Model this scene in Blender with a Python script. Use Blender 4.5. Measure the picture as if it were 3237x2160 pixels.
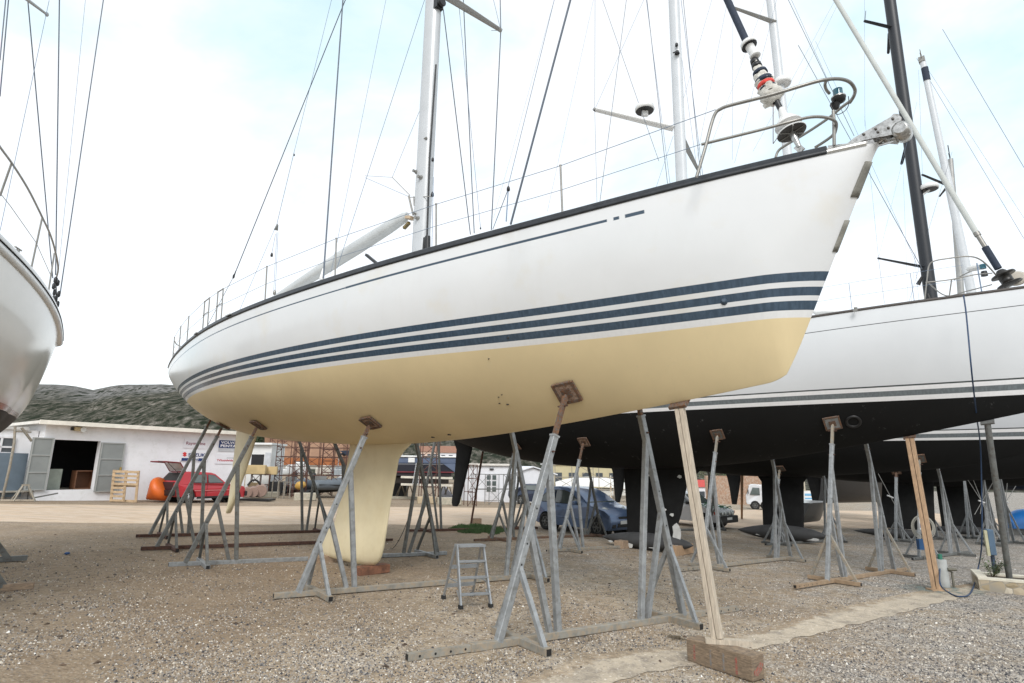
import bpy, bmesh, math, random
import numpy as np
from mathutils import Vector, Matrix, noise
for o in list(bpy.data.objects): bpy.data.objects.remove(o)
sc = bpy.context.scene
COL = sc.collection
random.seed(7)
# ------------------------------------------------------------------ camera
FPX, CW, CH, CAMH = 1830.0, 3237.0, 2160.0, 1.75
PITCH, ROLL = math.radians(12.33), math.radians(.56)
GA, GB = .035, .0155                       # the yard falls away gently
fw = np.array([0, math.cos(PITCH), math.sin(PITCH)]); up0 = np.array([0, -math.sin(PITCH), math.cos(PITCH)])
rt = np.array([math.cos(ROLL), 0, 0]) + up0*math.sin(ROLL)
up = np.array([-math.sin(ROLL), 0, 0]) + up0*math.cos(ROLL)
camd = bpy.data.cameras.new('camera'); cam = bpy.data.objects.new('camera', camd); COL.objects.link(cam)
camd.sensor_width = 36; camd.lens = FPX/CW*36; camd.clip_start = .05; camd.clip_end = 3000
M = Matrix(((rt[0], up[0], -fw[0], 0), (rt[1], up[1], -fw[1], 0), (rt[2], up[2], -fw[2], CAMH), (0, 0, 0, 1)))
cam.matrix_world = M; sc.camera = cam
sc.render.resolution_x = 1024; sc.render.resolution_y = 683
# ------------------------------------------------------------------ light
SUN_EL, SUN_AZ = math.radians(40), math.radians(184)      # compass from +Y clockwise
w = bpy.data.worlds.new('World'); sc.world = w; w.use_nodes = True
nt = w.node_tree; N = nt.nodes; L = nt.links; N.clear()
def nd(t, **k):
    n = N.new(t)
    for a, b in k.items(): setattr(n, a, b)
    return n
out = nd('ShaderNodeOutputWorld'); bg1 = nd('ShaderNodeBackground'); bg2 = nd('ShaderNodeBackground'); add = nd('ShaderNodeAddShader')
sky = nd('ShaderNodeTexSky', sky_type='NISHITA', sun_disc=False); sky.sun_elevation = SUN_EL; sky.sun_rotation = SUN_AZ
sky.air_density = 1.0; sky.dust_density = 1.5
L.new(sky.outputs[0], bg1.inputs[0]); bg1.inputs[1].default_value = .05
tc = nd('ShaderNodeTexCoord'); mp = nd('ShaderNodeMapping'); mp.inputs['Scale'].default_value = (1, 1, 1.6); mp.inputs['Rotation'].default_value = (.3, .5, .4); mp.inputs['Location'].default_value = (.0, .0, .0)
n1 = nd('ShaderNodeTexNoise'); n1.inputs['Scale'].default_value = 2.1; n1.inputs['Detail'].default_value = 7; n1.inputs['Roughness'].default_value = .55; n1.inputs['Distortion'].default_value = .35
cr = nd('ShaderNodeValToRGB'); cr.color_ramp.elements[0].position = .29; cr.color_ramp.elements[0].color = (.62, .845, .93, 1)
cr.color_ramp.elements[1].position = .495; cr.color_ramp.elements[1].color = (1.0, 1.01, 1.0, 1)
e = cr.color_ramp.elements.new(.40); e.color = (.80, .95, .99, 1)
L.new(tc.outputs['Generated'], mp.inputs[0]); L.new(mp.outputs[0], n1.inputs['Vector']); L.new(n1.outputs[0], cr.inputs[0]); L.new(cr.outputs[0], bg2.inputs[0])
bg2.inputs[1].default_value = 1.0
L.new(bg1.outputs[0], add.inputs[0]); L.new(bg2.outputs[0], add.inputs[1]); L.new(add.outputs[0], out.inputs[0])
sd = bpy.data.lights.new('sun', 'SUN'); sd.energy = 2.1; sd.angle = math.radians(22); sd.color = (1, .98, .955)
so = bpy.data.objects.new('sun', sd); COL.objects.link(so)
sdir = Vector((math.sin(SUN_AZ)*math.cos(SUN_EL), math.cos(SUN_AZ)*math.cos(SUN_EL), math.sin(SUN_EL)))
so.rotation_euler = (-sdir).to_track_quat('-Z', 'Y').to_euler(); so.location = (0, 0, 60)
sc.view_settings.view_transform = 'Standard'; sc.view_settings.look = 'None'; sc.view_settings.exposure = .0; sc.view_settings.gamma = 1
# ------------------------------------------------------------------ survey: photograph bearings -> positions in the yard
V3 = lambda x, y, z: np.array([x, y, z], float)
def gz(x, y): return -(GA*x + GB*y)
def ray(px, py): return fw + (px-CW/2)/FPX*rt - (py-CH/2)/FPX*up
def G(px, py, dz=0):
    d = ray(px, py); t = (-CAMH+dz)/(d[2]+GA*d[0]+GB*d[1]); return V3(0, 0, CAMH)+t*d
def VP(A, B, px, py):                       # bearing meets the vertical plane through A and B
    A = np.array(A[:2]); u = np.array(B[:2])-A; n = np.array([-u[1], u[0]]); d = ray(px, py); t = (n@A)/(n@d[:2]); return V3(0, 0, CAMH)+t*d
def YP(y, px, py):
    d = ray(px, py); return V3(0, 0, CAMH)+d*y/d[1]
# ------------------------------------------------------------------ mesh helper
class MB:
    def __init__(s): s.v = []; s.f = []; s.m = []; s.at = {}; s.sm = []
    def add(s, vs, fs, mi=0, sm=False):
        b = len(s.v); s.v += [tuple(map(float, p)) for p in vs]; s.f += [tuple(i+b for i in f) for f in fs]; s.m += [mi]*len(fs); s.sm += [sm]*len(fs); return s
    def box(s, c, sx, sy, sz, ax=None, mi=0):
        ex, ey, ez = ax if ax is not None else (V3(1,0,0), V3(0,1,0), V3(0,0,1)); c = np.array(c, float); P = []
        for k in (-1, 1):
            for j in (-1, 1):
                for i in (-1, 1): P.append(c+ex*i*sx/2+ey*j*sy/2+ez*k*sz/2)
        return s.add(P, [(0,2,3,1),(4,5,7,6),(0,1,5,4),(2,6,7,3),(0,4,6,2),(1,3,7,5)], mi)
    def beam(s, p, q, w, h=None, side=None, mi=0, bev=0):
        p = np.array(p, float); q = np.array(q, float); h = h or w; d = q-p; l = np.linalg.norm(d); d = d/l
        a = np.array(side, float) if side is not None else (V3(0,0,1) if abs(d[2]) < .95 else V3(1,0,0))
        a = a-d*(a@d); a /= np.linalg.norm(a); b = np.cross(d, a)
        if side is None: a, b = b, a
        if not bev: return s.box((p+q)/2, w, h, l, (a, b, d), mi)
        c = []; bw = bev
        for x, y in ((w/2-bw, -h/2), (w/2, -h/2+bw), (w/2, h/2-bw), (w/2-bw, h/2), (-w/2+bw, h/2), (-w/2, h/2-bw), (-w/2, -h/2+bw), (-w/2+bw, -h/2)): c.append(a*x+b*y)
        n = 8; vs = [p+k for k in c]+[q+k for k in c]
        return s.add(vs, [(i, (i+1) % n, (i+1) % n+n, i+n) for i in range(n)]+[tuple(range(n))[::-1], tuple(range(n, 2*n))], mi)
    def tube(s, pts, r, seg=8, mi=0, cap=True, sy=1.0):
        pts = [np.array(p, float) for p in pts]; n = len(pts); r = r if hasattr(r, '__len__') else [r]*n; vs = []; ref = None
        for i, p in enumerate(pts):
            d = pts[min(i+1, n-1)]-pts[max(i-1, 0)]; d = d/(np.linalg.norm(d)+1e-9)
            if ref is None: ref = V3(0,0,1) if abs(d[2]) < .9 else V3(1,0,0)
            a = ref-d*(ref@d); a /= np.linalg.norm(a); ref = a; b = np.cross(d, a)
            for k in range(seg): t = 2*math.pi*k/seg; vs.append(p+(a*math.cos(t)+b*math.sin(t)*sy)*r[i])
        fs = [(i*seg+k, i*seg+(k+1) % seg, (i+1)*seg+(k+1) % seg, (i+1)*seg+k) for i in range(n-1) for k in range(seg)]
        s.add(vs, fs, mi, True)
        if cap: s.add(vs[:seg], [tuple(range(seg))[::-1]], mi); s.add(vs[-seg:], [tuple(range(seg))], mi)
        return s
    def lathe(s, p, d, prof, seg=20, mi=0):   # prof: (distance along d, radius)
        p = np.array(p, float); d = np.array(d, float); d /= np.linalg.norm(d)
        return s.tube([p+d*a for a, r in prof], [max(r, 1e-4) for a, r in prof], seg, mi) if False else s._l(p, d, prof, seg, mi)
    def _l(s, p, d, prof, seg, mi):
        ref = V3(0,0,1) if abs(d[2]) < .9 else V3(1,0,0); a = ref-d*(ref@d); a /= np.linalg.norm(a); b = np.cross(d, a); vs = []
        for h, r in prof:
            for k in range(seg): t = 2*math.pi*k/seg; vs.append(p+d*h+(a*math.cos(t)+b*math.sin(t))*max(r, 1e-4))
        fs = [(i*seg+k, i*seg+(k+1) % seg, (i+1)*seg+(k+1) % seg, (i+1)*seg+k) for i in range(len(prof)-1) for k in range(seg)]
        s.add(vs, fs, mi, True); n = len(prof)
        s.add(vs[:seg], [tuple(range(seg))[::-1]], mi); return s.add(vs[-seg:], [tuple(range(seg))], mi)
    def grid(s, rows, mi=0, sm=True, closed=False):
        nr, nc = len(rows), len(rows[0]); vs = [p for r in rows for p in r]
        return s.add(vs, [(i*nc+j, i*nc+(j+1) % nc, (i+1)*nc+(j+1) % nc, (i+1)*nc+j) for i in range(nr-1) for j in range(nc if closed else nc-1)], mi, sm)
    def poly(s, pts, thick=0, n=None, mi=0):
        pts = [np.array(p, float) for p in pts]
        if not thick: return s.add(pts, [tuple(range(len(pts)))], mi)
        if n is None:
            n = np.cross(pts[1]-pts[0], pts[2]-pts[1])
        n = np.array(n, float); n /= np.linalg.norm(n); k = len(pts)
        return s.add(pts+[p+n*thick for p in pts], [tuple(range(k))[::-1], tuple(range(k, 2*k))]+[(i, (i+1) % k, (i+1) % k+k, i+k) for i in range(k)], mi)
    def build(s, name, mats, parent=None, loc=None, attrs=None, weld=False, **tags):
        me = bpy.data.meshes.new(name); v = np.array(s.v)
        if parent is not None: org = np.array(parent['_w'])
        elif loc is not None: org = np.array(loc, float)
        else:
            org = (v.min(0)+v.max(0))/2; org[2] = v[:, 2].min()
        me.from_pydata([tuple(p) for p in (v-org)], [], s.f)
        for m in (mats if isinstance(mats, (list, tuple)) else [mats]): me.materials.append(m)
        me.polygons.foreach_set('material_index', s.m); me.polygons.foreach_set('use_smooth', s.sm)
        if attrs:
            for k, a in attrs.items():
                at = me.attributes.new(k, 'FLOAT', 'POINT'); at.data.foreach_set('value', np.array(a, dtype=np.float32))
        bm = bmesh.new(); bm.from_mesh(me)
        if weld: bmesh.ops.remove_doubles(bm, verts=bm.verts, dist=1e-4)
        bmesh.ops.recalc_face_normals(bm, faces=bm.faces); bm.to_mesh(me); bm.free(); me.update()
        o = bpy.data.objects.new(name, me); COL.objects.link(o)
        if parent is not None:
            o.parent = parent; o['_w'] = [float(x) for x in org]
        else:
            o.location = org; o['_w'] = [float(x) for x in org]
        for k, t in tags.items(): o[k] = t
        return o
def thing(name, label, cat, loc, group=None):
    o = bpy.data.objects.new(name, None); COL.objects.link(o); o.location = [float(x) for x in loc]; o['_w'] = [float(x) for x in loc]
    o.empty_display_size = .2; o['label'] = label; o['category'] = cat
    if group: o['group'] = group
    return o
def one(mb, name, mats, label, cat, group=None, **k):
    kw = dict(label=label, category=cat)
    if group: kw['group'] = group
    return mb.build(name, mats, **kw, **k)
# ------------------------------------------------------------------ materials
def mat(name, col, rough=.5, metal=0, var=.12, scale=4, col2=None, mask=(.45, .6), bump=0, bscale=40, spec=None, mscale=None, stretch=None, coat=0, detail=6, island=0):
    m = bpy.data.materials.new(name); m.use_nodes = True; nt = m.node_tree; N = nt.nodes; L = nt.links
    b = N['Principled BSDF']; b.inputs['Roughness'].default_value = rough; b.inputs['Metallic'].default_value = metal
    if spec is not None: b.inputs['Specular IOR Level'].default_value = spec
    if coat: b.inputs['Coat Weight'].default_value = coat; b.inputs['Coat Roughness'].default_value = .08
    g = N.new('ShaderNodeNewGeometry'); vec = g.outputs['Position']
    if stretch:
        mp = N.new('ShaderNodeMapping'); mp.inputs['Scale'].default_value = stretch; L.new(vec, mp.inputs[0]); vec = mp.outputs[0]
    n = N.new('ShaderNodeTexNoise'); n.inputs['Scale'].default_value = scale; n.inputs['Detail'].default_value = detail; L.new(vec, n.inputs['Vector'])
    mr = N.new('ShaderNodeMapRange'); mr.inputs[1].default_value = .3; mr.inputs[2].default_value = .7; mr.inputs[3].default_value = 1-var; mr.inputs[4].default_value = 1+var; L.new(n.outputs[0], mr.inputs[0])
    mx = N.new('ShaderNodeMix'); mx.data_type = 'RGBA'; mx.blend_type = 'MULTIPLY'; mx.inputs[0].default_value = 1; mx.inputs[6].default_value = (*col, 1); L.new(mr.outputs[0], mx.inputs[7]); c = mx.outputs[2]
    if col2 is not None:
        n2 = N.new('ShaderNodeTexNoise'); n2.inputs['Scale'].default_value = mscale or scale*1.7; n2.inputs['Detail'].default_value = 8; n2.inputs['Roughness'].default_value = .65; L.new(vec, n2.inputs['Vector'])
        m2 = N.new('ShaderNodeMapRange'); m2.inputs[1].default_value = mask[0]; m2.inputs[2].default_value = mask[1]; L.new(n2.outputs[0], m2.inputs[0])
        x2 = N.new('ShaderNodeMix'); x2.data_type = 'RGBA'; L.new(m2.outputs[0], x2.inputs[0]); L.new(c, x2.inputs[6]); x2.inputs[7].default_value = (*col2, 1); c = x2.outputs[2]
    L.new(c, b.inputs['Base Color'])
    if bump:
        n3 = N.new('ShaderNodeTexNoise'); n3.inputs['Scale'].default_value = bscale; n3.inputs['Detail'].default_value = 5; L.new(vec, n3.inputs['Vector'])
        bp = N.new('ShaderNodeBump'); bp.inputs['Strength'].default_value = bump; bp.inputs['Distance'].default_value = .02; L.new(n3.outputs[0], bp.inputs['Height']); L.new(bp.outputs[0], b.inputs['Normal'])
    return m
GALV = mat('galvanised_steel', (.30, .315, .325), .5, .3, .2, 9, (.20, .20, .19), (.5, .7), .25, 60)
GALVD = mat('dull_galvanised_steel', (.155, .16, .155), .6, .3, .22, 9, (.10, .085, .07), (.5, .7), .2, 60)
GALVM = mat('muddy_galvanised_steel', (.27, .26, .23), .65, .15, .22, 9, (.36, .29, .21), (.44, .62), .2, 60)
RUST = mat('rusty_steel', (.17, .085, .045), .85, .1, .35, 22, (.13, .12, .11), (.45, .6), .5, 90)
RUSTD = mat('dark_rusty_steel', (.085, .045, .035), .85, .1, .3, 18, (.16, .07, .04), (.5, .7), .4, 80)
REDP = mat('old_red_paint', (.24, .05, .035), .7, 0, .25, 20, (.10, .05, .04), (.5, .68))
PADB = mat('worn_plywood_pad', (.40, .30, .24), .9, 0, .3, 24, (.24, .13, .08), (.45, .62), .3, 60)
WOODL = mat('weathered_light_wood', (.50, .43, .34), .8, 0, .18, 5, (.36, .31, .25), (.5, .7), .35, 30, stretch=(9, 9, 1))
WOODO = mat('orange_pine', (.40, .265, .16), .8, 0, .22, 5, (.30, .20, .13), (.5, .7), .3, 30, stretch=(8, 8, 1))
WOODB = mat('old_timber', (.36, .26, .18), .85, 0, .25, 6, (.22, .17, .13), (.48, .66), .5, 25, stretch=(2, 2, 9))
STEEL = mat('stainless_steel', (.50, .49, .47), .3, .9, .25, 22, (.28, .27, .25), (.5, .66))
STEELM = mat('brushed_stainless', (.27, .26, .24), .38, .6, .12, 12)
BLACK = mat('black_plastic', (.012, .012, .013), .45, 0, .2, 10)
BLACKR = mat('black_rubber', (.02, .02, .02), .8, 0, .2, 10)
ALU = mat('painted_aluminium_mast', (.50, .515, .53), .35, .1, .05, 3)
ALUG = mat('grey_anodised_aluminium', (.33, .33, .32), .4, .5, .08, 3)
NAVY = mat('navy_canvas', (.018, .028, .05), .75, 0, .25, 30)
WHITEP = mat('white_gelcoat', (.72, .72, .71), .25, 0, .03, 2)
CARBON = mat('carbon_spar', (.012, .0145, .02), .45, 0, .1, 5)
WIRE = mat('rigging_wire', (.10, .12, .15), .5, .4, .1, 5)
WIREL = mat('pale_rope', (.17, .23, .32), .7, 0, .1, 5)
ROPE = mat('grey_rope', (.30, .29, .27), .9, 0, .3, 60)
CONC = mat('old_concrete', (.46, .43, .37), .9, 0, .18, 5, (.34, .33, .29), (.5, .7), .3, 40)
GLASS = mat('dark_car_glass', (.09, .11, .105), .06, 0, .1, 3, spec=.8)
# ------------------------------------------------------------------ ground
def ground_nodes(m, fade=None, concrete=False, road=False):
    nt = m.node_tree; N = nt.nodes; L = nt.links; b = N['Principled BSDF']; b.inputs['Roughness'].default_value = .95; b.inputs['Specular IOR Level'].default_value = .15
    g = N.new('ShaderNodeNewGeometry'); P = g.outputs['Position']
    def noise(s, d=6, r=.55, vec=None, dist=0):
        n = N.new('ShaderNodeTexNoise'); n.inputs['Scale'].default_value = s; n.inputs['Detail'].default_value = d; n.inputs['Roughness'].default_value = r; n.inputs['Distortion'].default_value = dist; L.new(vec or P, n.inputs['Vector']); return n.outputs[0]
    def mr(v, a, b_, c=0, d=1, cl=True):
        n = N.new('ShaderNodeMapRange'); n.clamp = cl
        for i, x in enumerate((a, b_, c, d)): n.inputs[i+1].default_value = x
        L.new(v, n.inputs[0]); return n.outputs[0]
    def mix(f, a, c, mode='MIX'):
        n = N.new('ShaderNodeMix'); n.data_type = 'RGBA'; n.blend_type = mode
        if isinstance(f, float): n.inputs[0].default_value = f
        else: L.new(f, n.inputs[0])
        for i, x in ((6, a), (7, c)):
            if isinstance(x, tuple): n.inputs[i].default_value = (*x, 1)
            else: L.new(x, n.inputs[i])
        return n.outputs[2]
    def math_(op, a, c):
        n = N.new('ShaderNodeMath'); n.operation = op
        for i, x in ((0, a), (1, c)):
            if isinstance(x, (int, float)): n.inputs[i].default_value = x
            else: L.new(x, n.inputs[i])
        return n.outputs[0]
    def attr(k): n = N.new('ShaderNodeAttribute'); n.attribute_name = k; return n.outputs['Fac']
    big = noise(.35, 5, .6); med = noise(1.9, 6, .65); fine = noise(14, 6, .7)
    # stones: two sizes of cells
    def stones(s):
        v = N.new('ShaderNodeTexVoronoi'); v.inputs['Scale'].default_value = s; v.inputs['Randomness'].default_value = 1; L.new(P, v.inputs['Vector']); return v
    v1 = stones(30); v2 = stones(62); v3 = stones(15)
    sep = N.new('ShaderNodeSeparateColor'); L.new(v1.outputs['Color'], sep.inputs[0]); r1 = sep.outputs[0]
    sep2 = N.new('ShaderNodeSeparateColor'); L.new(v2.outputs['Color'], sep2.inputs[0]); r2 = sep2.outputs[1]
    sep3 = N.new('ShaderNodeSeparateColor'); L.new(v3.outputs['Color'], sep3.inputs[0]); r3 = sep3.outputs[2]
    dirt = mix(mr(med, .38, .62), (.355, .28, .195), (.49, .405, .305))
    dirt = mix(mr(noise(5.5, 6, .7), .5, .68), dirt, (.20, .155, .11))
    dirt = mix(mr(big, .42, .62), dirt, (.31, .235, .16))
    ramp = N.new('ShaderNodeValToRGB'); cr = ramp.color_ramp
    cr.elements[0].position = 0; cr.elements[0].color = (.10, .098, .10, 1); cr.elements[1].position = 1; cr.elements[1].color = (.95, .93, .88, 1)
    for p, c in ((.15, (.19, .18, .17)), (.35, (.33, .31, .285)), (.65, (.46, .43, .395)), (.85, (.55, .50, .44)), (.94, (.72, .68, .62))):
        e = cr.elements.new(p); e.color = (*c, 1)
    L.new(r1, ramp.inputs[0]); gc = ramp.outputs[0]
    ramp2 = N.new('ShaderNodeValToRGB'); c2 = ramp2.color_ramp
    c2.elements[0].position = 0; c2.elements[0].color = (.10, .09, .08, 1); c2.elements[1].position = 1; c2.elements[1].color = (.95, .88, .78, 1)
    for p, c in ((.2, (.32, .28, .24)), (.6, (.48, .42, .35)), (.85, (.60, .53, .45))):
        e = c2.elements.new(p); e.color = (*c, 1)
    L.new(r2, ramp2.inputs[0])
    gc = mix(.35, gc, ramp2.outputs[0]); gc = mix(1.0, gc, mr(v1.outputs['Distance'], .25, .62, 1.0, .35), 'MULTIPLY') if False else gc
    gap_shade = N.new('ShaderNodeMix'); gap_shade.data_type = 'RGBA'; gap_shade.blend_type = 'MULTIPLY'; gap_shade.inputs[0].default_value = 1; L.new(gc, gap_shade.inputs[6]); L.new(mr(v1.outputs['Distance'], .34, .66, 1.0, .55), gap_shade.inputs[7]); gc = gap_shade.outputs[2]  # shade in the gaps between stones, put into the colour
    gf = math_('MULTIPLY', attr('gravel') if not concrete else 0.0, 1.0)
    cov = mr(math_('ADD', math_('ADD', math_('MULTIPLY', med, .65), math_('MULTIPLY', fine, .35)), math_('MULTIPLY', math_('SUBTRACT', gf, .5), .6)), .36, .56)
    # even bare dirt carries scattered stones
    few = math_('MULTIPLY', mr(sep.outputs[1], .70, .74), mr(v1.outputs['Distance'], .42, .34)); few2 = math_('MULTIPLY', mr(sep2.outputs[0], .74, .78), mr(v2.outputs['Distance'], .42, .34))
    dirt = mix(few, dirt, gc); dirt = mix(few2, dirt, ramp2.outputs[0]); col = mix(cov, dirt, gc)
    dk = mr(r3, .0, .035, .35, 1)        # sparse dark crumbs
    col = mix(1.0, col, dk, 'MULTIPLY') if False else col
    dmp = mr(noise(.8, 7, .7), .50, .66, 1.0, .74); m0 = N.new('ShaderNodeMix'); m0.data_type = 'RGBA'; m0.blend_type = 'MULTIPLY'; m0.inputs[0].default_value = 1; L.new(col, m0.inputs[6]); L.new(dmp, m0.inputs[7]); col = m0.outputs[2]
    m4 = N.new('ShaderNodeMix'); m4.data_type = 'RGBA'; m4.blend_type = 'MULTIPLY'; m4.inputs[0].default_value = 1; L.new(col, m4.inputs[6]); L.new(mr(fine, .3, .7, .62, 1.3), m4.inputs[7]); col = m4.outputs[2]
    if not concrete:
        tan = attr('tan'); m5 = mix(math_('MULTIPLY', mr(math_('ADD', tan, math_('MULTIPLY', math_('SUBTRACT', med, .5), 1.2)), .3, .8), .5), col, (.225, .165, .11)); col = m5
        rd = attr('road'); rn = N.new('ShaderNodeMapping'); rn.inputs['Rotation'].default_value = (0, 0, -.62); rn.inputs['Scale'].default_value = (.25, 2.4, 1); L.new(P, rn.inputs[0])
        st = noise(1.1, 6, .6, rn.outputs[0])
        rc = mix(mr(st, .38, .62), (.57, .425, .295), (.43, .33, .245)); rc = mix(mr(noise(6, 5, .6, rn.outputs[0]), .45, .62), rc, (.60, .50, .40))
        col = mix(mr(math_('ADD', rd, math_('MULTIPLY', math_('SUBTRACT', fine, .5), .5)), .35, .65), col, rc)
    else:
        cc = mix(mr(med, .4, .6), (.54, .46, .355), (.45, .385, .30)); cc = mix(mr(noise(3.4, 7, .7), .48, .62), cc, (.32, .275, .22)); cc = mix(math_('MULTIPLY', mr(sep2.outputs[0], .80, .84), .6), cc, ramp2.outputs[0])
        cc = mix(math_('MULTIPLY', mr(r1, .95, .97), .5), cc, (.22, .2, .18))
        fadev = attr('fade'); f = mr(math_('ADD', fadev, math_('MULTIPLY', math_('SUBTRACT', noise(2.6, 7, .7), .5), 2.2)), .40, .62)
        col = mix(f, col, cc)
    L.new(col, b.inputs['Base Color'])
    bp = N.new('ShaderNodeBump'); bp.inputs['Strength'].default_value = .75 if not concrete else .3; bp.inputs['Distance'].default_value = .018
    hh = math_('ADD', math_('MULTIPLY', v1.outputs['Distance'], -1.0), math_('MULTIPLY', fine, .6)); L.new(hh, bp.inputs['Height']); L.new(bp.outputs[0], b.inputs['Normal'])
    return f if concrete else None
def sstep(x, a, b): t = np.clip((x-a)/(b-a), 0, 1); return t*t*(3-2*t)
GMAT = bpy.data.materials.new('yard_gravel'); GMAT.use_nodes = True; ground_nodes(GMAT)
RA = G(0, 1594)[:2]; RB = G(2300, 1612)[:2]; RC = G(0, 1650)[:2]; RD = G(1900, 1665)[:2]
def sdl(P, A, B): u = (B-A)/np.linalg.norm(B-A); return (P[:, 0]-A[0])*(-u[1])+(P[:, 1]-A[1])*u[0]
xs = np.unique(np.concatenate([np.arange(-32, 40, .5), np.geomspace(40, 700, 30), -np.geomspace(32, 600, 30)])); ys = np.unique(np.concatenate([-np.geomspace(6, 300, 14), np.arange(-6, 66, .5), np.geomspace(66, 900, 36)]))
X, Y = np.meshgrid(xs, ys); XX = X.ravel(); YY = Y.ravel()
def UND(x, y): return noise.noise((x*.3, y*.3, 0))*.03
und = np.array([UND(x, y) for x, y in zip(XX, YY)])
lo = sstep(np.hypot(XX, YY), 90, 300)
Z = -(GA*np.clip(XX, -90, 90)+GB*np.clip(YY, -50, 120))+und*(np.hypot(XX, YY) < 60)
P2 = np.stack([XX, YY], 1)
road = sstep(sdl(P2, RC, RD), -.35, .35)*(1-sstep(sdl(P2, RA, RB), -.4, .6))*(XX < 45)
tan = sstep(-XX+.15*YY, .5, 4.5)*.75
grav = .24+.34*sstep(4.6-YY+.2*XX, -1.2, 1.8)+.26*sstep(XX-.62*YY+.6, -2.5, 2.0)+.12*sstep(YY, 9, 14)*(XX > -20)-.12*tan
mb = MB(); nx = len(xs); mb.v = [tuple(p) for p in np.stack([XX, YY, Z], 1)]
mb.f = [(j*nx+i, j*nx+i+1, (j+1)*nx+i+1, (j+1)*nx+i) for j in range(len(ys)-1) for i in range(nx-1)]; mb.m = [0]*len(mb.f); mb.sm = [True]*len(mb.f)
mb.build('ground', GMAT, loc=(0, 0, 0), attrs=dict(road=road, tan=tan, gravel=grav), kind='structure')
# pale concrete strip crossing the yard
CMAT = bpy.data.materials.new('worn_concrete_strip'); CMAT.use_nodes = True; ground_nodes(CMAT, concrete=True)
upper = [(1560, 2200), (1838, 2074), (2170, 2040), (2450, 1985), (2600, 1932), (2800, 1888), (2950, 1862), (3090, 1845), (3237, 1835)]
lower = [(1850, 2200), (2040, 2132), (2190, 2098), (2450, 2040), (2685, 1982), (2840, 1940), (3038, 1890), (3110, 1874), (3237, 1862)]
def resamp(P, n):
    P = np.array([G(*q)[:2] for q in P]); d = np.r_[0, np.cumsum(np.linalg.norm(np.diff(P, axis=0), axis=1))]; t = np.linspace(0, d[-1], n); return np.stack([np.interp(t, d, P[:, 0]), np.interp(t, d, P[:, 1])], 1)
A = resamp(upper, 90); B = resamp(lower, 90); rows = []; fade = []
for i in range(90):
    r = []
    for k in range(14):
        t = k/13; p = A[i]*(1-t)+B[i]*t
        if k == 13: p = p+np.array([noise.noise((i*.4, 3, 0)), noise.noise((i*.4, 9, 0))])*.10
        hgt = UND(p[0], p[1])
        r.append(V3(p[0], p[1], gz(*p)+.006+hgt)); fade.append(min(t*2.2, 1.0))
    rows.append(r)
for r in rows: pass
mb = MB(); mb.grid(rows)
mb.build('path', CMAT, loc=(0, 0, 0), attrs=dict(fade=fade), kind='structure')
# loose stones lying on the gravel
mb = MB(); rng = np.random.default_rng(3)
PEB = mat('loose_stones', (.42, .40, .37), .9, 0, .1, 35); nt = PEB.node_tree; N_ = nt.nodes; a_ = N_.new('ShaderNodeAttribute'); a_.attribute_name = 'shade'; r_ = N_.new('ShaderNodeValToRGB'); r_.color_ramp.elements[0].color = (.035, .035, .04, 1); r_.color_ramp.elements[1].color = (.85, .83, .78, 1)
for p_, c_ in ((.3, (.11, .105, .105)), (.5, (.27, .25, .23)), (.82, (.42, .37, .31)), (.97, (.60, .55, .47))): e_ = r_.color_ramp.elements.new(p_); e_.color = (*c_, 1)
nt.links.new(a_.outputs['Fac'], r_.inputs[0]); nt.links.new(r_.outputs[0], N_['Principled BSDF'].inputs['Base Color']); shade = []
cnt = 0
def inpath(q):
    yu = np.interp(q[0], A[:, 0], A[:, 1]); yl = np.interp(q[0], B[:, 0], B[:, 1]); return yl-.02 < q[1] < yu-.08
def gmask(x, y):
    xx, yy = np.array([x]), np.array([y]); tn = sstep(-xx+.15*yy, .5, 4.5)*.75
    return float((.36+.30*sstep(4.6-yy+.2*xx, -1.2, 1.8)+.45*sstep(xx-.62*yy+.6, -1.2, 1.2)-.12*tn)[0])
while cnt < 42000:
    px, py = rng.uniform(-100, 3337), 1665+505*rng.random()**.75; q = G(px, py); dd = np.hypot(q[0], q[1])
    if dd > 17: continue
    if rng.random() > .25+1.0*gmask(q[0], q[1])+.9*noise.noise((q[0]*.9, q[1]*.9, 3)): continue
    if inpath(q) and rng.random() < .88: continue
    cnt += 1; r = rng.uniform(.003, .0075)*(1+.9*(rng.random() < .06))*(1+dd*.05); shade += [rng.random()]*6; a = rng.uniform(0, 6.28); c = V3(q[0], q[1], q[2]+r*.3+UND(q[0], q[1])+.001)
    vs = []
    for k in range(5): t = a+k*1.2566; vs.append(c+V3(math.cos(t)*r*rng.uniform(.8, 1.4), math.sin(t)*r*rng.uniform(.8, 1.4), -r*.5))
    vs += [c+V3(rng.uniform(-.3, .3)*r, rng.uniform(-.3, .3)*r, r*rng.uniform(.5, .9))]
    mb.add(vs, [(k, (k+1) % 5, 5) for k in range(5)])
mb.build('loose_stones', PEB, loc=(0, 0, 0), attrs=dict(shade=shade), kind='stuff', label='small loose grey stones scattered over the yard gravel', category='gravel')
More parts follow.
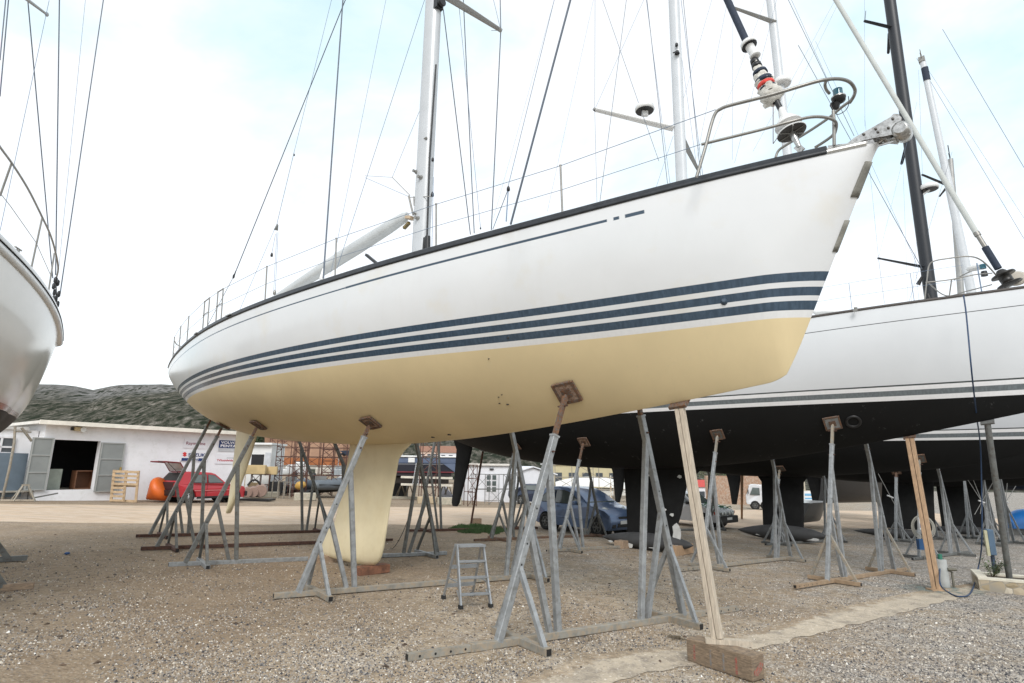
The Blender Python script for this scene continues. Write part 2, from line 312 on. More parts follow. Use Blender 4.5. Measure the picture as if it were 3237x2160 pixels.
# ------------------------------------------------------------------ hulls
def lag(s, xs, ys):
    xs = np.array(xs, float); ys = np.array(ys, float); d = np.diff(ys)/np.diff(xs); m = np.zeros_like(ys)
    m[1:-1] = (d[1:]*np.diff(xs)[:-1]+d[:-1]*np.diff(xs)[1:])/(xs[2:]-xs[:-2]); m[0] = 2*d[0]-m[1]; m[-1] = 2*d[-1]-m[-2]
    s = np.asarray(s, float); i = np.clip(np.searchsorted(xs, s)-1, 0, len(xs)-2); h = xs[i+1]-xs[i]; t = (s-xs[i])/h
    return ys[i]*(2*t**3-3*t**2+1)+ys[i+1]*(-2*t**3+3*t**2)+m[i]*h*(t**3-2*t**2+t)+m[i+1]*h*(t**3-t**2)
class Hull:
    def __init__(s, p):
        s.p = dict(p); s.d = np.array([math.cos(p['phi']), math.sin(p['phi']), 0]); s.n = np.array([math.sin(p['phi']), -math.cos(p['phi']), 0])
        s.B = np.array([p['bx'], p['by'], 0]); s.L = p['L']
    def st(s, t):
        p = s.p; t = np.asarray(t, float)
        zs = p['zs0']*(1-t)*(1-2*t)+4*p['zs5']*t*(1-t)+p['zs1']*t*(2*t-1)
        b = lag(t, [0, .15, .35, .6, .8, .93, 1], [p['b%d' % i] for i in range(6)]+[.05]); sk = p['sk']
        zk = lag(np.minimum(t, sk), [0, .15, .4, .65, .85, sk+.001], [p['k0'], p['k15'], p['k4'], p['k65'], p['k65']+(p['kk']-p['k65'])*.62, p['kk']])
        q = np.clip((t-sk)/(1-sk), 0, 1); zk = np.where(t > sk, p['kk']+(p['zs1']-p['kk'])*q, zk)
        w = .012; ds = np.abs(t-sk); zk = zk+np.where(ds < w, (1-ds/w)**2*.05, 0)
        zk = np.minimum(zk, zs-.001)
        m = lag(t, [0, .5, .85, 1], [p['m0'], p['m5'], p['m8'], p['m8']]); n = lag(t, [0, .5, .85, 1], [p['n0'], p['n5'], p['n8'], p['n8']])
        return zs, b, zk, m, n
    def W(s, t, y, z):
        p = s.p; x = (t-1)*s.L-p['tau']*(p['zs0']-z)*np.clip(1-t/.12, 0, 1)
        return s.B+s.d*np.asarray(x)[..., None]+s.n*np.asarray(y)[..., None]+V3(0, 0, 1)*np.asarray(z)[..., None]
    def loc(s, x, y):
        q = np.array([x, y, 0])-s.B; return q@s.d/s.L+1, q@s.n
    def bottom(s, x, y):
        t, yy = s.loc(x, y); zs, b, zk, m, n = s.st(t); r = 1-min(1, abs(yy)/b)**n; return float(zs-(zs-zk)*r**(1/m))
    def normal(s, x, y):
        e = .04; z0 = s.bottom(x, y); v = V3((s.bottom(x+e, y)-z0)/e, (s.bottom(x, y+e)-z0)/e, -1); return v/np.linalg.norm(v)
    def sheer(s, t, side=1, dz=0, dy=0):
        zs, b, *_ = s.st(t); return s.W(np.float64(t), side*(b+dy), zs+dz)
    def PL(s, px, py, o=0):
        n = s.n[:2]; B = s.B[:2]+n*o; d = ray(px, py); t = (n@B)/(n@d[:2]); return V3(0, 0, CAMH)+t*d
HP = {
1: {'bx': 3.524, 'by': 5.053, 'phi': -0.767, 'L': 16.448, 'zs0': 4.308, 'zs5': 4.476, 'zs1': 4.844, 'b0': 1.394, 'b1': 1.899, 'b2': 2.23, 'b3': 1.852, 'b4': 1.086, 'b5': 0.471, 'k0': 3.398, 'k15': 2.634, 'k4': 2.2, 'k65': 2.197, 'kk': 2.654, 'sk': 0.937, 'm0': 2.102, 'm5': 2.893, 'm8': 2.07, 'n0': 1.848, 'n5': 2.056, 'n8': 1.124, 'zw': 3.235, 'zw1': 0.017, 'zt': 3.617, 'zt1': 0.133, 'tau': -0.035},
2: {'bx': 10.749, 'by': 10.168, 'phi': -0.738, 'L': 18.26, 'zs0': 4.237, 'zs5': 4.752, 'zs1': 5.262, 'b0': 1.506, 'b1': 2.053, 'b2': 2.414, 'b3': 1.883, 'b4': 1.175, 'b5': 0.461, 'k0': 3.11, 'k15': 2.315, 'k4': 1.776, 'k65': 1.96, 'kk': 2.966, 'sk': 0.951, 'm0': 2.099, 'm5': 2.864, 'm8': 2.069, 'n0': 1.851, 'n5': 2.026, 'n8': 1.159, 'zw': 3.132, 'zw1': 0.166, 'zt': 3.396, 'zt1': 0.264, 'tau': -0.0},
3: {'bx': 16.074, 'by': 15.275, 'phi': -0.744, 'L': 16.97, 'zs0': 3.815, 'zs5': 4.472, 'zs1': 4.937, 'b0': 1.506, 'b1': 2.053, 'b2': 2.408, 'b3': 1.948, 'b4': 1.097, 'b5': 0.569, 'k0': 2.836, 'k15': 2.185, 'k4': 1.564, 'k65': 1.694, 'kk': 2.41, 'sk': 0.901, 'm0': 2.1, 'm5': 2.88, 'm8': 2.055, 'n0': 1.85, 'n5': 2.044, 'n8': 1.114, 'zw': 2.667, 'zw1': 0.039, 'zt': 2.924, 'zt1': 0.201, 'tau': 0.0},
9: {'bx': -6.181, 'by': -1.294, 'phi': -1.276, 'L': 13.004, 'zs0': 4.182, 'zs5': 4.66, 'zs1': 4.849, 'b0': 0.895, 'b1': 1.511, 'b2': 1.928, 'b3': 1.877, 'b4': 1.039, 'b5': 0.402, 'k0': 2.687, 'k15': 1.618, 'k4': 1.9, 'k65': 2.0, 'kk': 2.6, 'sk': .93, 'm0': 0.71, 'm5': 2.799, 'm8': 2.072, 'n0': 1.869, 'n5': 2.047, 'n8': 1.1, 'zw': 2.533, 'zw1': -0.123, 'zt': 2.71, 'zt1': 0.117, 'tau': 0.513}}
def shifted(p, dx, dy, dz):
    q = dict(p); q['bx'] += dx; q['by'] += dy
    for k in ('zs0', 'zs5', 'zs1', 'k0', 'k15', 'k4', 'k65', 'kk', 'zw', 'zt'): q[k] += dz
    return q
HP[4] = shifted(HP[3], 6.5, 3.9, -.24); HP[5] = shifted(HP[4], 6.2, 4.3, -.26)
BOAT = {k: Hull(p) for k, p in HP.items()}
def hull_mat(name, top, bottom, bands, thin=None, toprough=.25, botrough=.6, var=.04, blotch=None, botvar=.1, scuff=None, gap=None, streak=None):
    """bands: (f0,f1,color) on attribute f (0 at waterline, 1 at top of the boot stripes); thin=(ds0,ds1,color,t0,t1)"""
    m = bpy.data.materials.new(name); m.use_nodes = True; nt = m.node_tree; N = nt.nodes; L = nt.links; b = N['Principled BSDF']
    def attr(k): n = N.new('ShaderNodeAttribute'); n.attribute_name = k; return n.outputs['Fac']
    def mr(v, a, c, o=0, p=1):
        n = N.new('ShaderNodeMapRange')
        for i, x in enumerate((a, c, o, p)): n.inputs[i+1].default_value = x
        L.new(v, n.inputs[0]); return n.outputs[0]
    def mul(a, c):
        n = N.new('ShaderNodeMath'); n.operation = 'MULTIPLY'
        for i, x in ((0, a), (1, c)):
            if isinstance(x, (int, float)): n.inputs[i].default_value = x
            else: L.new(x, n.inputs[i])
        return n.outputs[0]
    def mix(f, a, c, mode='MIX'):
        n = N.new('ShaderNodeMix'); n.data_type = 'RGBA'; n.blend_type = mode
        if isinstance(f, float): n.inputs[0].default_value = f
        else: L.new(f, n.inputs[0])
        for i, x in ((6, a), (7, c)):
            if isinstance(x, tuple): n.inputs[i].default_value = (*x, 1)
            else: L.new(x, n.inputs[i])
        return n.outputs[2]
    g = N.new('ShaderNodeNewGeometry'); P = g.outputs['Position']
    def noise_(s, d=5, st=None, r=.55):
        n = N.new('ShaderNodeTexNoise'); n.inputs['Scale'].default_value = s; n.inputs['Detail'].default_value = d; n.inputs['Roughness'].default_value = r; v = P
        if st: mp = N.new('ShaderNodeMapping'); mp.inputs['Scale'].default_value = st; L.new(P, mp.inputs[0]); v = mp.outputs[0]
        L.new(v, n.inputs['Vector']); return n.outputs[0]
    f = attr('f'); ds = attr('ds'); t = attr('t'); e = .004
    c = mix(mr(noise_(1.2), .35, .65), top, tuple(x*(1-var) for x in top))
    if blotch: c = mix(mul(mr(noise_(1.5, 6), .56, .70), .55), c, blotch)
    if streak: c = mix(mul(mr(noise_(5, 5, (1, 1, .16), .6), .54, .78), .22), c, streak)
    for f0, f1, col in bands:
        s = mul(mr(f, f0-e, f0+e), mr(f, f1+e, f1-e)); c2 = mix(mr(noise_(26, 5, (1, 1, .15)), .4, .65), col, tuple(x*1.3+.006 for x in col) if sum(col) < 1 else tuple(x*.96 for x in col)); c = mix(s, c, c2)
    if thin:
        for d0, d1, col, t0, t1 in thin:
            s = mul(mul(mr(ds, d0-.002, d0+.002), mr(ds, d1+.002, d1-.002)), mul(mr(t, t0-.0003, t0+.0003), mr(t, t1+.0003, t1-.0003))); c = mix(s, c, col)
    wl = mr(f, e, -e); bc = mix(mr(noise_(.9, 6), .35, .65), bottom, tuple(x*(1-botvar) for x in bottom)); bc = mix(mul(mr(noise_(7, 7, (1, 1, .12), .65), .48, .7), .55), bc, tuple(x*(1-botvar*.8) for x in bottom))
    if scuff: bc = mix(mul(mr(noise_(5, 8, None, .75), .62, .66), .5), bc, scuff)
    c = mix(wl, c, bc); L.new(c, b.inputs['Base Color']); L.new(mr(f, -e, e, botrough, toprough), b.inputs['Roughness']); L.new(mr(f, -e, e, .25, .5), b.inputs['Specular IOR Level'])
    return m
def build_hull(h, root, material, sides=(1, -1), nt_=110, nu=30, name='hull'):
    t = np.unique(np.concatenate([np.linspace(0, h.p['sk']-.02, nt_), np.linspace(h.p['sk']-.02, 1, 26)])); th = np.linspace(0, 1, nu)*math.pi/2
    zs, b, zk, m, n = [a[:, None] for a in h.st(t)]; y = b*np.sin(th)[None]**(2/n); z = zs-(zs-zk)*np.cos(th)[None]**(2/m)
    T = t[:, None]+0*th[None]; full_y = np.concatenate([-y[:, ::-1], y[:, 1:]], 1); Z = np.concatenate([z[:, ::-1], z[:, 1:]], 1); TT = np.concatenate([T[:, ::-1], T[:, 1:]], 1)
    P = h.W(TT, full_y, Z); zwl = h.p['zw']+h.p['zw1']*(TT-.5); zt = h.p['zt']+h.p['zt1']*(TT-.5); F = (Z-zwl)/(zt-zwl); DS = zs-Z
    mb = MB(); mb.grid([[P[i, j] for j in range(P.shape[1])] for i in range(P.shape[0])])
    f = list(F.ravel()); ds = list(DS.ravel()); tt = list(TT.ravel())
    k = P.shape[1]; mb.add([P[0, j] for j in range(k)], [tuple(range(k))]); f += list(F[0]); ds += list(DS[0]+0*F[0]); tt += [0]*k
    return mb.build(name, material, root, attrs=dict(f=f, ds=ds, t=tt), weld=False)
def build_deck(h, root, material, ncab=True, cab=(.28, .62), rail=.0):
    mb = MB(); rows = []
    for t in np.linspace(.003, .995, 60):
        zs, b, *_ = h.st(t); rows.append([h.W(np.float64(t), y*b*.97, zs-.015+.07*(1-y*y)*min(1, b)) for y in np.linspace(-1, 1, 9)])
    mb.grid(rows); mb.build('deck', material, root)
    if ncab:
        mb = MB(); rows = []; a, c = cab
        for t in np.linspace(a, c, 26):
            zs, b, *_ = h.st(t); e = min(1, (t-a)/.03, (c-t)/.12); hh = .34*max(0, e)**.6; bw = b*.55
            rows.append([h.W(np.float64(t), y, zs+.03+z) for y, z in ((-bw*1.08, 0), (-bw, hh*.9), (-bw*.6, hh+.05), (0, hh+.08), (bw*.6, hh+.05), (bw, hh*.9), (bw*1.08, 0))])
        mb.grid(rows); mb.build('coachroof', material, root)
def build_rail(h, root, m, t0, t1, w=.035, hgt=.085, side=1, name='toe_rail'):
    mb = MB(); rows = []
    for t in np.linspace(t0, t1, 120):
        zs, b, *_ = h.st(t); r = []
        for dy, dz in ((.012, -.012), (.022, .0), (.018, .03), (.008, .035), (.004, hgt-.012), (-.01, hgt), (-w, hgt-.005), (-w, -.01)): r.append(h.W(np.float64(t), side*(b+dy), zs+dz))
        rows.append(r)
    mb.grid(rows, closed=True); mb.add(rows[0], [tuple(range(8))]); mb.add(rows[-1], [tuple(range(8))]); return mb.build(name, m, root)
def foil(h, root, name, m, secs, side_pts=14, cap_m=None):
    """secs: (z, tTE, tLE, thick)"""
    rows = []
    for z, te, le, th in secs:
        r = []; n = side_pts
        us = [1-(1-math.cos(math.pi*i/n))/2 for i in range(n+1)]
        prof = lambda u: 5*th*(.2969*math.sqrt(u)-.126*u-.3516*u*u+.2843*u**3-.1015*u**4)
        for u in us: r.append((u, prof(u)))
        for u in us[::-1][1:-1]: r.append((u, -prof(u)))
        rows.append([h.W(np.float64(le+(te-le)*u), y, z) for u, y in r])
    mb = MB(); mb.grid(rows, closed=True); k = len(rows[0]); mb.add(rows[-1], [tuple(range(k))]); mb.add(rows[0], [tuple(range(k))]); return mb.build(name, m, root)
def bulb(h, root, name, m, t0, t1, z, r, ry=None):
    rows = []; n = 26
    for i in range(n+1):
        u = i/n; a = (math.sin(math.pi*min(u*1.0, 1)**.85))**.75 if 0 < u < 1 else .02
        rows.append([h.W(np.float64(t1+(t0-t1)*u), (ry or r*1.15)*a*math.sin(k*math.pi/10), z+r*a*math.cos(k*math.pi/10)) for k in range(20)])
    mb = MB(); mb.grid(rows, closed=True); return mb.build(name, m, root)
def wire(h, root, a, oa, b, ob, r=.004, m=None, ext=1.0, name='shroud', lim=26):
    """stay between two sighted points on planes oa, ob metres to starboard; continued upward by ext"""
    A = h.PL(*a, oa); B = h.PL(*b, ob)
    if ext > 1: B2 = A+(B-A)*ext; B = B2 if B2[2] < lim else A+(B-A)*((lim-A[2])/(B[2]-A[2]))
    mb = MB(); mb.tube([A, B], r*1.3, 5); return mb.build(name, m or WIRE, root)
# ------------------------------------------------------------------ main yacht
CREAM = (.74, .605, .365); NAV = (.042, .068, .10)
h1 = BOAT[1]
Y1 = thing('sailing_yacht', 'large white sailing yacht with three navy stripes and a cream bottom, in the middle', 'sailing yacht', (-2.6, 11.2, gz(-2.6, 11.2)))
HM1 = hull_mat('white_hull_cream_bottom', (.71, .72, .725), CREAM, [(0, .165, (.74, .74, .735)), (.165, .37, NAV), (.48, .67, NAV), (.795, 1.0, NAV)],
    thin=[(.165, .187, NAV, .02, .60), (.160, .192, NAV, .60, .845), (.158, .196, NAV, .8495, .8535), (.158, .200, NAV, .8575, .8705)], blotch=(.67, .64, .57), scuff=(.66, .55, .35), toprough=.2, botrough=.5, botvar=.09, streak=(.63, .62, .60))
build_hull(h1, Y1, HM1)
build_deck(h1, Y1, WHITEP)
RAILM = mat('black_rubbed_toe_rail', (.022, .025, .03), .45, .1, .3, 12)
build_rail(h1, Y1, RAILM, .0, .9755); build_rail(h1, Y1, RAILM, .0, .9755, side=-1)
STW = mat('polished_bow_plate', (.66, .65, .62), .25, .8, .1, 8)
build_rail(h1, Y1, STW, .976, .995, w=.05, hgt=.06, name='bow_chafe_plate')
# fairleads in the rail
for t_ in (.385, .27):
    mb = MB(); p = h1.sheer(t_, 1, .045, .028); q = h1.sheer(t_+.012, 1, .045, .028); mb.beam(p, q, .05, .02); mb.build('fairlead', STEEL, Y1)
KEELM = mat('lightened_cream_antifouling', (.78, .69, .47), .5, 0, .05, 2.2, (.73, .63, .41), (.5, .72))  # lighter than the hull cream; stronger light on the keel is partly in the colour
foil(h1, Y1, 'keel', KEELM, [(2.45, .437, .574, .12), (2.27, .437, .566, .12), (2.12, .437, .556, .12), (2.02, .436, .546, .115), (1.88, .4345, .537, .115), (1.5, .4275, .532, .115), (1.1, .4225, .526, .12), (.78, .4165, .5225, .135), (.68, .414, .5215, .16), (.55, .402, .5195, .21), (.38, .392, .517, .25), (.24, .387, .514, .26), (.14, .385, .510, .245), (.07, .387, .503, .19), (.045, .396, .495, .12)])
foil(h1, Y1, 'rudder', KEELM, [(2.95, .09, .172, .10), (2.5, .0905, .171, .10), (2.0, .0905, .157, .11), (1.4, .089, .135, .12), (.95, .087, .117, .13), (.70, .0855, .104, .14), (.60, .0855, .098, .14), (.55, .088, .094, .1)])
# dark hole fittings in the hull skin
mb = MB(); mb2 = MB()
def skin(t, z, side=1):
    zs, b, zk, m, n = h1.st(t); r = (zs-z)/(zs-zk); y = b*(1-r**m)**(1/n); P = h1.W(np.float64(t), side*y, z)
    e = .01; r2 = (zs-z-e)/(zs-zk); y2 = b*(1-r2**m)**(1/n); tz = V3(0, 0, -e)+h1.n*side*(y2-y); zs3, b3, zk3, m3, n3 = h1.st(t+.002); y3 = b3*(1-((zs3-z)/(zs3-zk3))**m3)**(1/n3)
    tx = h1.W(np.float64(t+.002), side*y3, z)-P; nn = np.cross(tx, tz); nn /= np.linalg.norm(nn)
    if nn@h1.n*side < 0 and abs(nn@h1.n) > .05: nn = -nn
    return P, nn
for t_, z_, r_ in ((.757, 3.357, .016), (.735, 3.131, .012), (.7265, 2.674, .012), (.7305, 2.70, .012), (.7235, 2.601, .014), (.730, 2.585, .020)):
    P, nn = skin(t_, z_); mb = MB(); mb.lathe(P-nn*.004, nn, [(0, r_), (.006, r_), (.007, r_*.6)], 10); mb.build('through_hull_fitting', BLACK, Y1)
P, nn = skin(.911, 3.47); mb2.lathe(P-nn*.02, nn, [(0, .04), (.02, .036), (.035, .02)], 12); mb2.build('bow_thruster_vent', mat('navy_gelcoat', NAV, .4), Y1)
for px_, py_ in ((1368, 1397), (1420, 1391)):
    mb = MB(); p = h1.PL(px_, py_, .3); p[2] = h1.bottom(p[0], p[1]); mb.lathe(p+V3(0, 0, .01), V3(0, 0, -1), [(0, .03), (.02, .028)], 10); mb.build('log_sensor', BLACK, Y1)
# stem wear plates
STEMM = mat('scuffed_grey_stem_guard', (.20, .195, .17), .7, .2, .2, 8, (.28, .27, .235), (.48, .66), .3)
def stem_pt(z, off=0):
    p = h1.p; q = (z-p['kk'])/(p['zs1']-p['kk']); t = p['sk']+(1-p['sk'])*q; return h1.W(np.float64(t), off, z), t
def skin_t(z, y):
    lo, hi = .9, stem_pt(z)[1]
    for _ in range(40):
        mid = (lo+hi)/2; zs, b, zk, m, n = h1.st(mid); r = np.clip((zs-z)/max(zs-zk, 1e-3), 0, 1); yy = b*(1-r**m)**(1/n)
        if yy > y: lo = mid
        else: hi = mid
    return (lo+hi)/2
for z0, z1, wd in ((4.36, 4.68, .062), (3.86, 4.15, .038)):
    rows = []
    for z in np.linspace(z0, z1, 6):
        r = []
        for y in np.linspace(-wd, wd, 9): t = skin_t(z, abs(y)); r.append(h1.W(np.float64(t), y*1.02, z)+h1.d*.006)
        rows.append(r)
    mb = MB(); mb.grid(rows); o = mb.build('stem_guard', STEMM, Y1); s_ = o.modifiers.new('solid', 'SOLIDIFY'); s_.thickness = .012; s_.offset = 0
# ---- mast and spars
def mast(h, root, b, t, rf, rs, m, top=24, zlow=None, name='mast', off=0, t1=1.0, seg=18):
    A = h.PL(*b, off); B = h.PL(*t, off); d = (B-A)/(B[2]-A[2]); zlow = zlow if zlow is not None else h.p['zs5']-.05; Z0 = A+d*(zlow-A[2]); Z1 = A+d*(top-A[2]); rows = []
    for k in range(9):
        u = k/8; c = Z0*(1-u)+Z1*u; q = 1+(t1-1)*u; rows.append([c+h.d*rf*q*math.cos(2*math.pi*i/seg)+h.n*rs*q*math.sin(2*math.pi*i/seg) for i in range(seg)])
    mb = MB(); mb.grid(rows, closed=True); mb.add(rows[-1], [tuple(range(seg))]); return mb.build(name, m, root), (Z0, Z1, d)
M1, (m0, m1, md) = mast(h1, Y1, (1330, 790), (1371, 0), .20, .14, ALU, 23.5, 4.4)
def onmast(px, py): return h1.PL(px, py, 0)
mb = MB(); mb.tube([h1.PL(1349, 775, .08), h1.PL(1358, 500, .08), h1.PL(1378, 205, .08)], .018, 8); mb.build('halyard_bundle', BLACK, M1)
mb = MB(); mb.tube([h1.PL(1345, 760, .03), h1.PL(1381, 0, .03), h1.PL(1381, 0, .03)+(h1.PL(1381, 0, .03)-h1.PL(1345, 760, .03))*.5], .012, 6); mb.build('halyard', ROPE, M1)
mb = MB(); mb.tube([h1.PL(1352, 748, .13), h1.PL(1352, 790, .13)], .05, 8); mb.tube([h1.PL(1343, 752, .13), h1.PL(1340, 790, .13)], .03, 8); mb.build('mast_base_blocks', BLACK, M1)
for px_, py_, r_ in ((1318, 545, .04), (1333, 563, .045), (1324, 692, .045), (1318, 678, .03)):
    mb = MB(); c = h1.PL(px_, py_, .11); mb.lathe(c-h1.n*.01, h1.n, [(0, r_), (.03, r_*1.05), (.05, r_*.7), (.09, r_*.65), (.10, r_*.8)], 14); mb.build('winch', STEELM, M1)
mb = MB(); mb.tube([h1.PL(1326, 430, .1), h1.PL(1342, 440, .1), h1.PL(1348, 436, .12)], [.02, .028, .02], 8); mb.build('mast_cleat', STEELM, M1)
rows = []
c = h1.PL(1336, 647, 0)
for dz in (-.012, .012): rows.append([c+md*dz+h1.d*.176*math.cos(a)+h1.n*.107*math.sin(a) for a in np.linspace(0, 2*math.pi, 22)[:-1]])
mb = MB(); mb.grid(rows, closed=True); mb.build('mast_band', BLACK, M1)
mb = MB(); c = h1.PL(1384, 18, .02); mb.box(c, .16, .16, .2, (h1.d, h1.n, V3(0, 0, 1))); mb.lathe(c+h1.d*.06, h1.d, [(0, .07), (.08, .09), (.10, .08)], 14); mb.build('mast_light', BLACK, M1)
# port spreader (far side), swept slightly aft
def spreader(h, root, a, tip, oa, ot, w0, w1, m, name='spreader'):
    A = h.PL(*a, oa); B = h.PL(*tip, ot); mb = MB(); d = (B-A)/np.linalg.norm(B-A); f = h.d-d*(h.d@d); f /= np.linalg.norm(f); u = np.cross(d, f); rows = []
    for k in range(7):
        q = k/6; wv = w0*(1-q)+w1*q; c = A*(1-q)+B*q; rows.append([c+f*wv*math.cos(2*math.pi*i/12)+u*wv*.32*math.sin(2*math.pi*i/12) for i in range(12)])
    mb.grid(rows, closed=True); mb.add(rows[-1], [tuple(range(12))]); mb.tube([B-d*.05, B+d*.03], .045 if w1 > .03 else .03, 10); return mb.build(name, m, root), B
spreader(h1, M1, (1385, -28), (1582, 96), 0, -1.35, .11, .055, ALUG)
# boom, seen from below
A = h1.PL(1288, 682, 0); B = h1.PL(905, 925, 0); rows = []; seg = 18
bd = (B-A)/np.linalg.norm(B-A); bu = V3(0, 0, 1)-bd*bd[2]; bu /= np.linalg.norm(bu); bs = np.cross(bd, bu)
for q, s_ in ((0, .5), (.02, .8), (.12, 1.0), (.35, 1.15), (.6, 1.15), (.9, 1.0), (1.2, .8), (1.22, .5)):
    c = A*(1-q)+B*q; rows.append([c+bu*.135*s_*math.cos(2*math.pi*i/seg)+bs*.11*s_*math.sin(2*math.pi*i/seg) for i in range(seg)])
mb = MB(); mb.grid(rows, closed=True); mb.add(rows[0], [tuple(range(seg))]); BOOM = mb.build('boom', mat('pale_grey_boom', (.50, .515, .515), .4, .1, .06, 3), Y1)
mb = MB(); mb.beam(h1.PL(1290, 690, .02), h1.PL(1308, 690, .02), .05, .16, V3(0, 0, 1)); mb.build('gooseneck', mat('tan_webbing', (.5, .38, .26), .8), BOOM)
mb = MB(); mb.beam(h1.PL(1277, 722, .02), h1.PL(1294, 704, .02), .06, .05); mb.build('reef_block', mat('brass_and_black', (.06, .05, .03), .5, .3, .5, 40, (.4, .28, .08), (.5, .55)), BOOM)
mb = MB(); mb.beam(h1.PL(1158, 806, 0), h1.PL(1192, 834, 0), .06, .05); mb.build('boom_vang', BLACK, BOOM)
def W1(*a, **k): return wire(h1, Y1, *a, **k)
# standing and running rigging
def knot(h, root, px, py, o, r, m=BLACK, name='block', ln=1.6):
    c = h.PL(px, py, o); mb = MB(); mb.lathe(c-V3(0, 0, r*ln), V3(0, 0, 1), [(0, r*.4), (r*.5, r), (r*ln*1.4, r*.9), (r*ln*2, r*.35)], 8); return mb.build(name, m, root)
W1((1022, 880), 1.2, (1084, 0), .5, .012, WIRE, 1.9, 'runner_backstay')
mb = MB(); a = h1.PL(1017, 884, 1.2); b_ = h1.PL(1022, 850, 1.18); mb.tube([a, b_], [.05, .018], 10); mb.build('shroud_boot', WHITEP, Y1)
W1((740, 872), .6, (1083, 22), .1, .009, WIRE, 1.7, 'backstay'); W1((655, 1032), .8, (740, 872), .6, .005, WIRE, 1, 'backstay_tail')
knot(h1, Y1, 739, 873, .6, .03); 
mb = MB(); mb.tube([h1.PL(746, 856, .6), h1.PL(737, 880, .6)], [.012, .024], 8); mb.build('turnbuckle', BLACK, Y1)
W1((873, 718), .2, (930, 480), .2, .005, WIREL, 1, 'topping_lift'); W1((930, 480), .2, (1048, 0), .2, .004, WIREL, 1.6, 'topping_lift'); knot(h1, Y1, 930, 490, .2, .02)
W1((758, 980), .9, (868, 725), .2, .004, WIREL, 1, 'mainsheet_tail')
mb = MB(); c = h1.PL(875, 720, .2); d2 = h1.PL(867, 726, .2); mb.add([h1.PL(876, 706, .2), h1.PL(865, 727, .2), h1.PL(879, 730, .2), h1.PL(880, 712, .25)], [(0, 1, 2), (0, 2, 3), (0, 1, 3), (1, 2, 3)]); mb.build('mainsheet_block', GALVD, Y1)
for a, b_ in (((865, 925), (875, 735)), ((870, 925), (879, 735)), ((858, 808), (871, 740))): W1(a, .2, b_, .2, .004, WIREL, 1, 'mainsheet')
knot(h1, Y1, 859, 806, .2, .035, BLACK); knot(h1, Y1, 868, 925, .3, .04, STEELM)
W1((1065, 850), .3, (1342, 0), .1, .004, WIREL, 1.3, 'lazy_jack'); W1((1154, 562), .25, (1292, 622), .05, .0035, WIREL, 1, 'lazy_jack'); W1((1154, 556), .25, (1240, 561), .15, .003, WIREL, 1, 'lazy_jack'); W1((1240, 561), .15, (1296, 618), .05, .006, ROPE, 1, 'lazy_jack'); W1((1240, 561), .15, (1335, 330), .05, .003, WIREL, 1, 'lazy_jack')
W1((1045, 868), .6, (1220, 0), .6, .0028, WIREL, 1.4, 'flag_halyard')
mb = MB(); mb.tube([h1.PL(1292, 620, .1), h1.PL(1300, 655, .1), h1.PL(1306, 680, .1)], .02, 7); mb.tube([h1.PL(1296, 624, .1), h1.PL(1368, 621, .1)], .008, 6); mb.tube([h1.PL(1308, 622, .1), h1.PL(1309, 650, .1)], .012, 6); mb.build('tied_rope', ROPE, M1)
W1((1487, 742), -1.5, (1403, 45), 0, .008, WIRE, 1.02, 'shroud'); W1((1499, 738), -1.5, (1466, 30), -.6, .008, WIRE, 1.4, 'shroud'); W1((1519, 722), -1.5, (1478, 300), -.9, .004, WIREL, 1.9, 'shroud'); W1((1553, 727), -1.5, (1583, 97), -1.4, .009, WIRE, 1, 'shroud')
W1((1553, 97), -1.4, (1583, 97), -1.4, .004); W1((1583, 97), -1.4, (1581, 0), -1.4, .009, WIRE, 1.8, 'shroud'); W1((1583, 97), -1.4, (1560, 0), -1.2, .004, WIREL, 1.6, 'shroud')
W1((1614, 710), 1.62, (1803, 0), 1.4, .010, WIRE, 1.8, 'shroud'); W1((1600, 700), 1.5, (1606, 605), 1.4, .006, WIREL, 1, 'lashing'); W1((1558, 725), 1.0, (1606, 600), 1.4, .004, WIREL, 1, 'lashing'); knot(h1, Y1, 1607, 597, 1.4, .022)
W1((1606, 590), 1.4, (1752, 0), 1.2, .003, WIREL, 1.6, 'lashing')
knot(h1, Y1, 1519, 722, -1.5, .016); W1((1365, 790), .5, (1370, 560), .2, .004, WIREL, 1, 'halyard_tail'); knot(h1, Y1, 1367, 615, .25, .03); knot(h1, Y1, 1368, 505, .25, .025)
# guard rail: stanchions on the starboard side (and port)
ST = [(522, None), (556, None), (590, None), (636, 1), (650, 1), (680, 1), (698, 1), (838, 1), (1058, 1), (1371, 1), (1780, 1)]
def rail_t(px):
    best = None
    for t in np.linspace(.002, .97, 900):
        P = h1.sheer(t, 1, .05, -.05)-V3(0, 0, CAMH); z = P@fw; x = CW/2+FPX*(P@rt)/z
        if best is None or abs(x-px) < best[0]: best = (abs(x-px), t)
    return best[1]
ts = [rail_t(px) for px, _ in [(545, 0), (565, 0), (590, 0), (640, 0), (655, 0), (682, 0), (698, 0), (838, 0), (1058, 0), (1377, 0), (1780, 0)]]
HGT = .66
def stan(t, side, hgt=HGT, r=.0125, lean=.03):
    p = h1.sheer(t, side, .04, -.05); q = p+V3(0, 0, hgt)+h1.n*side*lean; mb = MB(); mb.tube([p, p+V3(0, 0, .06)], .02, 8); mb.tube([p, q], r, 8); mb.tube([q, q+V3(0, 0, .01)], .017, 8); mb.build('stanchion', STEELM, Y1); return q
tops = {1: [], -1: []}
for side in (1, -1):
    for t in ts: tops[side].append(stan(t, side))
PA = {1: None, -1: None}
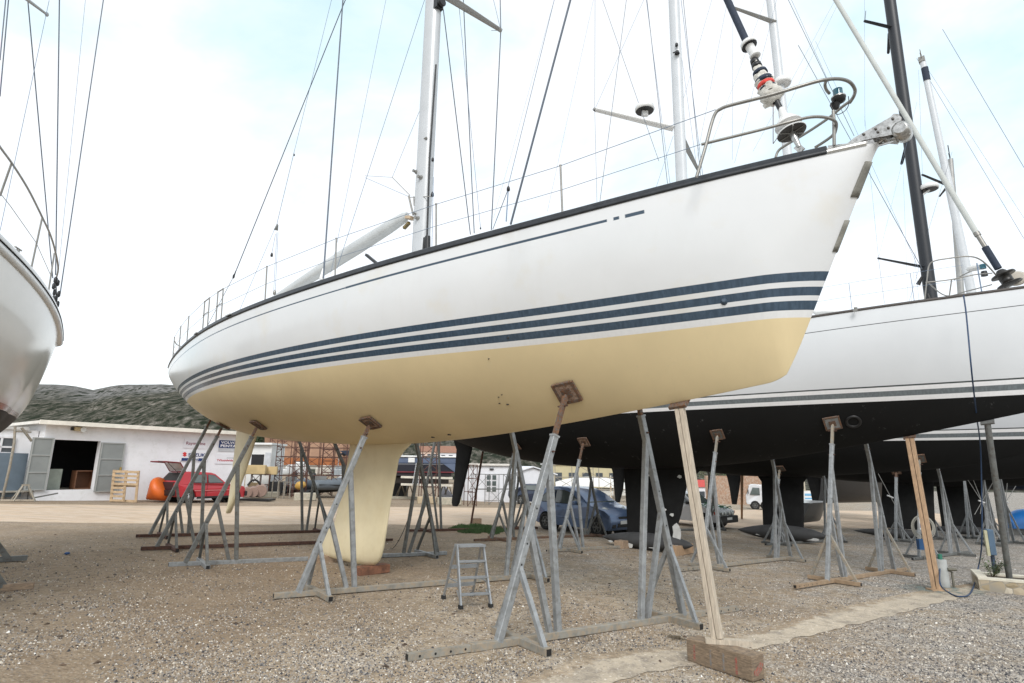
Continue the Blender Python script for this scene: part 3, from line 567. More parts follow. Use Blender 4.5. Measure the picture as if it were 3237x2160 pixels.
# pulpit in stainless tube, traced from its bends
def pp(px, py, o): return h1.PL(px, py, o)
top = [(2202, 560, .85), (2230, 465, .80), (2249, 392, .76), (2262, 358, .745), (2278, 345, .73), (2310, 333, .70), (2440, 300, .57), (2560, 264, .42), (2612, 252, .34), (2655, 250, .22), (2686, 260, .08), (2702, 282, -.06), (2700, 302, -.2), (2686, 325, -.28)]
def smooth(pts, n=6):
    P = [np.array(p) for p in pts]; o = []
    for i in range(len(P)-1):
        p0, p1, p2, p3 = P[max(i-1, 0)], P[i], P[i+1], P[min(i+2, len(P)-1)]
        for k in range(n):
            t = k/n; o.append(.5*((2*p1)+(-p0+p2)*t+(2*p0-5*p1+4*p2-p3)*t*t+(-p0+3*p1-3*p2+p3)*t**3))
    return o+[P[-1]]
mb = MB(); mb.tube(smooth([pp(*q) for q in top]), .0175, 10)
mb.tube(smooth([pp(*q) for q in [(2217, 457, .80), (2400, 412, .62), (2500, 385, .52), (2560, 371, .42), (2605, 371, .33), (2638, 382, .26), (2644, 400, .18), (2638, 425, .1)]]), .015, 10)
mb.tube(smooth([pp(*q) for q in [(2452, 498, -.45), (2460, 478, -.46), (2480, 462, -.46), (2550, 420, -.42), (2616, 376, -.36), (2660, 340, -.3), (2690, 318, -.28)]]), .015, 10)
mb.tube(smooth([pp(*q) for q in [(2576, 467, -.3), (2606, 448, -.28), (2632, 428, -.2), (2642, 408, -.1)]]), .015, 10)
mb.tube([pp(2637, 460, .18), pp(2636, 380, .2), pp(2634, 350, .2)], .016, 10)
mb.tube(smooth([pp(2612, 254, .34), pp(2608, 268, .3), pp(2612, 284, .26), pp(2622, 296, .2)]), .015, 8)
PUL = mb.build('pulpit', STEELM, Y1)
mb = MB(); a = h1.PL(2632, 350, .2); b_ = h1.PL(2632, 344, .2)
cl = h1.PL(2650, 305, .12); mb.lathe(cl+V3(0, 0, -.075), V3(0, 0, 1), [(0, .03), (.02, .06), (.06, .066)], 16); mb.lathe(h1.PL(2640, 330, .12), V3(0, 0, -1), [(0, .05), (.05, .03)], 10); LN = mb.build('bow_light', BLACK, PUL)
mb = MB(); mb.lathe(cl+V3(0, 0, -.015), V3(0, 0, 1), [(0, .045), (.09, .045)], 16); mb.build('lens', mat('teal_lens', (.02, .12, .17), .15, 0, .1, 5, coat=.5), LN)
mb = MB(); mb.lathe(cl+V3(0, 0, -.02), V3(0, 0, 1), [(0, .068), (.012, .068)], 16); mb.lathe(cl+V3(0, 0, -.01), V3(0, 0, 1), [(0, .054), (.005, .054)], 16); mb.build('lamp_cap', STEEL, LN)
mb = MB(); mb.tube(smooth([h1.PL(2638, 355, .2), h1.PL(2650, 362, .15), h1.PL(2672, 350, .1), h1.PL(2683, 330, .1), h1.PL(2682, 305, .1)]), .004, 5); mb.tube(smooth([h1.PL(2634, 350, .2), h1.PL(2626, 330, .2), h1.PL(2640, 320, .15)]), .008, 5); mb.build('lamp_cable', BLACK, PUL)
# lifelines
for side in (1, -1):
    T = tops[side]; end = h1.PL(2262, 347, .76) if side > 0 else h1.W(np.float64(.90), -.85, h1.st(.90)[0]+.7); end2 = h1.PL(2214, 457, .8) if side > 0 else h1.W(np.float64(.90), -.85, h1.st(.90)[0]+.4)
    mb = MB(); mb.tube(T+[end], .004, 5); mb.build('upper_lifeline', WIREL, Y1)
    mb = MB(); mb.tube([t-V3(0, 0, HGT*.48)-h1.n*side*.014 for t in T]+[end2], .0035, 5); mb.build('lower_lifeline', WIREL, Y1)
# gate hoops and pushpit
for i, j in ((3, 4), (5, 6)):
    mb = MB(); mb.tube([tops[1][i], tops[1][j]], .0125, 8); mb.tube([tops[1][i]-V3(0, 0, .3), tops[1][j]-V3(0, 0, .3)], .009, 8); mb.build('gate_hoop', STEELM, Y1)
mb = MB()
q1 = [h1.sheer(.03, s_, .04, -.04)+V3(0, 0, .62) for s_ in (1, -1)]; q0 = [h1.W(np.float64(.004), s_*1.0, h1.st(0)[0]+.6) for s_ in (1, -1)]
mb.tube(smooth([q1[0], q0[0], q0[1], q1[1]]), .0125, 8); mb.tube(smooth([p-V3(0, 0, .3) for p in (q1[0], q0[0], q0[1], q1[1])]), .01, 8)
for p in q0: mb.tube([p, p-V3(0, 0, .6)], .0125, 8)
mb.build('pushpit', STEELM, Y1)
mb = MB(); a = h1.W(np.float64(.002), .95, 4.5)
for k in range(3): mb.tube([a+h1.n*(-.12*k), a+h1.n*(-.12*k)+V3(0, 0, -.55)], .01, 6)
mb.tube([a, a-h1.n*.24], .012, 6); mb.tube([a-V3(0, 0, .5), a-h1.n*.24-V3(0, 0, .5)], .012, 6); mb.build('stern_ladder', STEELM, Y1)
# forestay with furled genoa remains, swivel and drum
pa = h1.PL(2290, -20, 0); pb = h1.PL(2364, 142, 0); pc = h1.PL(2508, 450, 0); ax = (pb-pa)/np.linalg.norm(pb-pa)
fd = pc-pb; fd /= np.linalg.norm(fd)
FOR = MB(); FOR.tube([pb-ax*9, pb], .04, 12, sy=1.0); FOR = FOR.build('furled_headsail', NAVY, Y1)
def along(px, py): return h1.PL(px, py, 0)
mb = MB(); mb.tube([along(2440, 292), along(2474, 358)], .030, 12); mb.build('luff_foil', BLACK, Y1)
mb = MB(); p0 = along(2355, 140); p1 = along(2372, 165); u_ = (along(2390, 200)-p0); u_ /= np.linalg.norm(u_)
mb.lathe(p0+h1.d*.03, u_, [(0, .05), (.0, .085), (.05, .09), (.05, .05), (.20, .045), (.205, .06), (.235, .06), (.24, .035)], 18); SW = mb.build('halyard_swivel', WHITEP, Y1)
mb = MB(); mb.lathe(p0+h1.d*.03, u_, [(.052, .05), (.058, .088), (.062, .05)], 18); mb.build('swivel_ring', BLACK, SW)
SAILW = mat('crumpled_offwhite_sail', (.62, .60, .55), .9, 0, .15, 9, (.40, .38, .33), (.5, .7), 1.0, 16)
rows = []; mb0 = MB(); mb0.tube([along(2378, 178), along(2392, 210)], .022, 8); mb0.build('wire_terminal', STEELM, Y1); q0_ = along(2384, 192); q1_ = along(2440, 330); sg = 20; prf = [(0, .03), (.06, .05), (.14, .045), (.2, .07), (.3, .06), (.36, .095), (.44, .085), (.52, .12), (.58, .1), (.68, .13), (.74, .11), (.82, .14), (.9, .12), (.97, .09), (1, .03)]
d_ = q1_-q0_; dl = np.linalg.norm(d_); d_ /= dl; a_ = h1.n; b2_ = np.cross(d_, a_)
for u, r in prf: rows.append([q0_+d_*dl*u+h1.d*.03*u+(a_*math.cos(2*math.pi*i/sg)+b2_*math.sin(2*math.pi*i/sg))*r*.8*(1+.5*noise.noise((u*9, math.cos(6.28*i/sg)*1.7, math.sin(6.28*i/sg)*1.7))) for i in range(sg)])
mb = MB(); mb.grid(rows, closed=True); SB = mb.build('wrapped_sail_tack', SAILW, Y1)
for u, r, m_, w_ in ((.03, .06, BLACK, .03), (.13, .07, BLACK, .028), (.30, .10, NAVY, .022), (.50, .125, NAVY, .028), (.60, .122, mat('red_cord', (.65, .06, .045), .8, 0, .3, 30), .026), (.68, .125, NAVY, .012), (.80, .13, mat('dark_cord', (.05, .045, .04), .8), .006), (.90, .12, mat('tan_cord', (.2, .17, .12), .8), .006)):
    mb = MB(); mb.lathe(q0_+d_*dl*u+h1.d*.03*u, d_, [(-w_, r*.6), (-w_*.9, r*.76), (w_*.9, r*.8), (w_, r*.6)], 20); mb.build('lashing', m_, SB)
mb = MB(); mb.add([along(2438, 300), along(2410, 335), along(2418, 345), along(2440, 335), along(2446, 312), along(2432, 322)+h1.n*.06], [(0, 1, 5), (1, 2, 5), (2, 3, 5), (3, 4, 5), (4, 0, 5)]); mb.build('sail_corner', SAILW, SB)
dc = along(2503, 420); dn = (along(2478, 365)-along(2503, 420)); dn /= np.linalg.norm(dn)
mb = MB(); mb.lathe(dc, dn, [(0, .03), (.0, .15), (.012, .152), (.012, .06), (.10, .06), (.10, .14), (.112, .14), (.20, .075), (.24, .04), (.30, .035), (.34, .03)], 28); DR = mb.build('furling_drum', WHITEP, Y1)
mb = MB(); mb.lathe(dc-dn*.003, dn, [(-.002, .10), (.0, .148), (.003, .148)], 28)
mb.build('drum_underside', mat('dark_drum_plate', (.05, .045, .04), .5, .3), DR)
mb = MB()
for k in range(6):
    a2 = k*math.pi/3+.4; r_ = np.cross(dn, h1.n); r_ /= np.linalg.norm(r_); v_ = h1.n*math.cos(a2)+r_*math.sin(a2); v_ -= dn*(v_@dn); mb.beam(dc-dn*.008, dc+v_*.145-dn*.008, .008)
mb.build('drum_spoke', STEELM, DR)
mb = MB(); mb.tube([dc-dn*.005, along(2518, 448), along(2527, 466)], [.035, .03, .022], 12); mb.beam(along(2518, 462), along(2536, 478), .02, .07); mb.build('forestay_toggle', STEEL, DR)
mb = MB(); mb.tube([along(2444, 325), h1.PL(2444, 455, .05), h1.PL(2460, 432, .06)], .004, 5); mb.build('furling_line', mat('maroon_line', (.10, .03, .04), .8), Y1)
# bow roller and anchor
def BR(px, py, o): return h1.PL(px, py, o)
outl = [(2680, 455), (2700, 438), (2770, 398), (2815, 372), (2826, 361), (2838, 362), (2850, 374), (2846, 398), (2830, 425), (2800, 432), (2775, 436), (2700, 452), (2620, 473), (2618, 462)]
mb = MB(); pl = [BR(px, py, .09) for px, py in outl]; mb.poly(pl, .012, h1.n); R1 = mb.build('bow_roller_cheek', STEEL, Y1); mbo = MB(); mbo.tube(pl+[pl[0]], .005, 5, cap=False); mbo.build('dark_outline', mat('dark_outline_steel', (.12, .11, .10), .4, .5), R1)  # dark tube added round the cheek to outline the bright plate
mb = MB(); pl = [BR(px, py, .09)-h1.n*.16 for px, py in outl]; mb.poly(pl, .012, h1.n); mb.build('bow_roller_cheek', STEEL, Y1)
BOLTDK = mat('dark_bolt_steel', (.14, .13, .12), .35, .7, .2, 10)  # darker grey steel for the bolts
c = BR(2836, 408, .06)-h1.n*.06; mb = MB(); mb.lathe(c-h1.n*.07, h1.n, [(0, .065), (.012, .075), (.07, .055), (.128, .075), (.14, .065)], 22); mb.build('anchor_roller', BLACKR, Y1)
mb = MB(); c2 = BR(2852, 418, .03); mb.lathe(c2-h1.n*.10, h1.n, [(0, .05), (.01, .07), (.10, .08), (.19, .07), (.2, .05)], 26); mb.tube([c2, BR(2800, 440, 0)], .03, 10); mb.build('anchor_shank', STEEL, Y1)
mb = MB()
rr_ = random.Random(4)
for k in range(9):
    c = BR(2778+k*11, 452-k*4+rr_.uniform(-6, 6), rr_.uniform(-.05, .08)); a2 = rr_.uniform(0, 6); v = V3(math.cos(a2), math.sin(a2), rr_.uniform(-.5, .5)); mb.tube([c-v*.03, c+v*.03], .014, 8); 
mb.beam(BR(2762, 440, .0), BR(2836, 446, .0), .12, .02); mb.beam(BR(2776, 462, .05), BR(2825, 448, .06), .012); mb.build('anchor_chain', STEEL, Y1)
for px_, py_ in ((2808, 405), (2775, 418), (2768, 408), (2730, 425), (2822, 376)):
    mb = MB(); c = BR(px_, py_, .105); mb.lathe(c, h1.n, [(-.006, .012), (.008, .012), (.01, .005)], 10); mb.build('bolt', BOLTDK, R1)
# ------------------------------------------------------------------ second yacht and those behind it
h2, h3, h4, h5 = BOAT[2], BOAT[3], BOAT[4], BOAT[5]
BOT = (.0075, .0078, .008)
def simple_yacht(h, label, top, bands, thin, kx, scuff, keel, rud, blb, group, cab=True, railc=None):
    r = thing('sailing_yacht', label, 'sailing yacht', kx, group)
    HMx = hull_mat('hull_paint', top, BOT, bands, thin=thin, toprough=.3, botrough=.8, botvar=.3, scuff=scuff); build_hull(h, r, HMx); build_deck(h, r, WHITEP)
    build_rail(h, r, railc or mat('dark_wood_rail', (.06, .05, .045), .6), .0, .985, hgt=.045); build_rail(h, r, railc or RAILM, .0, .985, hgt=.045, side=-1)
    KM = mat('black_antifouling', (.009, .0094, .0098), .82, 0, .3, 3, (.45, .45, .43) if scuff else (.014, .0145, .015), (.72, .73) if scuff else (.5, .7), mscale=1.9, spec=.25)
    foil(h, r, 'keel', KM, keel); foil(h, r, 'rudder', KM, rud)
    if blb: bulb(h, r, 'keel_bulb', mat('charcoal_bulb_paint', (.045, .046, .048), .75, 0, .25, 3, (.45, .45, .43) if scuff else (.04, .041, .042), (.72, .73) if scuff else (.5, .7), mscale=1.9), *blb)
    return r
GR = (.13, .15, .16)
Y2 = simple_yacht(h2, 'pale grey yacht with black bottom and flaking keel bulb, directly behind the cream-bottomed yacht', (.66, .68, .70), [(.0, .30, (.82, .82, .83)), (.30, .66, GR), (.66, .93, (.82, .82, .83)), (.93, 1.03, (.05, .06, .06))], [(.325, .340, (.03, .035, .04), .03, .985)],
    (3.75, 16.5, gz(3.75, 16.5)), (.10, .10, .10), [(1.95, 0.4431, 0.5873, .11), (1.75, 0.4441, 0.5713, .11), (1.4, 0.4451, 0.5495, .11), (.6, 0.4471, 0.5375, .11), (0, 0.4471, 0.5246, .12), (-.12, 0.4471, 0.5216, .12)],
    [(2.9, 0.0404, 0.102, .1), (2.4, 0.0553, 0.101, .1), (1.4, 0.0513, 0.0851, .11), (.5, 0.0454, 0.0682, .12), (.38, 0.0483, 0.0623, .1)], (0.4003, 0.5534, -.155, .23), 'yachts in the row beyond')
Y3 = simple_yacht(h3, 'white yacht with black bottom and slim keel bulb, second behind the cream-bottomed yacht', (.60, .625, .655), [(.0, .24, (.82, .82, .83)), (.24, .62, GR), (.62, .9, (.82, .82, .83)), (.9, 1.0, (.05, .06, .06))], [(.3, .32, (.03, .035, .04), .03, .985)],
    (9.6, 21.2, gz(9.6, 21.2)), None, [(1.85, .42, .56, .11), (1.6, .435, .54, .11), (1.35, .444, .529, .11), (.6, .442, .525, .11), (-.2, .44, .521, .12), (-.4, .44, .521, .12)],
    [(2.4, .055, .108, .1), (1.6, .07, .106, .1), (.9, .073, .1, .11), (.35, .076, .088, .12)], (.385, .562, -.385, .285), 'yachts in the row beyond')
Y4 = simple_yacht(h4, 'dark-bottomed yacht third behind the cream-bottomed yacht, below the black carbon mast', (.72, .73, .74), [(.0, .3, (.82, .82, .83)), (.3, .62, GR)], None,
    (16.1, 25.2, gz(16.1, 25.2)), None, [(1.7, .44, .59, .11), (1.4, .462, .568, .11), (.6, .455, .563, .11), (-.55, .449, .558, .12)], [(2.2, .05, .108, .1), (1.4, .065, .106, .1), (.9, .07, .1, .11), (.1, .074, .088, .12)], (.385, .56, -.75, .19), 'yachts in the row beyond')
Y5 = simple_yacht(h5, 'farthest dark-bottomed yacht of the row, below the tall white mast with a navy band', (.72, .73, .74), [(.0, .3, (.82, .82, .83)), (.3, .62, GR)], None,
    (22.3, 29.5, gz(22.3, 29.5)), None, [(1.2, .42, .53, .11), (.3, .42, .53, .11), (-.9, .42, .53, .12)], [(2.0, .05, .108, .1), (1.2, .065, .106, .1), (.6, .07, .1, .11), (-.1, .074, .088, .12)], (.385, .56, -1.0, .2), 'yachts in the row beyond')
Y4['group'] = Y5['group'] = 'yachts in the row beyond'
# bare patches where paint has flaked off keel and bulb of the second yacht (thin flakes of grey primer)
PRIM = mat('bare_grey_primer', (.55, .56, .55), .7, 0, .12, 10)
def patch(h, root, px, py, rx, ry, o, rs=0):
    c = h.PL(px, py, o); mb = MB(); rr = random.Random(rs); n = 13; pts = []
    for k in range(n): a = 2*math.pi*k/n; q = rr.uniform(.7, 1.15); pts.append(c+h.d*rx*q*math.cos(a)+V3(0, 0, 1)*ry*q*math.sin(a))
    mb.poly(pts, .006, h.n); return mb.build('bare_patch', PRIM, root)
for i, (px, py, rx, ry, o) in enumerate([(2098, 1612, .08, .05, .10), (2124, 1628, .06, .045, .10), (2099, 1656, .05, .06, .10), (2148, 1507, .07, .045, .08), (2052, 1503, .05, .03, .10), (2139, 1690, .13, .26, .05), (1993, 1722, .07, .10, .21), (2130, 1729, .20, .06, .19), (1931, 1711, .09, .035, .09), (2062, 1731, .14, .025, .21), (2001, 1692, .07, .03, .12)]): patch(h2, Y2, px, py, rx, ry, o, i)
for i, (px, py, rx, ry, o) in enumerate([(2430, 1693, .42, .03, .21), (2560, 1705, .34, .055, .17), (2393, 1682, .10, .03, .16)]): patch(h3, Y3, px, py, rx, ry, o, 20+i)
mb = MB(); rows = []
pc_, t_ = h2.PL(2702, 1371, .55), 0
nn2 = V3(0, 0, 0)+h2.normal(pc_[0], pc_[1]); zc = h2.bottom(pc_[0], pc_[1])
sh = h2.PL(2702, 1371, .55); sh[2] = zc
mb.lathe(sh+nn2*.012, nn2, [(-.05, .15), (0, .16), (.004, .11), (-.02, .10)], 26); mb.build('thruster_tunnel', BLACK, Y2)
ALUW = mat('white_mast_paint', (.56, .585, .61), .35, 0, .04, 3)
M2, mm2 = mast(h2, Y2, (2155, 575), (2130, 0), .17, .12, ALUW, 25)
M3, mm3 = mast(h3, Y3, (2488, 475), (2436, 0), .17, .12, ALUW, 25)
mb = MB(); c = h3.PL(2474, 268, 0); mb.lathe(c, V3(0, 0, 1), [(0, .05), (0, .30), (.06, .33), (.22, .31), (.3, .2), (.32, .05)], 24); mb.build('radar_dome', WHITEP, M3)
M4, mm4 = mast(h4, Y4, (2944, 950), (2812, -5), .24, .19, CARBON, 27)
M5, mm5 = mast(h5, Y5, (3072, 930), (2915, 185), .24, .19, ALUW, 24.6, t1=.62)
mb = MB(); A = h5.PL(2921, 210, .18); B = h5.PL(2929, 250, .2); rows = []
for P_ in (A, B): rows.append([P_-h5.n*.18+h5.d*.17*math.cos(a)+h5.n*.14*math.sin(a) for a in np.linspace(0, 6.283, 17)[:-1]])
mb.grid(rows, closed=True); mb.build('mast_band', NAVY, M5)
mb = MB(); c = h5.PL(2914, 190, 0)
for v in ((1, 0, .3), (-1, 0, .2), (0, 0, 1), (-.6, 0, .9), (.5, 0, .9)): mb.tube([c, c+h5.n*v[0]*.5+V3(0, 0, v[2]*.6)], .02, 6)
mb.box(c, .3, .3, .3, (h5.d, h5.n, V3(0, 0, 1))); mb.build('masthead_instruments', STEELM, M5)
# a shorter mast, its own yacht hidden beyond the row
h6 = Hull(shifted(HP[5], 6, 4.4, -.26))
Y6 = thing('sailing_yacht', 'yacht hidden behind the row, only its bare grey mast showing beside the navy-banded mast', 'sailing yacht', (28, 34, gz(28, 34)), 'yachts in the row beyond')
build_hull(h6, Y6, hull_mat('hull_paint_far', (.7, .7, .72), BOT, [(.0, .3, (.8, .8, .8)), (.3, .62, GR)]), nt_=50, nu=16); build_deck(h6, Y6, WHITEP)
M6, mm6 = mast(h6, Y6, (3038, 930), (3005, 520), .2, .15, ALUG, 21.5, t1=.8)
mb = MB(); c = mm6[1]; mb.tube([c, c+V3(0, 0, 1.0)], .03, 6); mb.tube([c, c+h6.n*-.9+V3(0, 0, .1)], .03, 6); mb.tube([c, c+h6.n*.5+V3(0, 0, .2)], .03, 6); mb.build('masthead_instruments', BLACK, M6)
# spreaders and radars beyond
s2, tip2 = spreader(h2, M2, (2128, 407), (1880, 347), .05, 1.25, .10, .07, WHITEP)
spreader(h2, M2, (2152, 430), (2205, 535), -.05, -1.2, .10, .05, ALUG); spreader(h3, M3, (2452, 72), (2316, 24), .05, 1.2, .1, .06, ALUG)
mb = MB(); mb.lathe(tip2-h2.n*.03, h2.n, [(0, .05), (.07, .05)], 10); mb.build('spreader_tip', BLACK, s2)
mb = MB(); c = h2.PL(2038, 352, .4); mb.lathe(c, V3(0, 0, 1), [(0, .02), (0, .27), (.05, .30), (.16, .28), (.22, .15)], 26); RD2 = mb.build('radar_dome', WHITEP, s2)
mb = MB(); mb.lathe(c-V3(0, 0, .004), V3(0, 0, 1), [(-.006, .1), (0, .26), (.004, .27)], 26); mb.build('dome_base', BLACK, RD2)
mb = MB(); mb.beam(c-V3(0, 0, .01), c-V3(0, 0, .16), .12, .18); mb.build('dome_bracket', WHITEP, RD2)
mb = MB(); c = h2.PL(2140, 162, .16); mb.lathe(c, -V3(0, 0, 1), [(0, .05), (.09, .08)], 12); mb.lathe(h2.PL(2139, 145, .16), V3(0, 0, 1), [(0, .05), (.08, .04)], 10); mb.tube([c, h2.PL(2127, 168, .2)], .02, 6); mb.build('deck_light', BLACK, M2)
spreader(h4, M4, (2820, 88), (2733, 67), .1, 1.0, .09, .07, CARBON); spreader(h4, M4, (2922, 845), (2777, 817), .1, 1.5, .10, .06, CARBON); spreader(h4, M4, (2870, 445), (2850, 518), -.1, -.9, .08, .06, CARBON); spreader(h4, M4, (2812, 105), (2808, 168), -.1, -.9, .08, .06, CARBON)
mb = MB(); c = h4.PL(2938, 600, -.1); mb.lathe(c, V3(0, 0, 1), [(0, .02), (0, .34), (.08, .37), (.2, .34), (.27, .18)], 26); mb.beam(c-V3(0, 0, .02), h4.PL(2915, 618, 0), .1, .06); RD4 = mb.build('radar_dome', WHITEP, M4)
mb = MB(); mb.lathe(c-V3(0, 0, .005), V3(0, 0, 1), [(-.008, .1), (0, .3), (.004, .32)], 26); mb.build('dome_base', BLACK, RD4)
spreader(h5, M5, (2988, 583), (2916, 553), .1, 1.5, .09, .07, CARBON); spreader(h5, M5, (2995, 590), (2971, 620), -.1, -.9, .08, .05, CARBON)
# forestay of the second yacht with furled white sail, navy cuff and black drum
mb = MB(); A = h2.PL(2636, -10, 0); B = h2.PL(3085, 735, 0); mb.tube([A+(A-B)*.6, B], .055, 12); mb.build('furled_headsail', mat('white_furled_sail', (.50, .52, .50), .8, 0, .06, 5), Y2)
mb = MB(); mb.tube([h2.PL(3085, 735, 0), h2.PL(3116, 784, 0)], .045, 12); mb.tube([h2.PL(3085, 735, 0), h2.PL(3092, 746, 0)], .06, 12); mb.build('swivel', STEELM, Y2)
mb = MB(); mb.tube([h2.PL(3114, 782, 0), h2.PL(3156, 850, 0)], .065, 12); mb.build('sail_cuff', NAVY, Y2)
DRB = mat('black_drum_cover', (.016, .014, .012), .35, 0, .2, 10)
a = h2.PL(3160, 855, 0); b_ = h2.PL(3196, 905, 0); u = (b_-a)/np.linalg.norm(b_-a)
mb = MB(); mb.lathe(a, u, [(0, .06), (.04, .09), (.10, .10), (.10, .2), (.13, .21), (.13, .11), (.32, .11), (.32, .21), (.34, .22), (.36, .05)], 26); mb.build('furling_drum', DRB, Y2)
mb = MB(); mb.lathe(h2.PL(3212, 884, -.3), h2.n+V3(0, 0, .5), [(0, .05), (0, .17), (.05, .18), (.10, .12)], 24); mb.build('spotlight', mat('grey_lamp_shell', (.42, .38, .32), .5), Y2)
# second yacht's pulpit, lifelines, lamp
ps = lambda L_: [h2.PL(*q) for q in L_]
mb = MB(); mb.tube(smooth(ps([(2922, 955, .62), (2931, 880, .6), (2936, 843, .58), (2952, 826, .56), (3000, 817, .5), (3060, 811, .42), (3100, 822, .3), (3140, 860, .1), (3184, 918, -.1)])), .014, 8)
mb.tube(smooth(ps([(2926, 893, .6), (3000, 885, .5), (3080, 869, .4), (3136, 864, .2)])), .012, 8); mb.tube(smooth(ps([(2935, 895, .55), (2990, 935, -.4), (3060, 920, -.4), (3136, 900, -.3)])), .012, 8); mb.tube(ps([(3008, 885, .5), (3001, 936, .45)]), .012, 8); mb.tube(smooth(ps([(3015, 886, -.5), (3060, 862, -.5), (3110, 845, -.3)])), .012, 8); mb.build('pulpit', STEELM, Y2)
mb = MB(); c = h2.PL(3110, 858, .15); mb.lathe(c, V3(0, 0, -1), [(0, .05), (.1, .06)], 10); BL2 = mb.build('bow_light', BLACK, Y2); mb = MB(); mb.lathe(h2.PL(3108, 850, .15), V3(0, 0, 1), [(0, .055), (.09, .055)], 12); mb.build('lens', mat('teal_lens_b', (.02, .12, .17), .2), BL2)
mb = MB(); mb.lathe(h2.PL(3080, 853, -.3), V3(0, 0, 1), [(0, .12), (.03, .14), (.07, .12)], 18); mb.build('deck_hatch', WHITEP, Y2)
mb = MB(); mb.grid([[h2.PL(2570+75*u, 985-3*u+(-8*math.sin(math.pi*u) if k else 6), .3) for u in np.linspace(0, 1, 8)] for k in (0, 1)]); o = mb.build('dinghy_cover', WHITEP, Y2); s_ = o.modifiers.new('s', 'SOLIDIFY'); s_.thickness = .2
mb = MB(); mb.beam(h2.PL(2702, 978, 1.3), h2.PL(2706, 984, 1.3), .05, .08); mb.tube([h2.PL(2700, 974, 1.3), h2.PL(2710, 974, 1.3)], .02, 6); mb.build('cleat', STEELM, Y2)
def R(h, root, L_):
    for q in L_: wire(h, root, *q)
R(h2, Y2, [((1887, 640), 1.6, (1880, 347), 1.25, .004, WIRE, 1, 'shroud'), ((1880, 347), 1.25, (1881, 0), 1.25, .0045, WIRE, 1.5, 'shroud'), ((1896, 640), 1.7, (1980, 0), 1.0, .006, WIRE, 1.5, 'shroud'), ((1880, 347), 1.25, (2035, 0), .3, .004, WIREL, 1.4, 'shroud'),
  ((2083, 510), .6, (1905, 0), .4, .0055, WIRE, 1.6, 'running_stay'), ((2110, 580), .8, (2045, 0), .5, .007, WIRE, 1.5, 'running_stay'), ((2118, 580), -.8, (2052, 70), -.5, .005, WIREL, 1.6, 'shroud'), ((1730, 670), 1.9, (1876, 0), 1.2, .003, WIREL, 1.5, 'shroud'),
  ((2222, 560), -1.3, (2153, 0), -.9, .006, WIREL, 1.5, 'shroud'), ((2215, 560), -1.3, (2160, 0), -1.0, .007, WIRE, 1.5, 'shroud'), ((2203, 533), -1.2, (2130, 0), -.8, .004, WIREL, 1.5, 'shroud'), ((2075, 590), .7, (2128, 430), .1, .004, WIREL, 1, 'lashing'), ((2150, 350), .0, (2250, 0), -.3, .003, WIREL, 1.6, 'halyard'),
  ((2203, 500), -1.2, (2300, 0), -1.2, .003, WIREL, 1.3, 'shroud'), ((1560, 690), 1.9, (1752, 0), 1.0, .003, WIREL, 1.5, 'backstay')])
R(h3, Y3, [((2315, 505), 1.5, (2317, 24), 1.2, .004, WIREL, 1.4, 'shroud'), ((2322, 515), 1.5, (2455, 0), .3, .004, WIREL, 1.5, 'shroud'), ((2700, 430), .3, (2492, 0), .3, .008, WIRE, 1.5, 'forestay'), ((2620, 260), .3, (2502, 0), .3, .005, WIREL, 1.5, 'forestay'), ((2240, 480), 1.0, (2420, 0), .8, .003, WIREL, 1.4, 'halyard'), ((2380, 480), .5, (2640, 0), .5, .003, WIREL, 1.4, 'halyard'), ((2460, 400), -1, (2655, 0), -1, .003, WIREL, 1.4, 'halyard'),
  ((2915, 850), .2, (2746, 545), .2, .008, WIRE, 2.6, 'forestay'), ((2905, 850), .3, (2755, 520), .3, .004, WIREL, 2.4, 'halyard')])
R(h4, Y4, [((2734, 400), 1.5, (2733, 67), 1.0, .004, WIREL, 1.4, 'shroud'), ((2737, 35), 1.0, (2734, 67), 1.0, .012, WIRE, 1, 'antenna'), ((2796, 960), 1.8, (2777, 817), 1.5, .005, WIRE, 1, 'shroud'), ((2777, 817), 1.5, (2752, 560), 1.2, .004, WIREL, 1.8, 'shroud'), ((2778, 812), 1.5, (2850, 520), .9, .003, WIREL, 1.7, 'shroud'), ((2930, 745), .3, (3010, 480), .3, .004, WIRE, 1.0, 'halyard'), ((2873, 955), 1.2, (2905, 850), .6, .005, WIREL, 1, 'shroud'), ((2905, 950), .6, (2890, 800), .6, .004, WIREL, 1.0, 'halyard'), ((2855, 540), -.9, (2870, 960), -1.5, .003, WIREL, 1, 'shroud')])
mb = MB(); mb.tube([h4.PL(2915, 875, .3), h4.PL(2902, 900, .3)], [.05, .09], 8); mb.tube([h4.PL(2932, 930, .2), h4.PL(2938, 945, .2)], .08, 8); mb.build('rope_coil', BLACK, M4)
R(h5, Y5, [((3237, 530), .0, (2925, 0), .0, .010, WIREL, 1.2, 'forestay'), ((3237, 755), .0, (2925, 230), .0, .008, WIREL, 1.1, 'forestay'), ((3237, 690), -.6, (2940, 230), -.2, .005, WIREL, 1.1, 'forestay'), ((2916, 553), 1.5, (2905, 250), .6, .005, WIREL, 1.1, 'shroud'), ((2880, 960), 1.6, (2916, 553), 1.5, .004, WIREL, 1, 'shroud')])
mb = MB()
for t0_ in np.linspace(.62, .97, 7):
    p = h2.sheer(t0_, 1, .02, -.05); mb2_ = MB(); mb2_.tube([p, p+V3(0, 0, .62)], .006 if t0_ < .9 else .012, 6); mb2_.build('stanchion', WIREL, Y2)
for dz in (.62, .32):
    mb = MB(); mb.tube([h2.sheer(t0_, 1, .02+dz, -.05) for t0_ in np.linspace(.45, .9, 20)], .003, 4); mb.build('lifeline', WIREL, Y2)
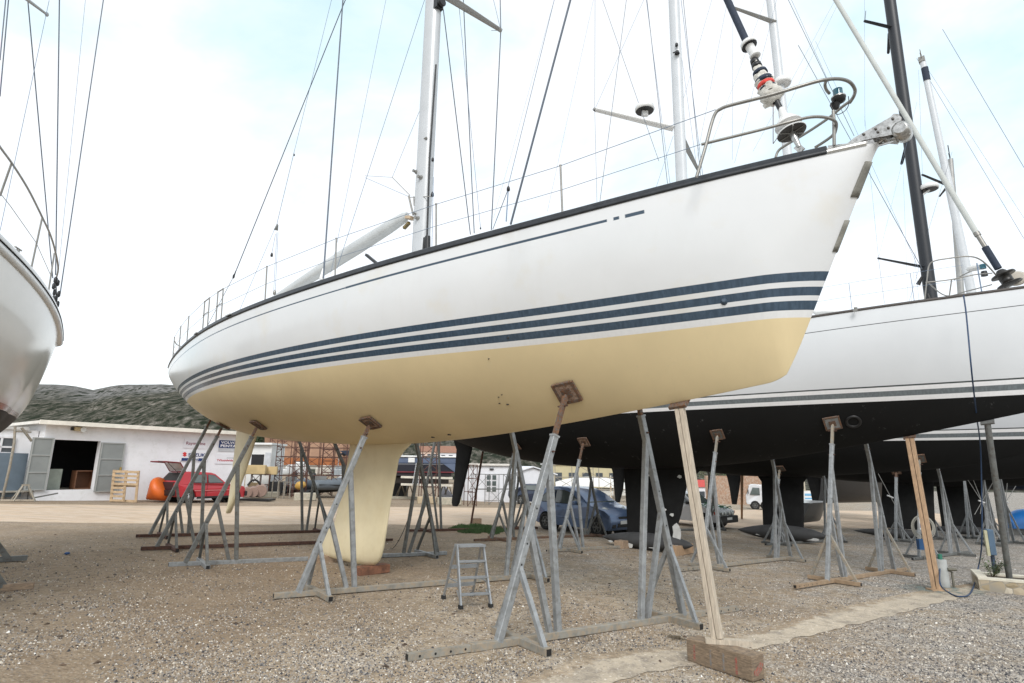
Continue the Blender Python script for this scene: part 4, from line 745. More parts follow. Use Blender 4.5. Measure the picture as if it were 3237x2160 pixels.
# ------------------------------------------------------------------ yacht at the left edge
h9 = BOAT[9]
for k in ('n',): pass
class PortHull(Hull): pass
YL = thing('sailing_yacht', 'white cruising yacht cut by the left edge, with black bottom and tan boot stripe', 'sailing yacht', (-9.6, 9.0, gz(-9.6, 9.0)))
HM9 = hull_mat('glossy_white_black_bottom', (.72, .70, .66), (.014, .013, .012), [(0, .06, (.60, .52, .44)), (.06, .85, (.30, .22, .16)), (.85, 1.0, (.66, .64, .60))], None, toprough=.16, botrough=.6, botvar=.3, scuff=(.16, .14, .11))
build_hull(h9, YL, HM9); build_deck(h9, YL, WHITEP)
def bandrail(h, root, m, z0, z1, out, t0=.0, t1=.9, name='rubbing_strake'):
    mb = MB(); rows = []
    P = []
    for t in np.linspace(t1, t0, 90): P.append(h.sheer(t, -1, 0, 0))
    a = P[-1]; b_ = h.sheer(0, 1)
    for k in range(1, 16): q = k/16; c = a*(1-q)+b_*q; c = c-h.d*.28*math.sin(math.pi*q)**.6; P.append(c)
    for t in np.linspace(t0, .3, 20): P.append(h.sheer(t, 1, 0, 0))
    for i, p in enumerate(P):
        d = P[min(i+1, len(P)-1)]-P[max(i-1, 0)]; nrm = np.array([d[1], -d[0], 0]); nrm /= np.linalg.norm(nrm)
        cdir = p-h.W(np.float64(.4), 0, p[2]); 
        if nrm@cdir < 0: nrm = -nrm
        r = [p+nrm*(-.03)+V3(0, 0, z0), p+nrm*(out*.4)+V3(0, 0, z0), p+nrm*out+V3(0, 0, z0*.6+z1*.4), p+nrm*out+V3(0, 0, z1-.01), p+nrm*out*.6+V3(0, 0, z1), p+nrm*(-.03)+V3(0, 0, z1)]
        rows.append(r)
    mb.grid(rows); return mb.build(name, m, root), P
bandrail(h9, YL, WHITEP, -.12, -.02, .05); bandrail(h9, YL, BLACKR, -.018, .004, .058, name='black_rubber_insert'); o9, P9 = bandrail(h9, YL, WHITEP, .006, .10, .02, name='bulwark')
# stern rail
def n9(i, out=.0, dz=0):
    return P9[i]+V3(0, 0, dz)
top9 = [h9.PL(px, py, o) for px, py, o in ((-60, 380, -1.85), (0, 465, -1.72), (40, 520, -1.6), (90, 600, -1.45), (134, 688, -1.25), (160, 745, -1.1), (176, 800, -.9), (184, 848, -.7), (178, 880, -.3))]
mb = MB(); mb.tube(smooth(top9), .016, 10); mb.build('stern_rail', STEELM, YL)
for a, b_ in (((98, 852, -1.2), (133, 690, -1.25)), ((0, 620, -1.5), (36, 518, -1.6)), ((152, 930, -.95), (172, 800, -.95))):
    mb = MB(); mb.tube([h9.PL(*a), h9.PL(*b_)], .014, 8); mb.build('stanchion', STEELM, YL)
mb = MB(); mb.tube([h9.PL(-40, 560, -1.7), h9.PL(33, 652, -1.5), h9.PL(114, 767, -1.25), h9.PL(160, 870, -.9)], .005, 6); mb.build('lifeline', ROPE, YL)
mb = MB(); c = h9.PL(57, 790, -1.2); d_ = h9.PL(72, 800, -1.2)-c; d_ /= np.linalg.norm(d_); mb.tube([c-d_*.10+V3(0, 0, .02), c+d_*.10+V3(0, 0, .02)], .014, 8); mb.tube([c-d_*.03, c-d_*.03-V3(0, 0, .07)], .014, 8); mb.tube([c+d_*.03, c+d_*.03-V3(0, 0, .07)], .014, 8); mb.build('mooring_cleat', STEELM, YL)
R(h9, YL, [((167, 880), -.6, (88, 0), -.3, .008, WIRE, 1.4, 'backstay'), ((176, 870), -.6, (188, 0), -.3, .009, WIRE, 1.4, 'backstay'), ((186, 850), -.6, (270, 0), -.4, .003, WIREL, 1.4, 'flag_halyard'), ((190, 930), -.5, (327, 0), -.3, .009, WIRE, 1.4, 'backstay'), ((0, 190), -1.6, (20, -20), -1.4, .006, WIRE, 1.3, 'shroud'), ((0, 730), -1.7, (143, 60), -1.5, .003, WIREL, 1.1, 'shroud'), ((0, 305), -1.6, (28, -10), -1.5, .006, WIRE, 1.3, 'shroud')])
mb = MB()
for px, py, r in ((176, 886, .035), (170, 905, .03), (183, 895, .03), (172, 925, .028), (186, 930, .03), (176, 945, .035), (183, 962, .026), (168, 945, .02)): c = h9.PL(px, py, -.6); mb.lathe(c, V3(0, 0, 1), [(-.07, r*.4), (-.04, r), (.04, r), (.07, r*.4)], 8)
mb.tube([h9.PL(176, 880, -.6), h9.PL(180, 970, -.5)], .012, 6); mb.build('backstay_tackle', BLACK, YL)
mb = MB(); mb.tube([h9.PL(60, -20, -1.2), h9.PL(148, 46, -1.3)], [.03, .02], 8); mb.lathe(h9.PL(148, 46, -1.3), V3(0, 0, 1), [(-.03, .02), (0, .03), (.03, .02)], 8); mb.build('spreader', ALUG, YL)
foil(h9, YL, 'keel', mat('black_antifouling_left', (.014, .013, .012), .7), [(2.2, .38, .62, .1), (1.0, .4, .58, .1), (.15, .4, .55, .12)])
# ------------------------------------------------------------------ cradles and stands
def stand_parts(root, h, O, e, P, nrm, m1=GALV, m2=RUST, mbrace=None, mbase=GALVM, w=.08, cross=True, strut=True, pad=.30, padm=None, frac=.92, sc_=1.0, upoff=.82, padrim=RUST):
    f = V3(-e[1], e[0], 0); O = np.array([O[0], O[1], 0.]); g = lambda q: V3(q[0], q[1], gz(q[0], q[1])); mbrace = mbrace or m1
    B0 = g(O)+V3(0, 0, .06); P = np.array(P, float); T = P+nrm*.07; D = T-B0; ln = np.linalg.norm(D); D /= ln
    mb = MB(); mb.beam(B0, B0+D*ln*frac, w, w, f, bev=.006); mb.beam(B0+D*(ln*frac-.01), B0+D*(ln*frac+.012), w+.012, w+.012, f); mp = mb.build('inclined_post', m1, root)
    mb = MB(); mb.beam(B0+D*ln*(frac-.05), T-D*.02, w*.66, w*.66, f); mb.tube([T-D*.16, T+nrm*-.0], .02, 8); mb.build('extension_tube', m2, root)
    mb = MB(); c = B0+D*ln*(frac-.07); mb.tube([c-f*(w*.9), c+f*(w*.9)], .012, 8); mb.build('locking_pin', RUSTD, root)
    mb = MB(); c = T-D*.15; mb.tube([c-f*.09, c+f*.09], .010, 6); mb.build('screw_handle', RUSTD, root)
    mb = MB()
    for k in (.28, .36, .5): c = B0+D*ln*k; s_ = 1 if (f@(-c+V3(0, 0, CAMH))) > 0 else -1; mb.lathe(c+f*s_*(w/2-.003), f*s_, [(0, .011), (.005, .011)], 10)
    mb.build('bolt_hole', BLACK, mp)
    J = B0+D*ln*.72; u = g(O+e*upoff)+V3(0, 0, .06)
    mb = MB(); mb.beam(u, J-D*.02, w*.9, w*.9, f, bev=.006); mb.build('upright_post', m1, root)
    if strut: mb = MB(); mb.beam(g(O+e*(upoff-.12))+V3(0, 0, .06), B0+D*ln*.42, w*.75, w*.75, f); mb.build('strut', m1, root)
    if cross:
        cc = O+e*.28; a = g(cc+f*.5)+V3(0, 0, .045); b_ = g(cc-f*.5)+V3(0, 0, .045)
        mb = MB(); mb.beam(a, b_, w, w, V3(0, 0, 1), bev=.006); CB = mb.build('cross_bar', mbase, root)
        mb = MB()
        for q, s_ in ((a, 1), (b_, -1)): mb.box(q+f*s_*.001, .006, w*.78, w*.78, (f, e, V3(0, 0, 1)))
        mb.build('open_end', BLACK, CB)
        for s_ in (1, -1):
            mb = MB(); mb.beam(g(cc+f*s_*.43)+V3(0, 0, .07), B0+D*ln*.27+f*s_*.02, w*.62, w*.62, e); mb.build('brace', mbrace, root)
    # pad plate lying on the hull
    a = h.d-nrm*(h.d@nrm); a /= np.linalg.norm(a); b_ = np.cross(nrm, a); c = P+nrm*.022
    mb = MB(); mb.box(c, pad*.88, pad*.88, .022, (a, b_, nrm)); pd = mb.build('pad', padm or PADB, root)
    mb = MB(); hw = pad/2
    for s_ in (1, -1): mb.box(c+nrm*.006+a*s_*hw*.92, .035, pad, .035, (a, b_, nrm)); mb.box(c+nrm*.006+b_*s_*hw*.92, pad-.075, .035, .035, (a, b_, nrm))
    mb.box(c+nrm*.022, pad*.42, pad*.42, .014, (a, b_, nrm)); mb.build('pad_frame', padrim, pd)
def padpos(h, A, u, s):
    q = A+u*s; z = h.bottom(q[0], q[1]); n = h.normal(q[0], q[1]); return V3(q[0], q[1], z), n
def cradle(label, h, A, B, near, far, pads, ang=None, group='steel cradles under the yachts', **k):
    """base beam from A to B; near/far = s of the inclined post bases; pads = s of the hull pads"""
    A = np.array(A, float); B = np.array(B, float); u = (B-A)/np.linalg.norm(B-A); Lb = np.linalg.norm(B-A); mid = (A+B)/2
    r = thing('boat_cradle', label, 'boat cradle', (mid[0], mid[1], gz(*mid)), group); u3 = V3(u[0], u[1], 0)
    g = lambda q: V3(q[0], q[1], gz(q[0], q[1])+.045); mbase = k.get('mbase', GALVM); w = k.get('w', .08)
    i0 = max(0, near-.35); i1 = min(Lb, far+.35)
    mb = MB(); mb.beam(g(A+u*i0), g(A+u*i1), w, w, V3(0, 0, 1), bev=.006); bb = mb.build('base_beam', mbase, r)
    if i0 > .1: mb = MB(); mb.beam(g(A), g(A+u*(i0+.1)), w*.8, w*.8, V3(0, 0, 1)); mb.build('telescopic_end', mbase, r)
    if Lb-i1 > .1: mb = MB(); mb.beam(g(A+u*(i1-.1)), g(B), w*.8, w*.8, V3(0, 0, 1)); mb.build('telescopic_end', mbase, r)
    mb = MB(); f = V3(-u[1], u[0], 0)
    for s in list(np.arange(.12, i0, .17))+list(np.arange(i1+.1, Lb, .17)):
        c = g(A+u*s); mb.lathe(c-f*(w*.4-.002), -f, [(0, .012), (.004, .012)], 10)
    mb.box(g(A)-u3*.001, .006, w*.62, w*.62, (u3, f, V3(0, 0, 1))); mb.build('bolt_hole', BLACK, bb)
    P, n = padpos(h, A, u, pads[0]); stand_parts(r, h, A+u*near, u3, P, n, **k)
    if pads[1] is not None: P, n = padpos(h, A, u, pads[1]); stand_parts(r, h, A+u*far, -u3, P, n, **k)
    return r
cradle('nearest galvanised cradle, under the cream-bottomed bow, with a square rusty pad on its post', h1, (-.97, 6.02), (3.32, 9.07), 1.05, 4.05, (2.05, 3.15), frac=.81)
cradle('galvanised cradle just aft of the cream keel, behind the aluminium step ladder', h1, (-3.2, 8.41), (.9, 11.5), .33, 4.75, (1.25, 3.8), w=.075, pad=.27)
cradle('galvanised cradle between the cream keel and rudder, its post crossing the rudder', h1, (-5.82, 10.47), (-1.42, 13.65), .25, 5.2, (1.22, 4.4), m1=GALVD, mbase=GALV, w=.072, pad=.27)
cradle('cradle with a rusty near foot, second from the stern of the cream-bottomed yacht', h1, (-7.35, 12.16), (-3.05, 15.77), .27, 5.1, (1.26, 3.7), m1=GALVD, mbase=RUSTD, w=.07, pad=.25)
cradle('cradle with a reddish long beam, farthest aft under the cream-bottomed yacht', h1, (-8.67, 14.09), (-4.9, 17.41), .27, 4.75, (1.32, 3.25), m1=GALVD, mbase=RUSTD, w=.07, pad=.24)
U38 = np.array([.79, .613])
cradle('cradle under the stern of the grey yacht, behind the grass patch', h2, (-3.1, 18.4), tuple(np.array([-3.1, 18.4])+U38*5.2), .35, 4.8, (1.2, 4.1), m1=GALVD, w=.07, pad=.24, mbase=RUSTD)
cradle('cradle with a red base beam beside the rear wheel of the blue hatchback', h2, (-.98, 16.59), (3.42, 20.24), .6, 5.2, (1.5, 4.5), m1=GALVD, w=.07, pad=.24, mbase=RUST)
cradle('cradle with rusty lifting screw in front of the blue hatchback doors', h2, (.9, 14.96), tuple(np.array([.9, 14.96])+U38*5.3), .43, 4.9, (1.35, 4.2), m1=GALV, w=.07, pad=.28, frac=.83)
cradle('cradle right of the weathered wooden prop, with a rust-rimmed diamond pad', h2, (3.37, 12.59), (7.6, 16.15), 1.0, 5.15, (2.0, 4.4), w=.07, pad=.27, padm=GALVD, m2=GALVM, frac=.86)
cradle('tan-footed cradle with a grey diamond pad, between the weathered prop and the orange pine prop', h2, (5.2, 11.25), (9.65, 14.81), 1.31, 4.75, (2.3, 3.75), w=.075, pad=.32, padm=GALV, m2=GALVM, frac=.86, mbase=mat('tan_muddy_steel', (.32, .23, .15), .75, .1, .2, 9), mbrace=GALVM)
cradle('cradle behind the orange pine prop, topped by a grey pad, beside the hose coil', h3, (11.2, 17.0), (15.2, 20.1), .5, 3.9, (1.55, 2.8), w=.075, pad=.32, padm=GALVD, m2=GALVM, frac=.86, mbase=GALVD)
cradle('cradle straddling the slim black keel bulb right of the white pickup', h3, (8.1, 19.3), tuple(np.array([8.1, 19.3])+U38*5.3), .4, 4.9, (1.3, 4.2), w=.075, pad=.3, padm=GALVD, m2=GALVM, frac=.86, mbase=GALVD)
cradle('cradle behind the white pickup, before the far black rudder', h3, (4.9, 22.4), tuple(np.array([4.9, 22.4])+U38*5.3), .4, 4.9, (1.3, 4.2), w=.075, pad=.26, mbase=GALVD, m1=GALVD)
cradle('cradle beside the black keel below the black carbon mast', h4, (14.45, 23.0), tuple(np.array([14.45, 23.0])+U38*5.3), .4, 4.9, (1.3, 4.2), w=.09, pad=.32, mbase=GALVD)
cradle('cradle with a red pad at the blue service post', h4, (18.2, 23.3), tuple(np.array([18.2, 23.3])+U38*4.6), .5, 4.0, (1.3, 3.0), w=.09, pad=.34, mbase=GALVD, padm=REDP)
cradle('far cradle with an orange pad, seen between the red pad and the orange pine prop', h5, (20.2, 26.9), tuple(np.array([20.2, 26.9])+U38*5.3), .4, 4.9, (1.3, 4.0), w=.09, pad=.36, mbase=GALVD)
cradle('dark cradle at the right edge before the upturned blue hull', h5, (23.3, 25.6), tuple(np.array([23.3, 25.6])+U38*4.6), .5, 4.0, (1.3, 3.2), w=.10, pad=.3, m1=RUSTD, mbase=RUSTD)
# stands of the yacht at the left edge: only their feet reach into the picture
for lab, a, b_, top in (('cradle foot at the left edge, grey, the farther of two', (85, 1772), (22, 1774), (-9.3, 9.4, 2.15)), ('cradle foot at the left edge with a wood-coloured bar, the nearer of two', (105, 1862), (5, 1866), (-7.4, 6.9, 2.1))):
    A = G(*a); B = G(*b_); d_ = (B-A); d_[2] = 0; d_ /= np.linalg.norm(d_); r = thing('boat_cradle', lab, 'boat cradle', B, 'cradle feet under the left yacht')
    P = V3(*top); zb = h9.bottom(P[0], P[1]); P[2] = min(max(zb, 1.95), 2.6)
    mb = MB(); mb.beam(A+V3(0, 0, .045), A+d_*2.6+V3(0, 0, .045), .08, .08, V3(0, 0, 1)); mb.build('base_beam', GALVD if a[1] < 1800 else WOODB, r)
    mb = MB(); mb.beam(B+V3(0, 0, .05), P, .08, .08); mb.build('inclined_post', GALVD, r); mb = MB(); mb.beam(B+d_*1.0+V3(0, 0, .05), B*.3+P*.7, .07, .07); mb.build('upright_post', GALVD, r)
    mb = MB(); mb.box(P, .3, .3, .04); mb.build('pad', PADB, r)
# keel blocks
def timber(label, c, dirv, l, w_, h_, m, group=None, z0=None, name='timber_block', cat='timber block'):
    d_ = V3(math.cos(dirv), math.sin(dirv), 0); s_ = V3(-d_[1], d_[0], 0); g = gz(c[0], c[1]) if z0 is None else z0; mb = MB()
    mb.box(V3(c[0], c[1], g+h_/2), l, w_, h_, (d_, s_, V3(0, 0, 1))); o = one(mb, name, m, label, cat, group); bv = o.modifiers.new('b', 'BEVEL'); bv.width = .008; bv.segments = 2; return o
kf = h1.W(np.float64(.497), 0, 0); ka = h1.W(np.float64(.405), 0, 0); ang = math.atan2(h1.n[1], h1.n[0])
REDW = mat('reddish_timber', (.24, .11, .065), .85, 0, .3, 7, (.12, .06, .04), (.45, .65), .4, 30)
timber('red-brown timber block under the front toe of the cream keel', (kf[0], kf[1]), ang, .62, .24, .14, REDW, 'blocks under the cream keel')
timber('dark timber block under the rear end of the cream keel', (ka[0], ka[1]), ang, .7, .22, .13, WOODB, 'blocks under the cream keel')
for i, (t_, lab) in enumerate(((.5326, 'orange-brown timber under the nose of the flaking keel bulb'), (.448, 'timber sleeper under the tail of the flaking keel bulb'))):
    q = h2.W(np.float64(t_), 0, 0); g0 = gz(q[0], q[1]); timber(lab, (q[0], q[1]), math.atan2(h2.n[1], h2.n[0]), 1.0, .28, max(.08, -.18-.155-g0+.17), WOODO if i == 0 else WOODB, 'timbers under the flaking bulb')
# props
def prop(label, h, base, top, w_, m, planks=True, o=0, shoe=None, cat='prop', name='wooden_prop', zt=None, base_z=0):
    b_ = G(*base, base_z) if not isinstance(base, np.ndarray) else base; p = h.PL(*top, o); p[2] = h.bottom(p[0], p[1])+.0 if zt is None else zt; r = thing(name, label, cat, b_); d = p-b_; ln = np.linalg.norm(d); d /= ln; s_ = h.d-d*(h.d@d); s_ /= np.linalg.norm(s_); s2 = np.cross(d, s_)
    top_ = p-d*.05
    if planks:
        for k in (-1, 1): mb = MB(); mb.beam(b_+s_*k*w_*.27, top_+s_*k*w_*.27, w_*.47, w_*.62, s_); o_ = mb.build('plank', m, r); bv = o_.modifiers.new('b', 'BEVEL'); bv.width = .004
    else: mb = MB(); mb.tube([b_, top_], w_*.5, 14); mb.build('pipe', m, r)
    nn = h.normal(p[0], p[1]); mb = MB(); a = h.d-nn*(h.d@nn); a /= np.linalg.norm(a); mb.box(p+nn*.02, .22, .16, .035, (a, np.cross(nn, a), nn)); mb.build('head_plate', RUST if planks else GALVD, r)
    if shoe: mb = MB(); mb.box(b_+V3(0, 0, .01), .30, .2, .05); mb.build('foot_block', shoe, r)
    return r, b_, p
# big baulk under the nearest prop
cA = G(2180, 2092); cB = G(2372, 2156); dv = cB-cA; dv[2] = 0; lnb = np.linalg.norm(dv); dv /= lnb; sv = V3(-dv[1], dv[0], 0); ctr = (cA+cB)/2+sv*.10
BAULK = thing('timber_baulk', 'heavy sawn timber baulk with red and blue paint marks under the nearest wooden prop', 'timber baulk', ctr)
mb = MB(); mb.box(ctr+V3(0, 0, .11), lnb+.06, .20, .22, (dv, sv, V3(0, 0, 1))); o = mb.build('baulk', mat('grey_brown_sawn_timber', (.25, .185, .125), .9, 0, .3, 5, (.15, .115, .085), (.46, .64), .6, 22, stretch=(2.2, 2.2, 12)), BAULK); bv = o.modifiers.new('b', 'BEVEL'); bv.width = .009; bv.segments = 2
RM = mat('red_paint_mark', (.30, .075, .055), .9, 0, .3, 30, (.24, .16, .12), (.42, .56)); BM = mat('blue_paint_mark', (.13, .17, .20), .9, 0, .3, 30, (.22, .17, .13), (.4, .56))
for k, (u_, m_, wd) in enumerate(((-.30, RM, .022), (-.09, BM, .018), (.07, BM, .02), (.22, RM, .022))):
    mb = MB(); mb.box(ctr+dv*u_*1.35*lnb-sv*.101+V3(0, 0, .10), wd, .003, .15, (dv, sv, V3(0, 0, 1))); mb.build('paint_mark', m_, BAULK)
mb = MB(); mb.poly([ctr+dv*(lnb/2+.031)+sv*a_+V3(0, 0, b_) for a_, b_ in ((-.07, .05), (-.02, .04), (.05, .08), (.08, .13), (.04, .15), (-.03, .11), (-.08, .09))], .002, dv); mb.build('paint_mark', RM, BAULK)
pb_ = ctr+dv*(-.06)+V3(0, 0, .22)
mb = MB(); wdir = V3(.96, -.2, 0); wdir /= np.linalg.norm(wdir); wc = pb_+wdir*.10+V3(0, 0, .024); mb.box(wc, .44, .09, .045, (wdir, V3(-wdir[1], wdir[0], 0), V3(0, 0, 1))); one(mb, 'wooden_wedge', WOODL, 'short wooden wedge between the nearest prop and the painted baulk', 'wedge')
prop('weathered double-plank wooden prop standing on the painted baulk under the cream-bottomed bow', h1, pb_+V3(0, 0, .045), (2145, 1262), .105, WOODL)
prop('orange pine prop with a foot block, under the bow of the grey yacht', h2, (2962, 1868), (2875, 1383), .15, WOODO, shoe=WOODO)
prop('grey steel pipe prop standing in the stone planter at the right edge', h2, (3192, 1835), (3120, 1330), .11, GALVD, planks=False, name='steel_prop', base_z=.2)
rp = G(1489, 1655); prop('thin rusty pole propping the grey yacht stern beside the black rudder', h2, rp, (1527, 1433), .075, RUSTD, planks=False, name='steel_prop', o=.2)
timber('small wood block at the foot of the thin rusty pole', (rp[0]+.22, rp[1]), .3, .3, .25, .2, WOODB)
rp2 = G(2345, 1640); prop('rust-brown pole by the far black rudder, left of the white truck', h3, rp2, (2348, 1500), .12, mat('brown_pole', (.24, .13, .06), .8), planks=False, name='steel_prop', zt=2.0)
# ------------------------------------------------------------------ hills
hm = bpy.data.materials.new('scrub_hillside'); hm.use_nodes = True; nt = hm.node_tree; N = nt.nodes; L = nt.links; b = N['Principled BSDF']; b.inputs['Roughness'].default_value = 1; b.inputs['Specular IOR Level'].default_value = .05
g_ = N.new('ShaderNodeNewGeometry')
hmp = N.new('ShaderNodeMapping'); hmp.inputs['Scale'].default_value = (1, .26, 1.1); L.new(g_.outputs['Position'], hmp.inputs[0]); HV = hmp.outputs[0]
def nz(s, d=8, r=.6):
    n = N.new('ShaderNodeTexNoise'); n.inputs['Scale'].default_value = s; n.inputs['Detail'].default_value = d; n.inputs['Roughness'].default_value = r; L.new(HV, n.inputs['Vector']); return n.outputs[0]
def rmp(v, pts):
    n = N.new('ShaderNodeValToRGB'); cr = n.color_ramp
    cr.elements[0].position = pts[0][0]; cr.elements[0].color = (*pts[0][1], 1); cr.elements[1].position = pts[-1][0]; cr.elements[1].color = (*pts[-1][1], 1)
    for p, c in pts[1:-1]: e = cr.elements.new(p); e.color = (*c, 1)
    L.new(v, n.inputs[0]); return n.outputs[0]
veg = rmp(nz(.45, 10, .8), [(.38, (.018, .023, .015)), (.46, (.042, .045, .032)), (.54, (.10, .093, .075)), (.64, (.24, .22, .19))])
rock = rmp(nz(.5, 10, .85), [(.38, (.05, .052, .045)), (.47, (.13, .127, .12)), (.6, (.27, .26, .25))])
at = N.new('ShaderNodeAttribute'); at.attribute_name = 'rock'; ma = N.new('ShaderNodeMath'); ma.operation = 'ADD'; L.new(at.outputs['Fac'], ma.inputs[0]); m2_ = N.new('ShaderNodeMath'); m2_.operation = 'MULTIPLY_ADD'; m2_.inputs[1].default_value = 1.6; m2_.inputs[2].default_value = -.8; L.new(nz(.03, 6), m2_.inputs[0]); L.new(m2_.outputs[0], ma.inputs[1])
mr_ = N.new('ShaderNodeMapRange'); mr_.inputs[1].default_value = .3; mr_.inputs[2].default_value = .7; L.new(ma.outputs[0], mr_.inputs[0]); mx_ = N.new('ShaderNodeMix'); mx_.data_type = 'RGBA'; L.new(mr_.outputs[0], mx_.inputs[0]); L.new(veg, mx_.inputs[6]); L.new(rock, mx_.inputs[7]); VB = N.new('ShaderNodeTexVoronoi'); VB.inputs['Scale'].default_value = .42; L.new(HV, VB.inputs['Vector']); mb_ = N.new('ShaderNodeMapRange'); mb_.inputs[1].default_value = .26; mb_.inputs[2].default_value = .42; L.new(VB.outputs['Distance'], mb_.inputs[0]); mb3 = N.new('ShaderNodeMix'); mb3.data_type = 'RGBA'; L.new(mb_.outputs[0], mb3.inputs[0]); mb3.inputs[6].default_value = (.02, .026, .016, 1); L.new(mx_.outputs[2], mb3.inputs[7]); L.new(mb3.outputs[2], b.inputs['Base Color'])
bp = N.new('ShaderNodeBump'); bp.inputs['Distance'].default_value = 2.0; bp.inputs['Strength'].default_value = .8; L.new(nz(.35, 8), bp.inputs['Height']); L.new(bp.outputs[0], b.inputs['Normal'])
ridge = [(-1800, 40), (-600, 46), (0, 52), (145, 52), (200, 51), (262, 49.0), (300, 50.5), (345, 52), (480, 52.6), (560, 51.5), (700, 48), (900, 40), (1100, 30), (1400, 22), (1700, 16), (2000, 12), (2500, 9), (3200, 10), (4500, 20)]
rows = []; rk = []; nr = 46
azs = np.linspace(-1.15, 1.15, 230)
for k in range(nr):
    q = k/(nr-1); r = []
    for a in azs:
        pxl = CW/2+FPX*math.tan(a)*1.02; top_ = np.interp(pxl, [p[0] for p in ridge], [p[1] for p in ridge]); D = 150+q*150+60*q*q; R = D/max(.35, math.cos(a)) if abs(a) < .9 else D/.62
        x = math.sin(a)*R; y = math.cos(a)*R; prof = (q**.9)*(1.0 if q < .93 else 1-(q-.93)*4)
        zz = -6*(x > 0)*min(1, x/60)-1.5+top_*1.015*prof+(noise.noise((x*.012, y*.012, 1))*7+noise.noise((x*.05, y*.05, 4))*2.0+noise.noise((x*.15, y*.15, 9))*1.2)*min(1, q*4)*(.22 if q > .8 else 1)*min(1, top_/30); r.append(V3(x, y, zz)); rk.append(sstep(np.array(q), .45, 1.0)*.9 if pxl < 1300 else .15)
    rows.append(r)
mb = MB(); mb.grid(rows); mb.build('hill', hm, loc=(0, 0, 0), attrs=dict(rock=[float(x) for x in rk]), kind='structure')
# ------------------------------------------------------------------ shed
SA, SB = G(110, 1583), G(750, 1580)
def S(px, py, o=0):
    u = (SB-SA)[:2]; u = u/np.linalg.norm(u); n = np.array([u[1], -u[0]]); A = SA[:2]+n*o; return VP(A, A+u, px, py)
su = V3(*(SB-SA)[:2], 0); su /= np.linalg.norm(su); sn = V3(su[1], -su[0], 0)      # sn points at the camera
WW = mat('whitewashed_wall', (.78, .78, .80), .9, 0, .04, 2, (.70, .70, .70), (.52, .7), .2, 20)
SHED = thing('shed', 'long white shed with grey steel doors standing open and four sign boards on its wall', 'shed', (SA+SB)/2)
wl, wr = S(104, 1583), S(766, 1580); zt_ = S(420, 1356)[2]; wl[2] = gz(*wl[:2])-.3; wr[2] = gz(*wr[:2])-.3
d0, d1 = S(146.5, 1548), S(295, 1549); zd0 = d0[2]; dtl, dtr = S(174.5, 1387), S(318.5, 1397.5); zdt = (dtl[2]+dtr[2])/2; zdb = (d0[2]+d1[2])/2
dA = (d0+dtl)/2; dB = (d1+dtr)/2
def sp(p, z, o=0): return V3(p[0], p[1], z)+sn*o
rlen = (wr-wl)@su; sd0 = (dA-wl)@su; sd1 = (dB-wl)@su
def sw(s, z, o=0): return V3(wl[0], wl[1], 0)+su*s+sn*o+V3(0, 0, z)
zb_ = -.4
mb = MB(); rt_ = lambda s0, s1, z0, z1: mb.box(sw((s0+s1)/2, (z0+z1)/2, -.15), s1-s0, .3, z1-z0, (su, sn, V3(0, 0, 1)))
rt_(-.0, sd0, zb_, zt_); rt_(sd1, rlen, zb_, zt_); rt_(sd0, sd1, zdt, zt_); rt_(sd0, sd1, zb_, zdb)
for s_ in (0.15, rlen-.15): mb.box(sw(s_, (zb_+zt_)/2, -3.3), .3, 6, zt_-zb_, (su, sn, V3(0, 0, 1)))
mb.box(sw(rlen/2, (zb_+zt_)/2, -6.3), rlen, .3, zt_-zb_, (su, sn, V3(0, 0, 1))); mb.build('wall', WW, SHED)
mb = MB(); mb.box(sw(rlen/2, zt_+.06, -3.1), rlen+.7, 7.0, .12, (su, sn, V3(0, 0, 1))); RF = mb.build('roof', mat('white_roof_sheet', (.66, .63, .58), .8, 0, .1, 3), SHED)
mb = MB(); mb.box(sw(rlen/2, zt_+.055, .44), rlen+.74, .08, .17, (su, sn, V3(0, 0, 1))); mb.build('gutter', mat('cream_gutter', (.74, .70, .62), .6, 0, .12, 4, (.4, .27, .18), (.68, .74)), RF)
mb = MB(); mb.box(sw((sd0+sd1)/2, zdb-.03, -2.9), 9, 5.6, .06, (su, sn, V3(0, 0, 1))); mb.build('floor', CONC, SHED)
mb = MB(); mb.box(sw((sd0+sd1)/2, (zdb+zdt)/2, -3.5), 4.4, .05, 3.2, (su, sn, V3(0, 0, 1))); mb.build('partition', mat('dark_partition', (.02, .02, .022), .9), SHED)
DG = mat('grey_door_paint', (.245, .26, .255), .55, .1, .07, 3); DGL = mat('door_rib_paint', (.34, .35, .34), .5, .1, .06, 3)
for (a, b_, c, d_) in (((105.7, 1382.7), (172, 1386.5), (144, 1549.5), (74, 1547)), ((321.7, 1399), (398.7, 1402.5), (374, 1554), (297, 1552.5))):
    P = [S(*q, .08) for q in (a, b_, c, d_)]; s0 = ((P[0]+P[3])/2-wl)@su; s1 = ((P[1]+P[2])/2-wl)@su; z1 = max(P[0][2], P[1][2]); z0 = min(P[2][2], P[3][2])
    mb = MB(); mb.box(sw((s0+s1)/2, (z0+z1)/2, .06), s1-s0, .04, z1-z0, (su, sn, V3(0, 0, 1))); dr = mb.build('door', DG, SHED)
    mb = MB()
    for s_ in (s0+.03, s1-.03): mb.box(sw(s_, (z0+z1)/2, .095), .05, .03, z1-z0, (su, sn, V3(0, 0, 1)))
    for k in range(4): mb.box(sw((s0+s1)/2, z0+.02+(z1-z0-.04)*k/3, .094), s1-s0-.11, .028, .045, (su, sn, V3(0, 0, 1)))
    mb.build('door_frame', DGL, dr)
mb = MB(); h_ = S(381, 1482, .14); mb.box(h_, .06, .05, .14, (su, sn, V3(0, 0, 1))); mb.build('padlock', mat('brass', (.5, .36, .12), .4, .6), SHED)
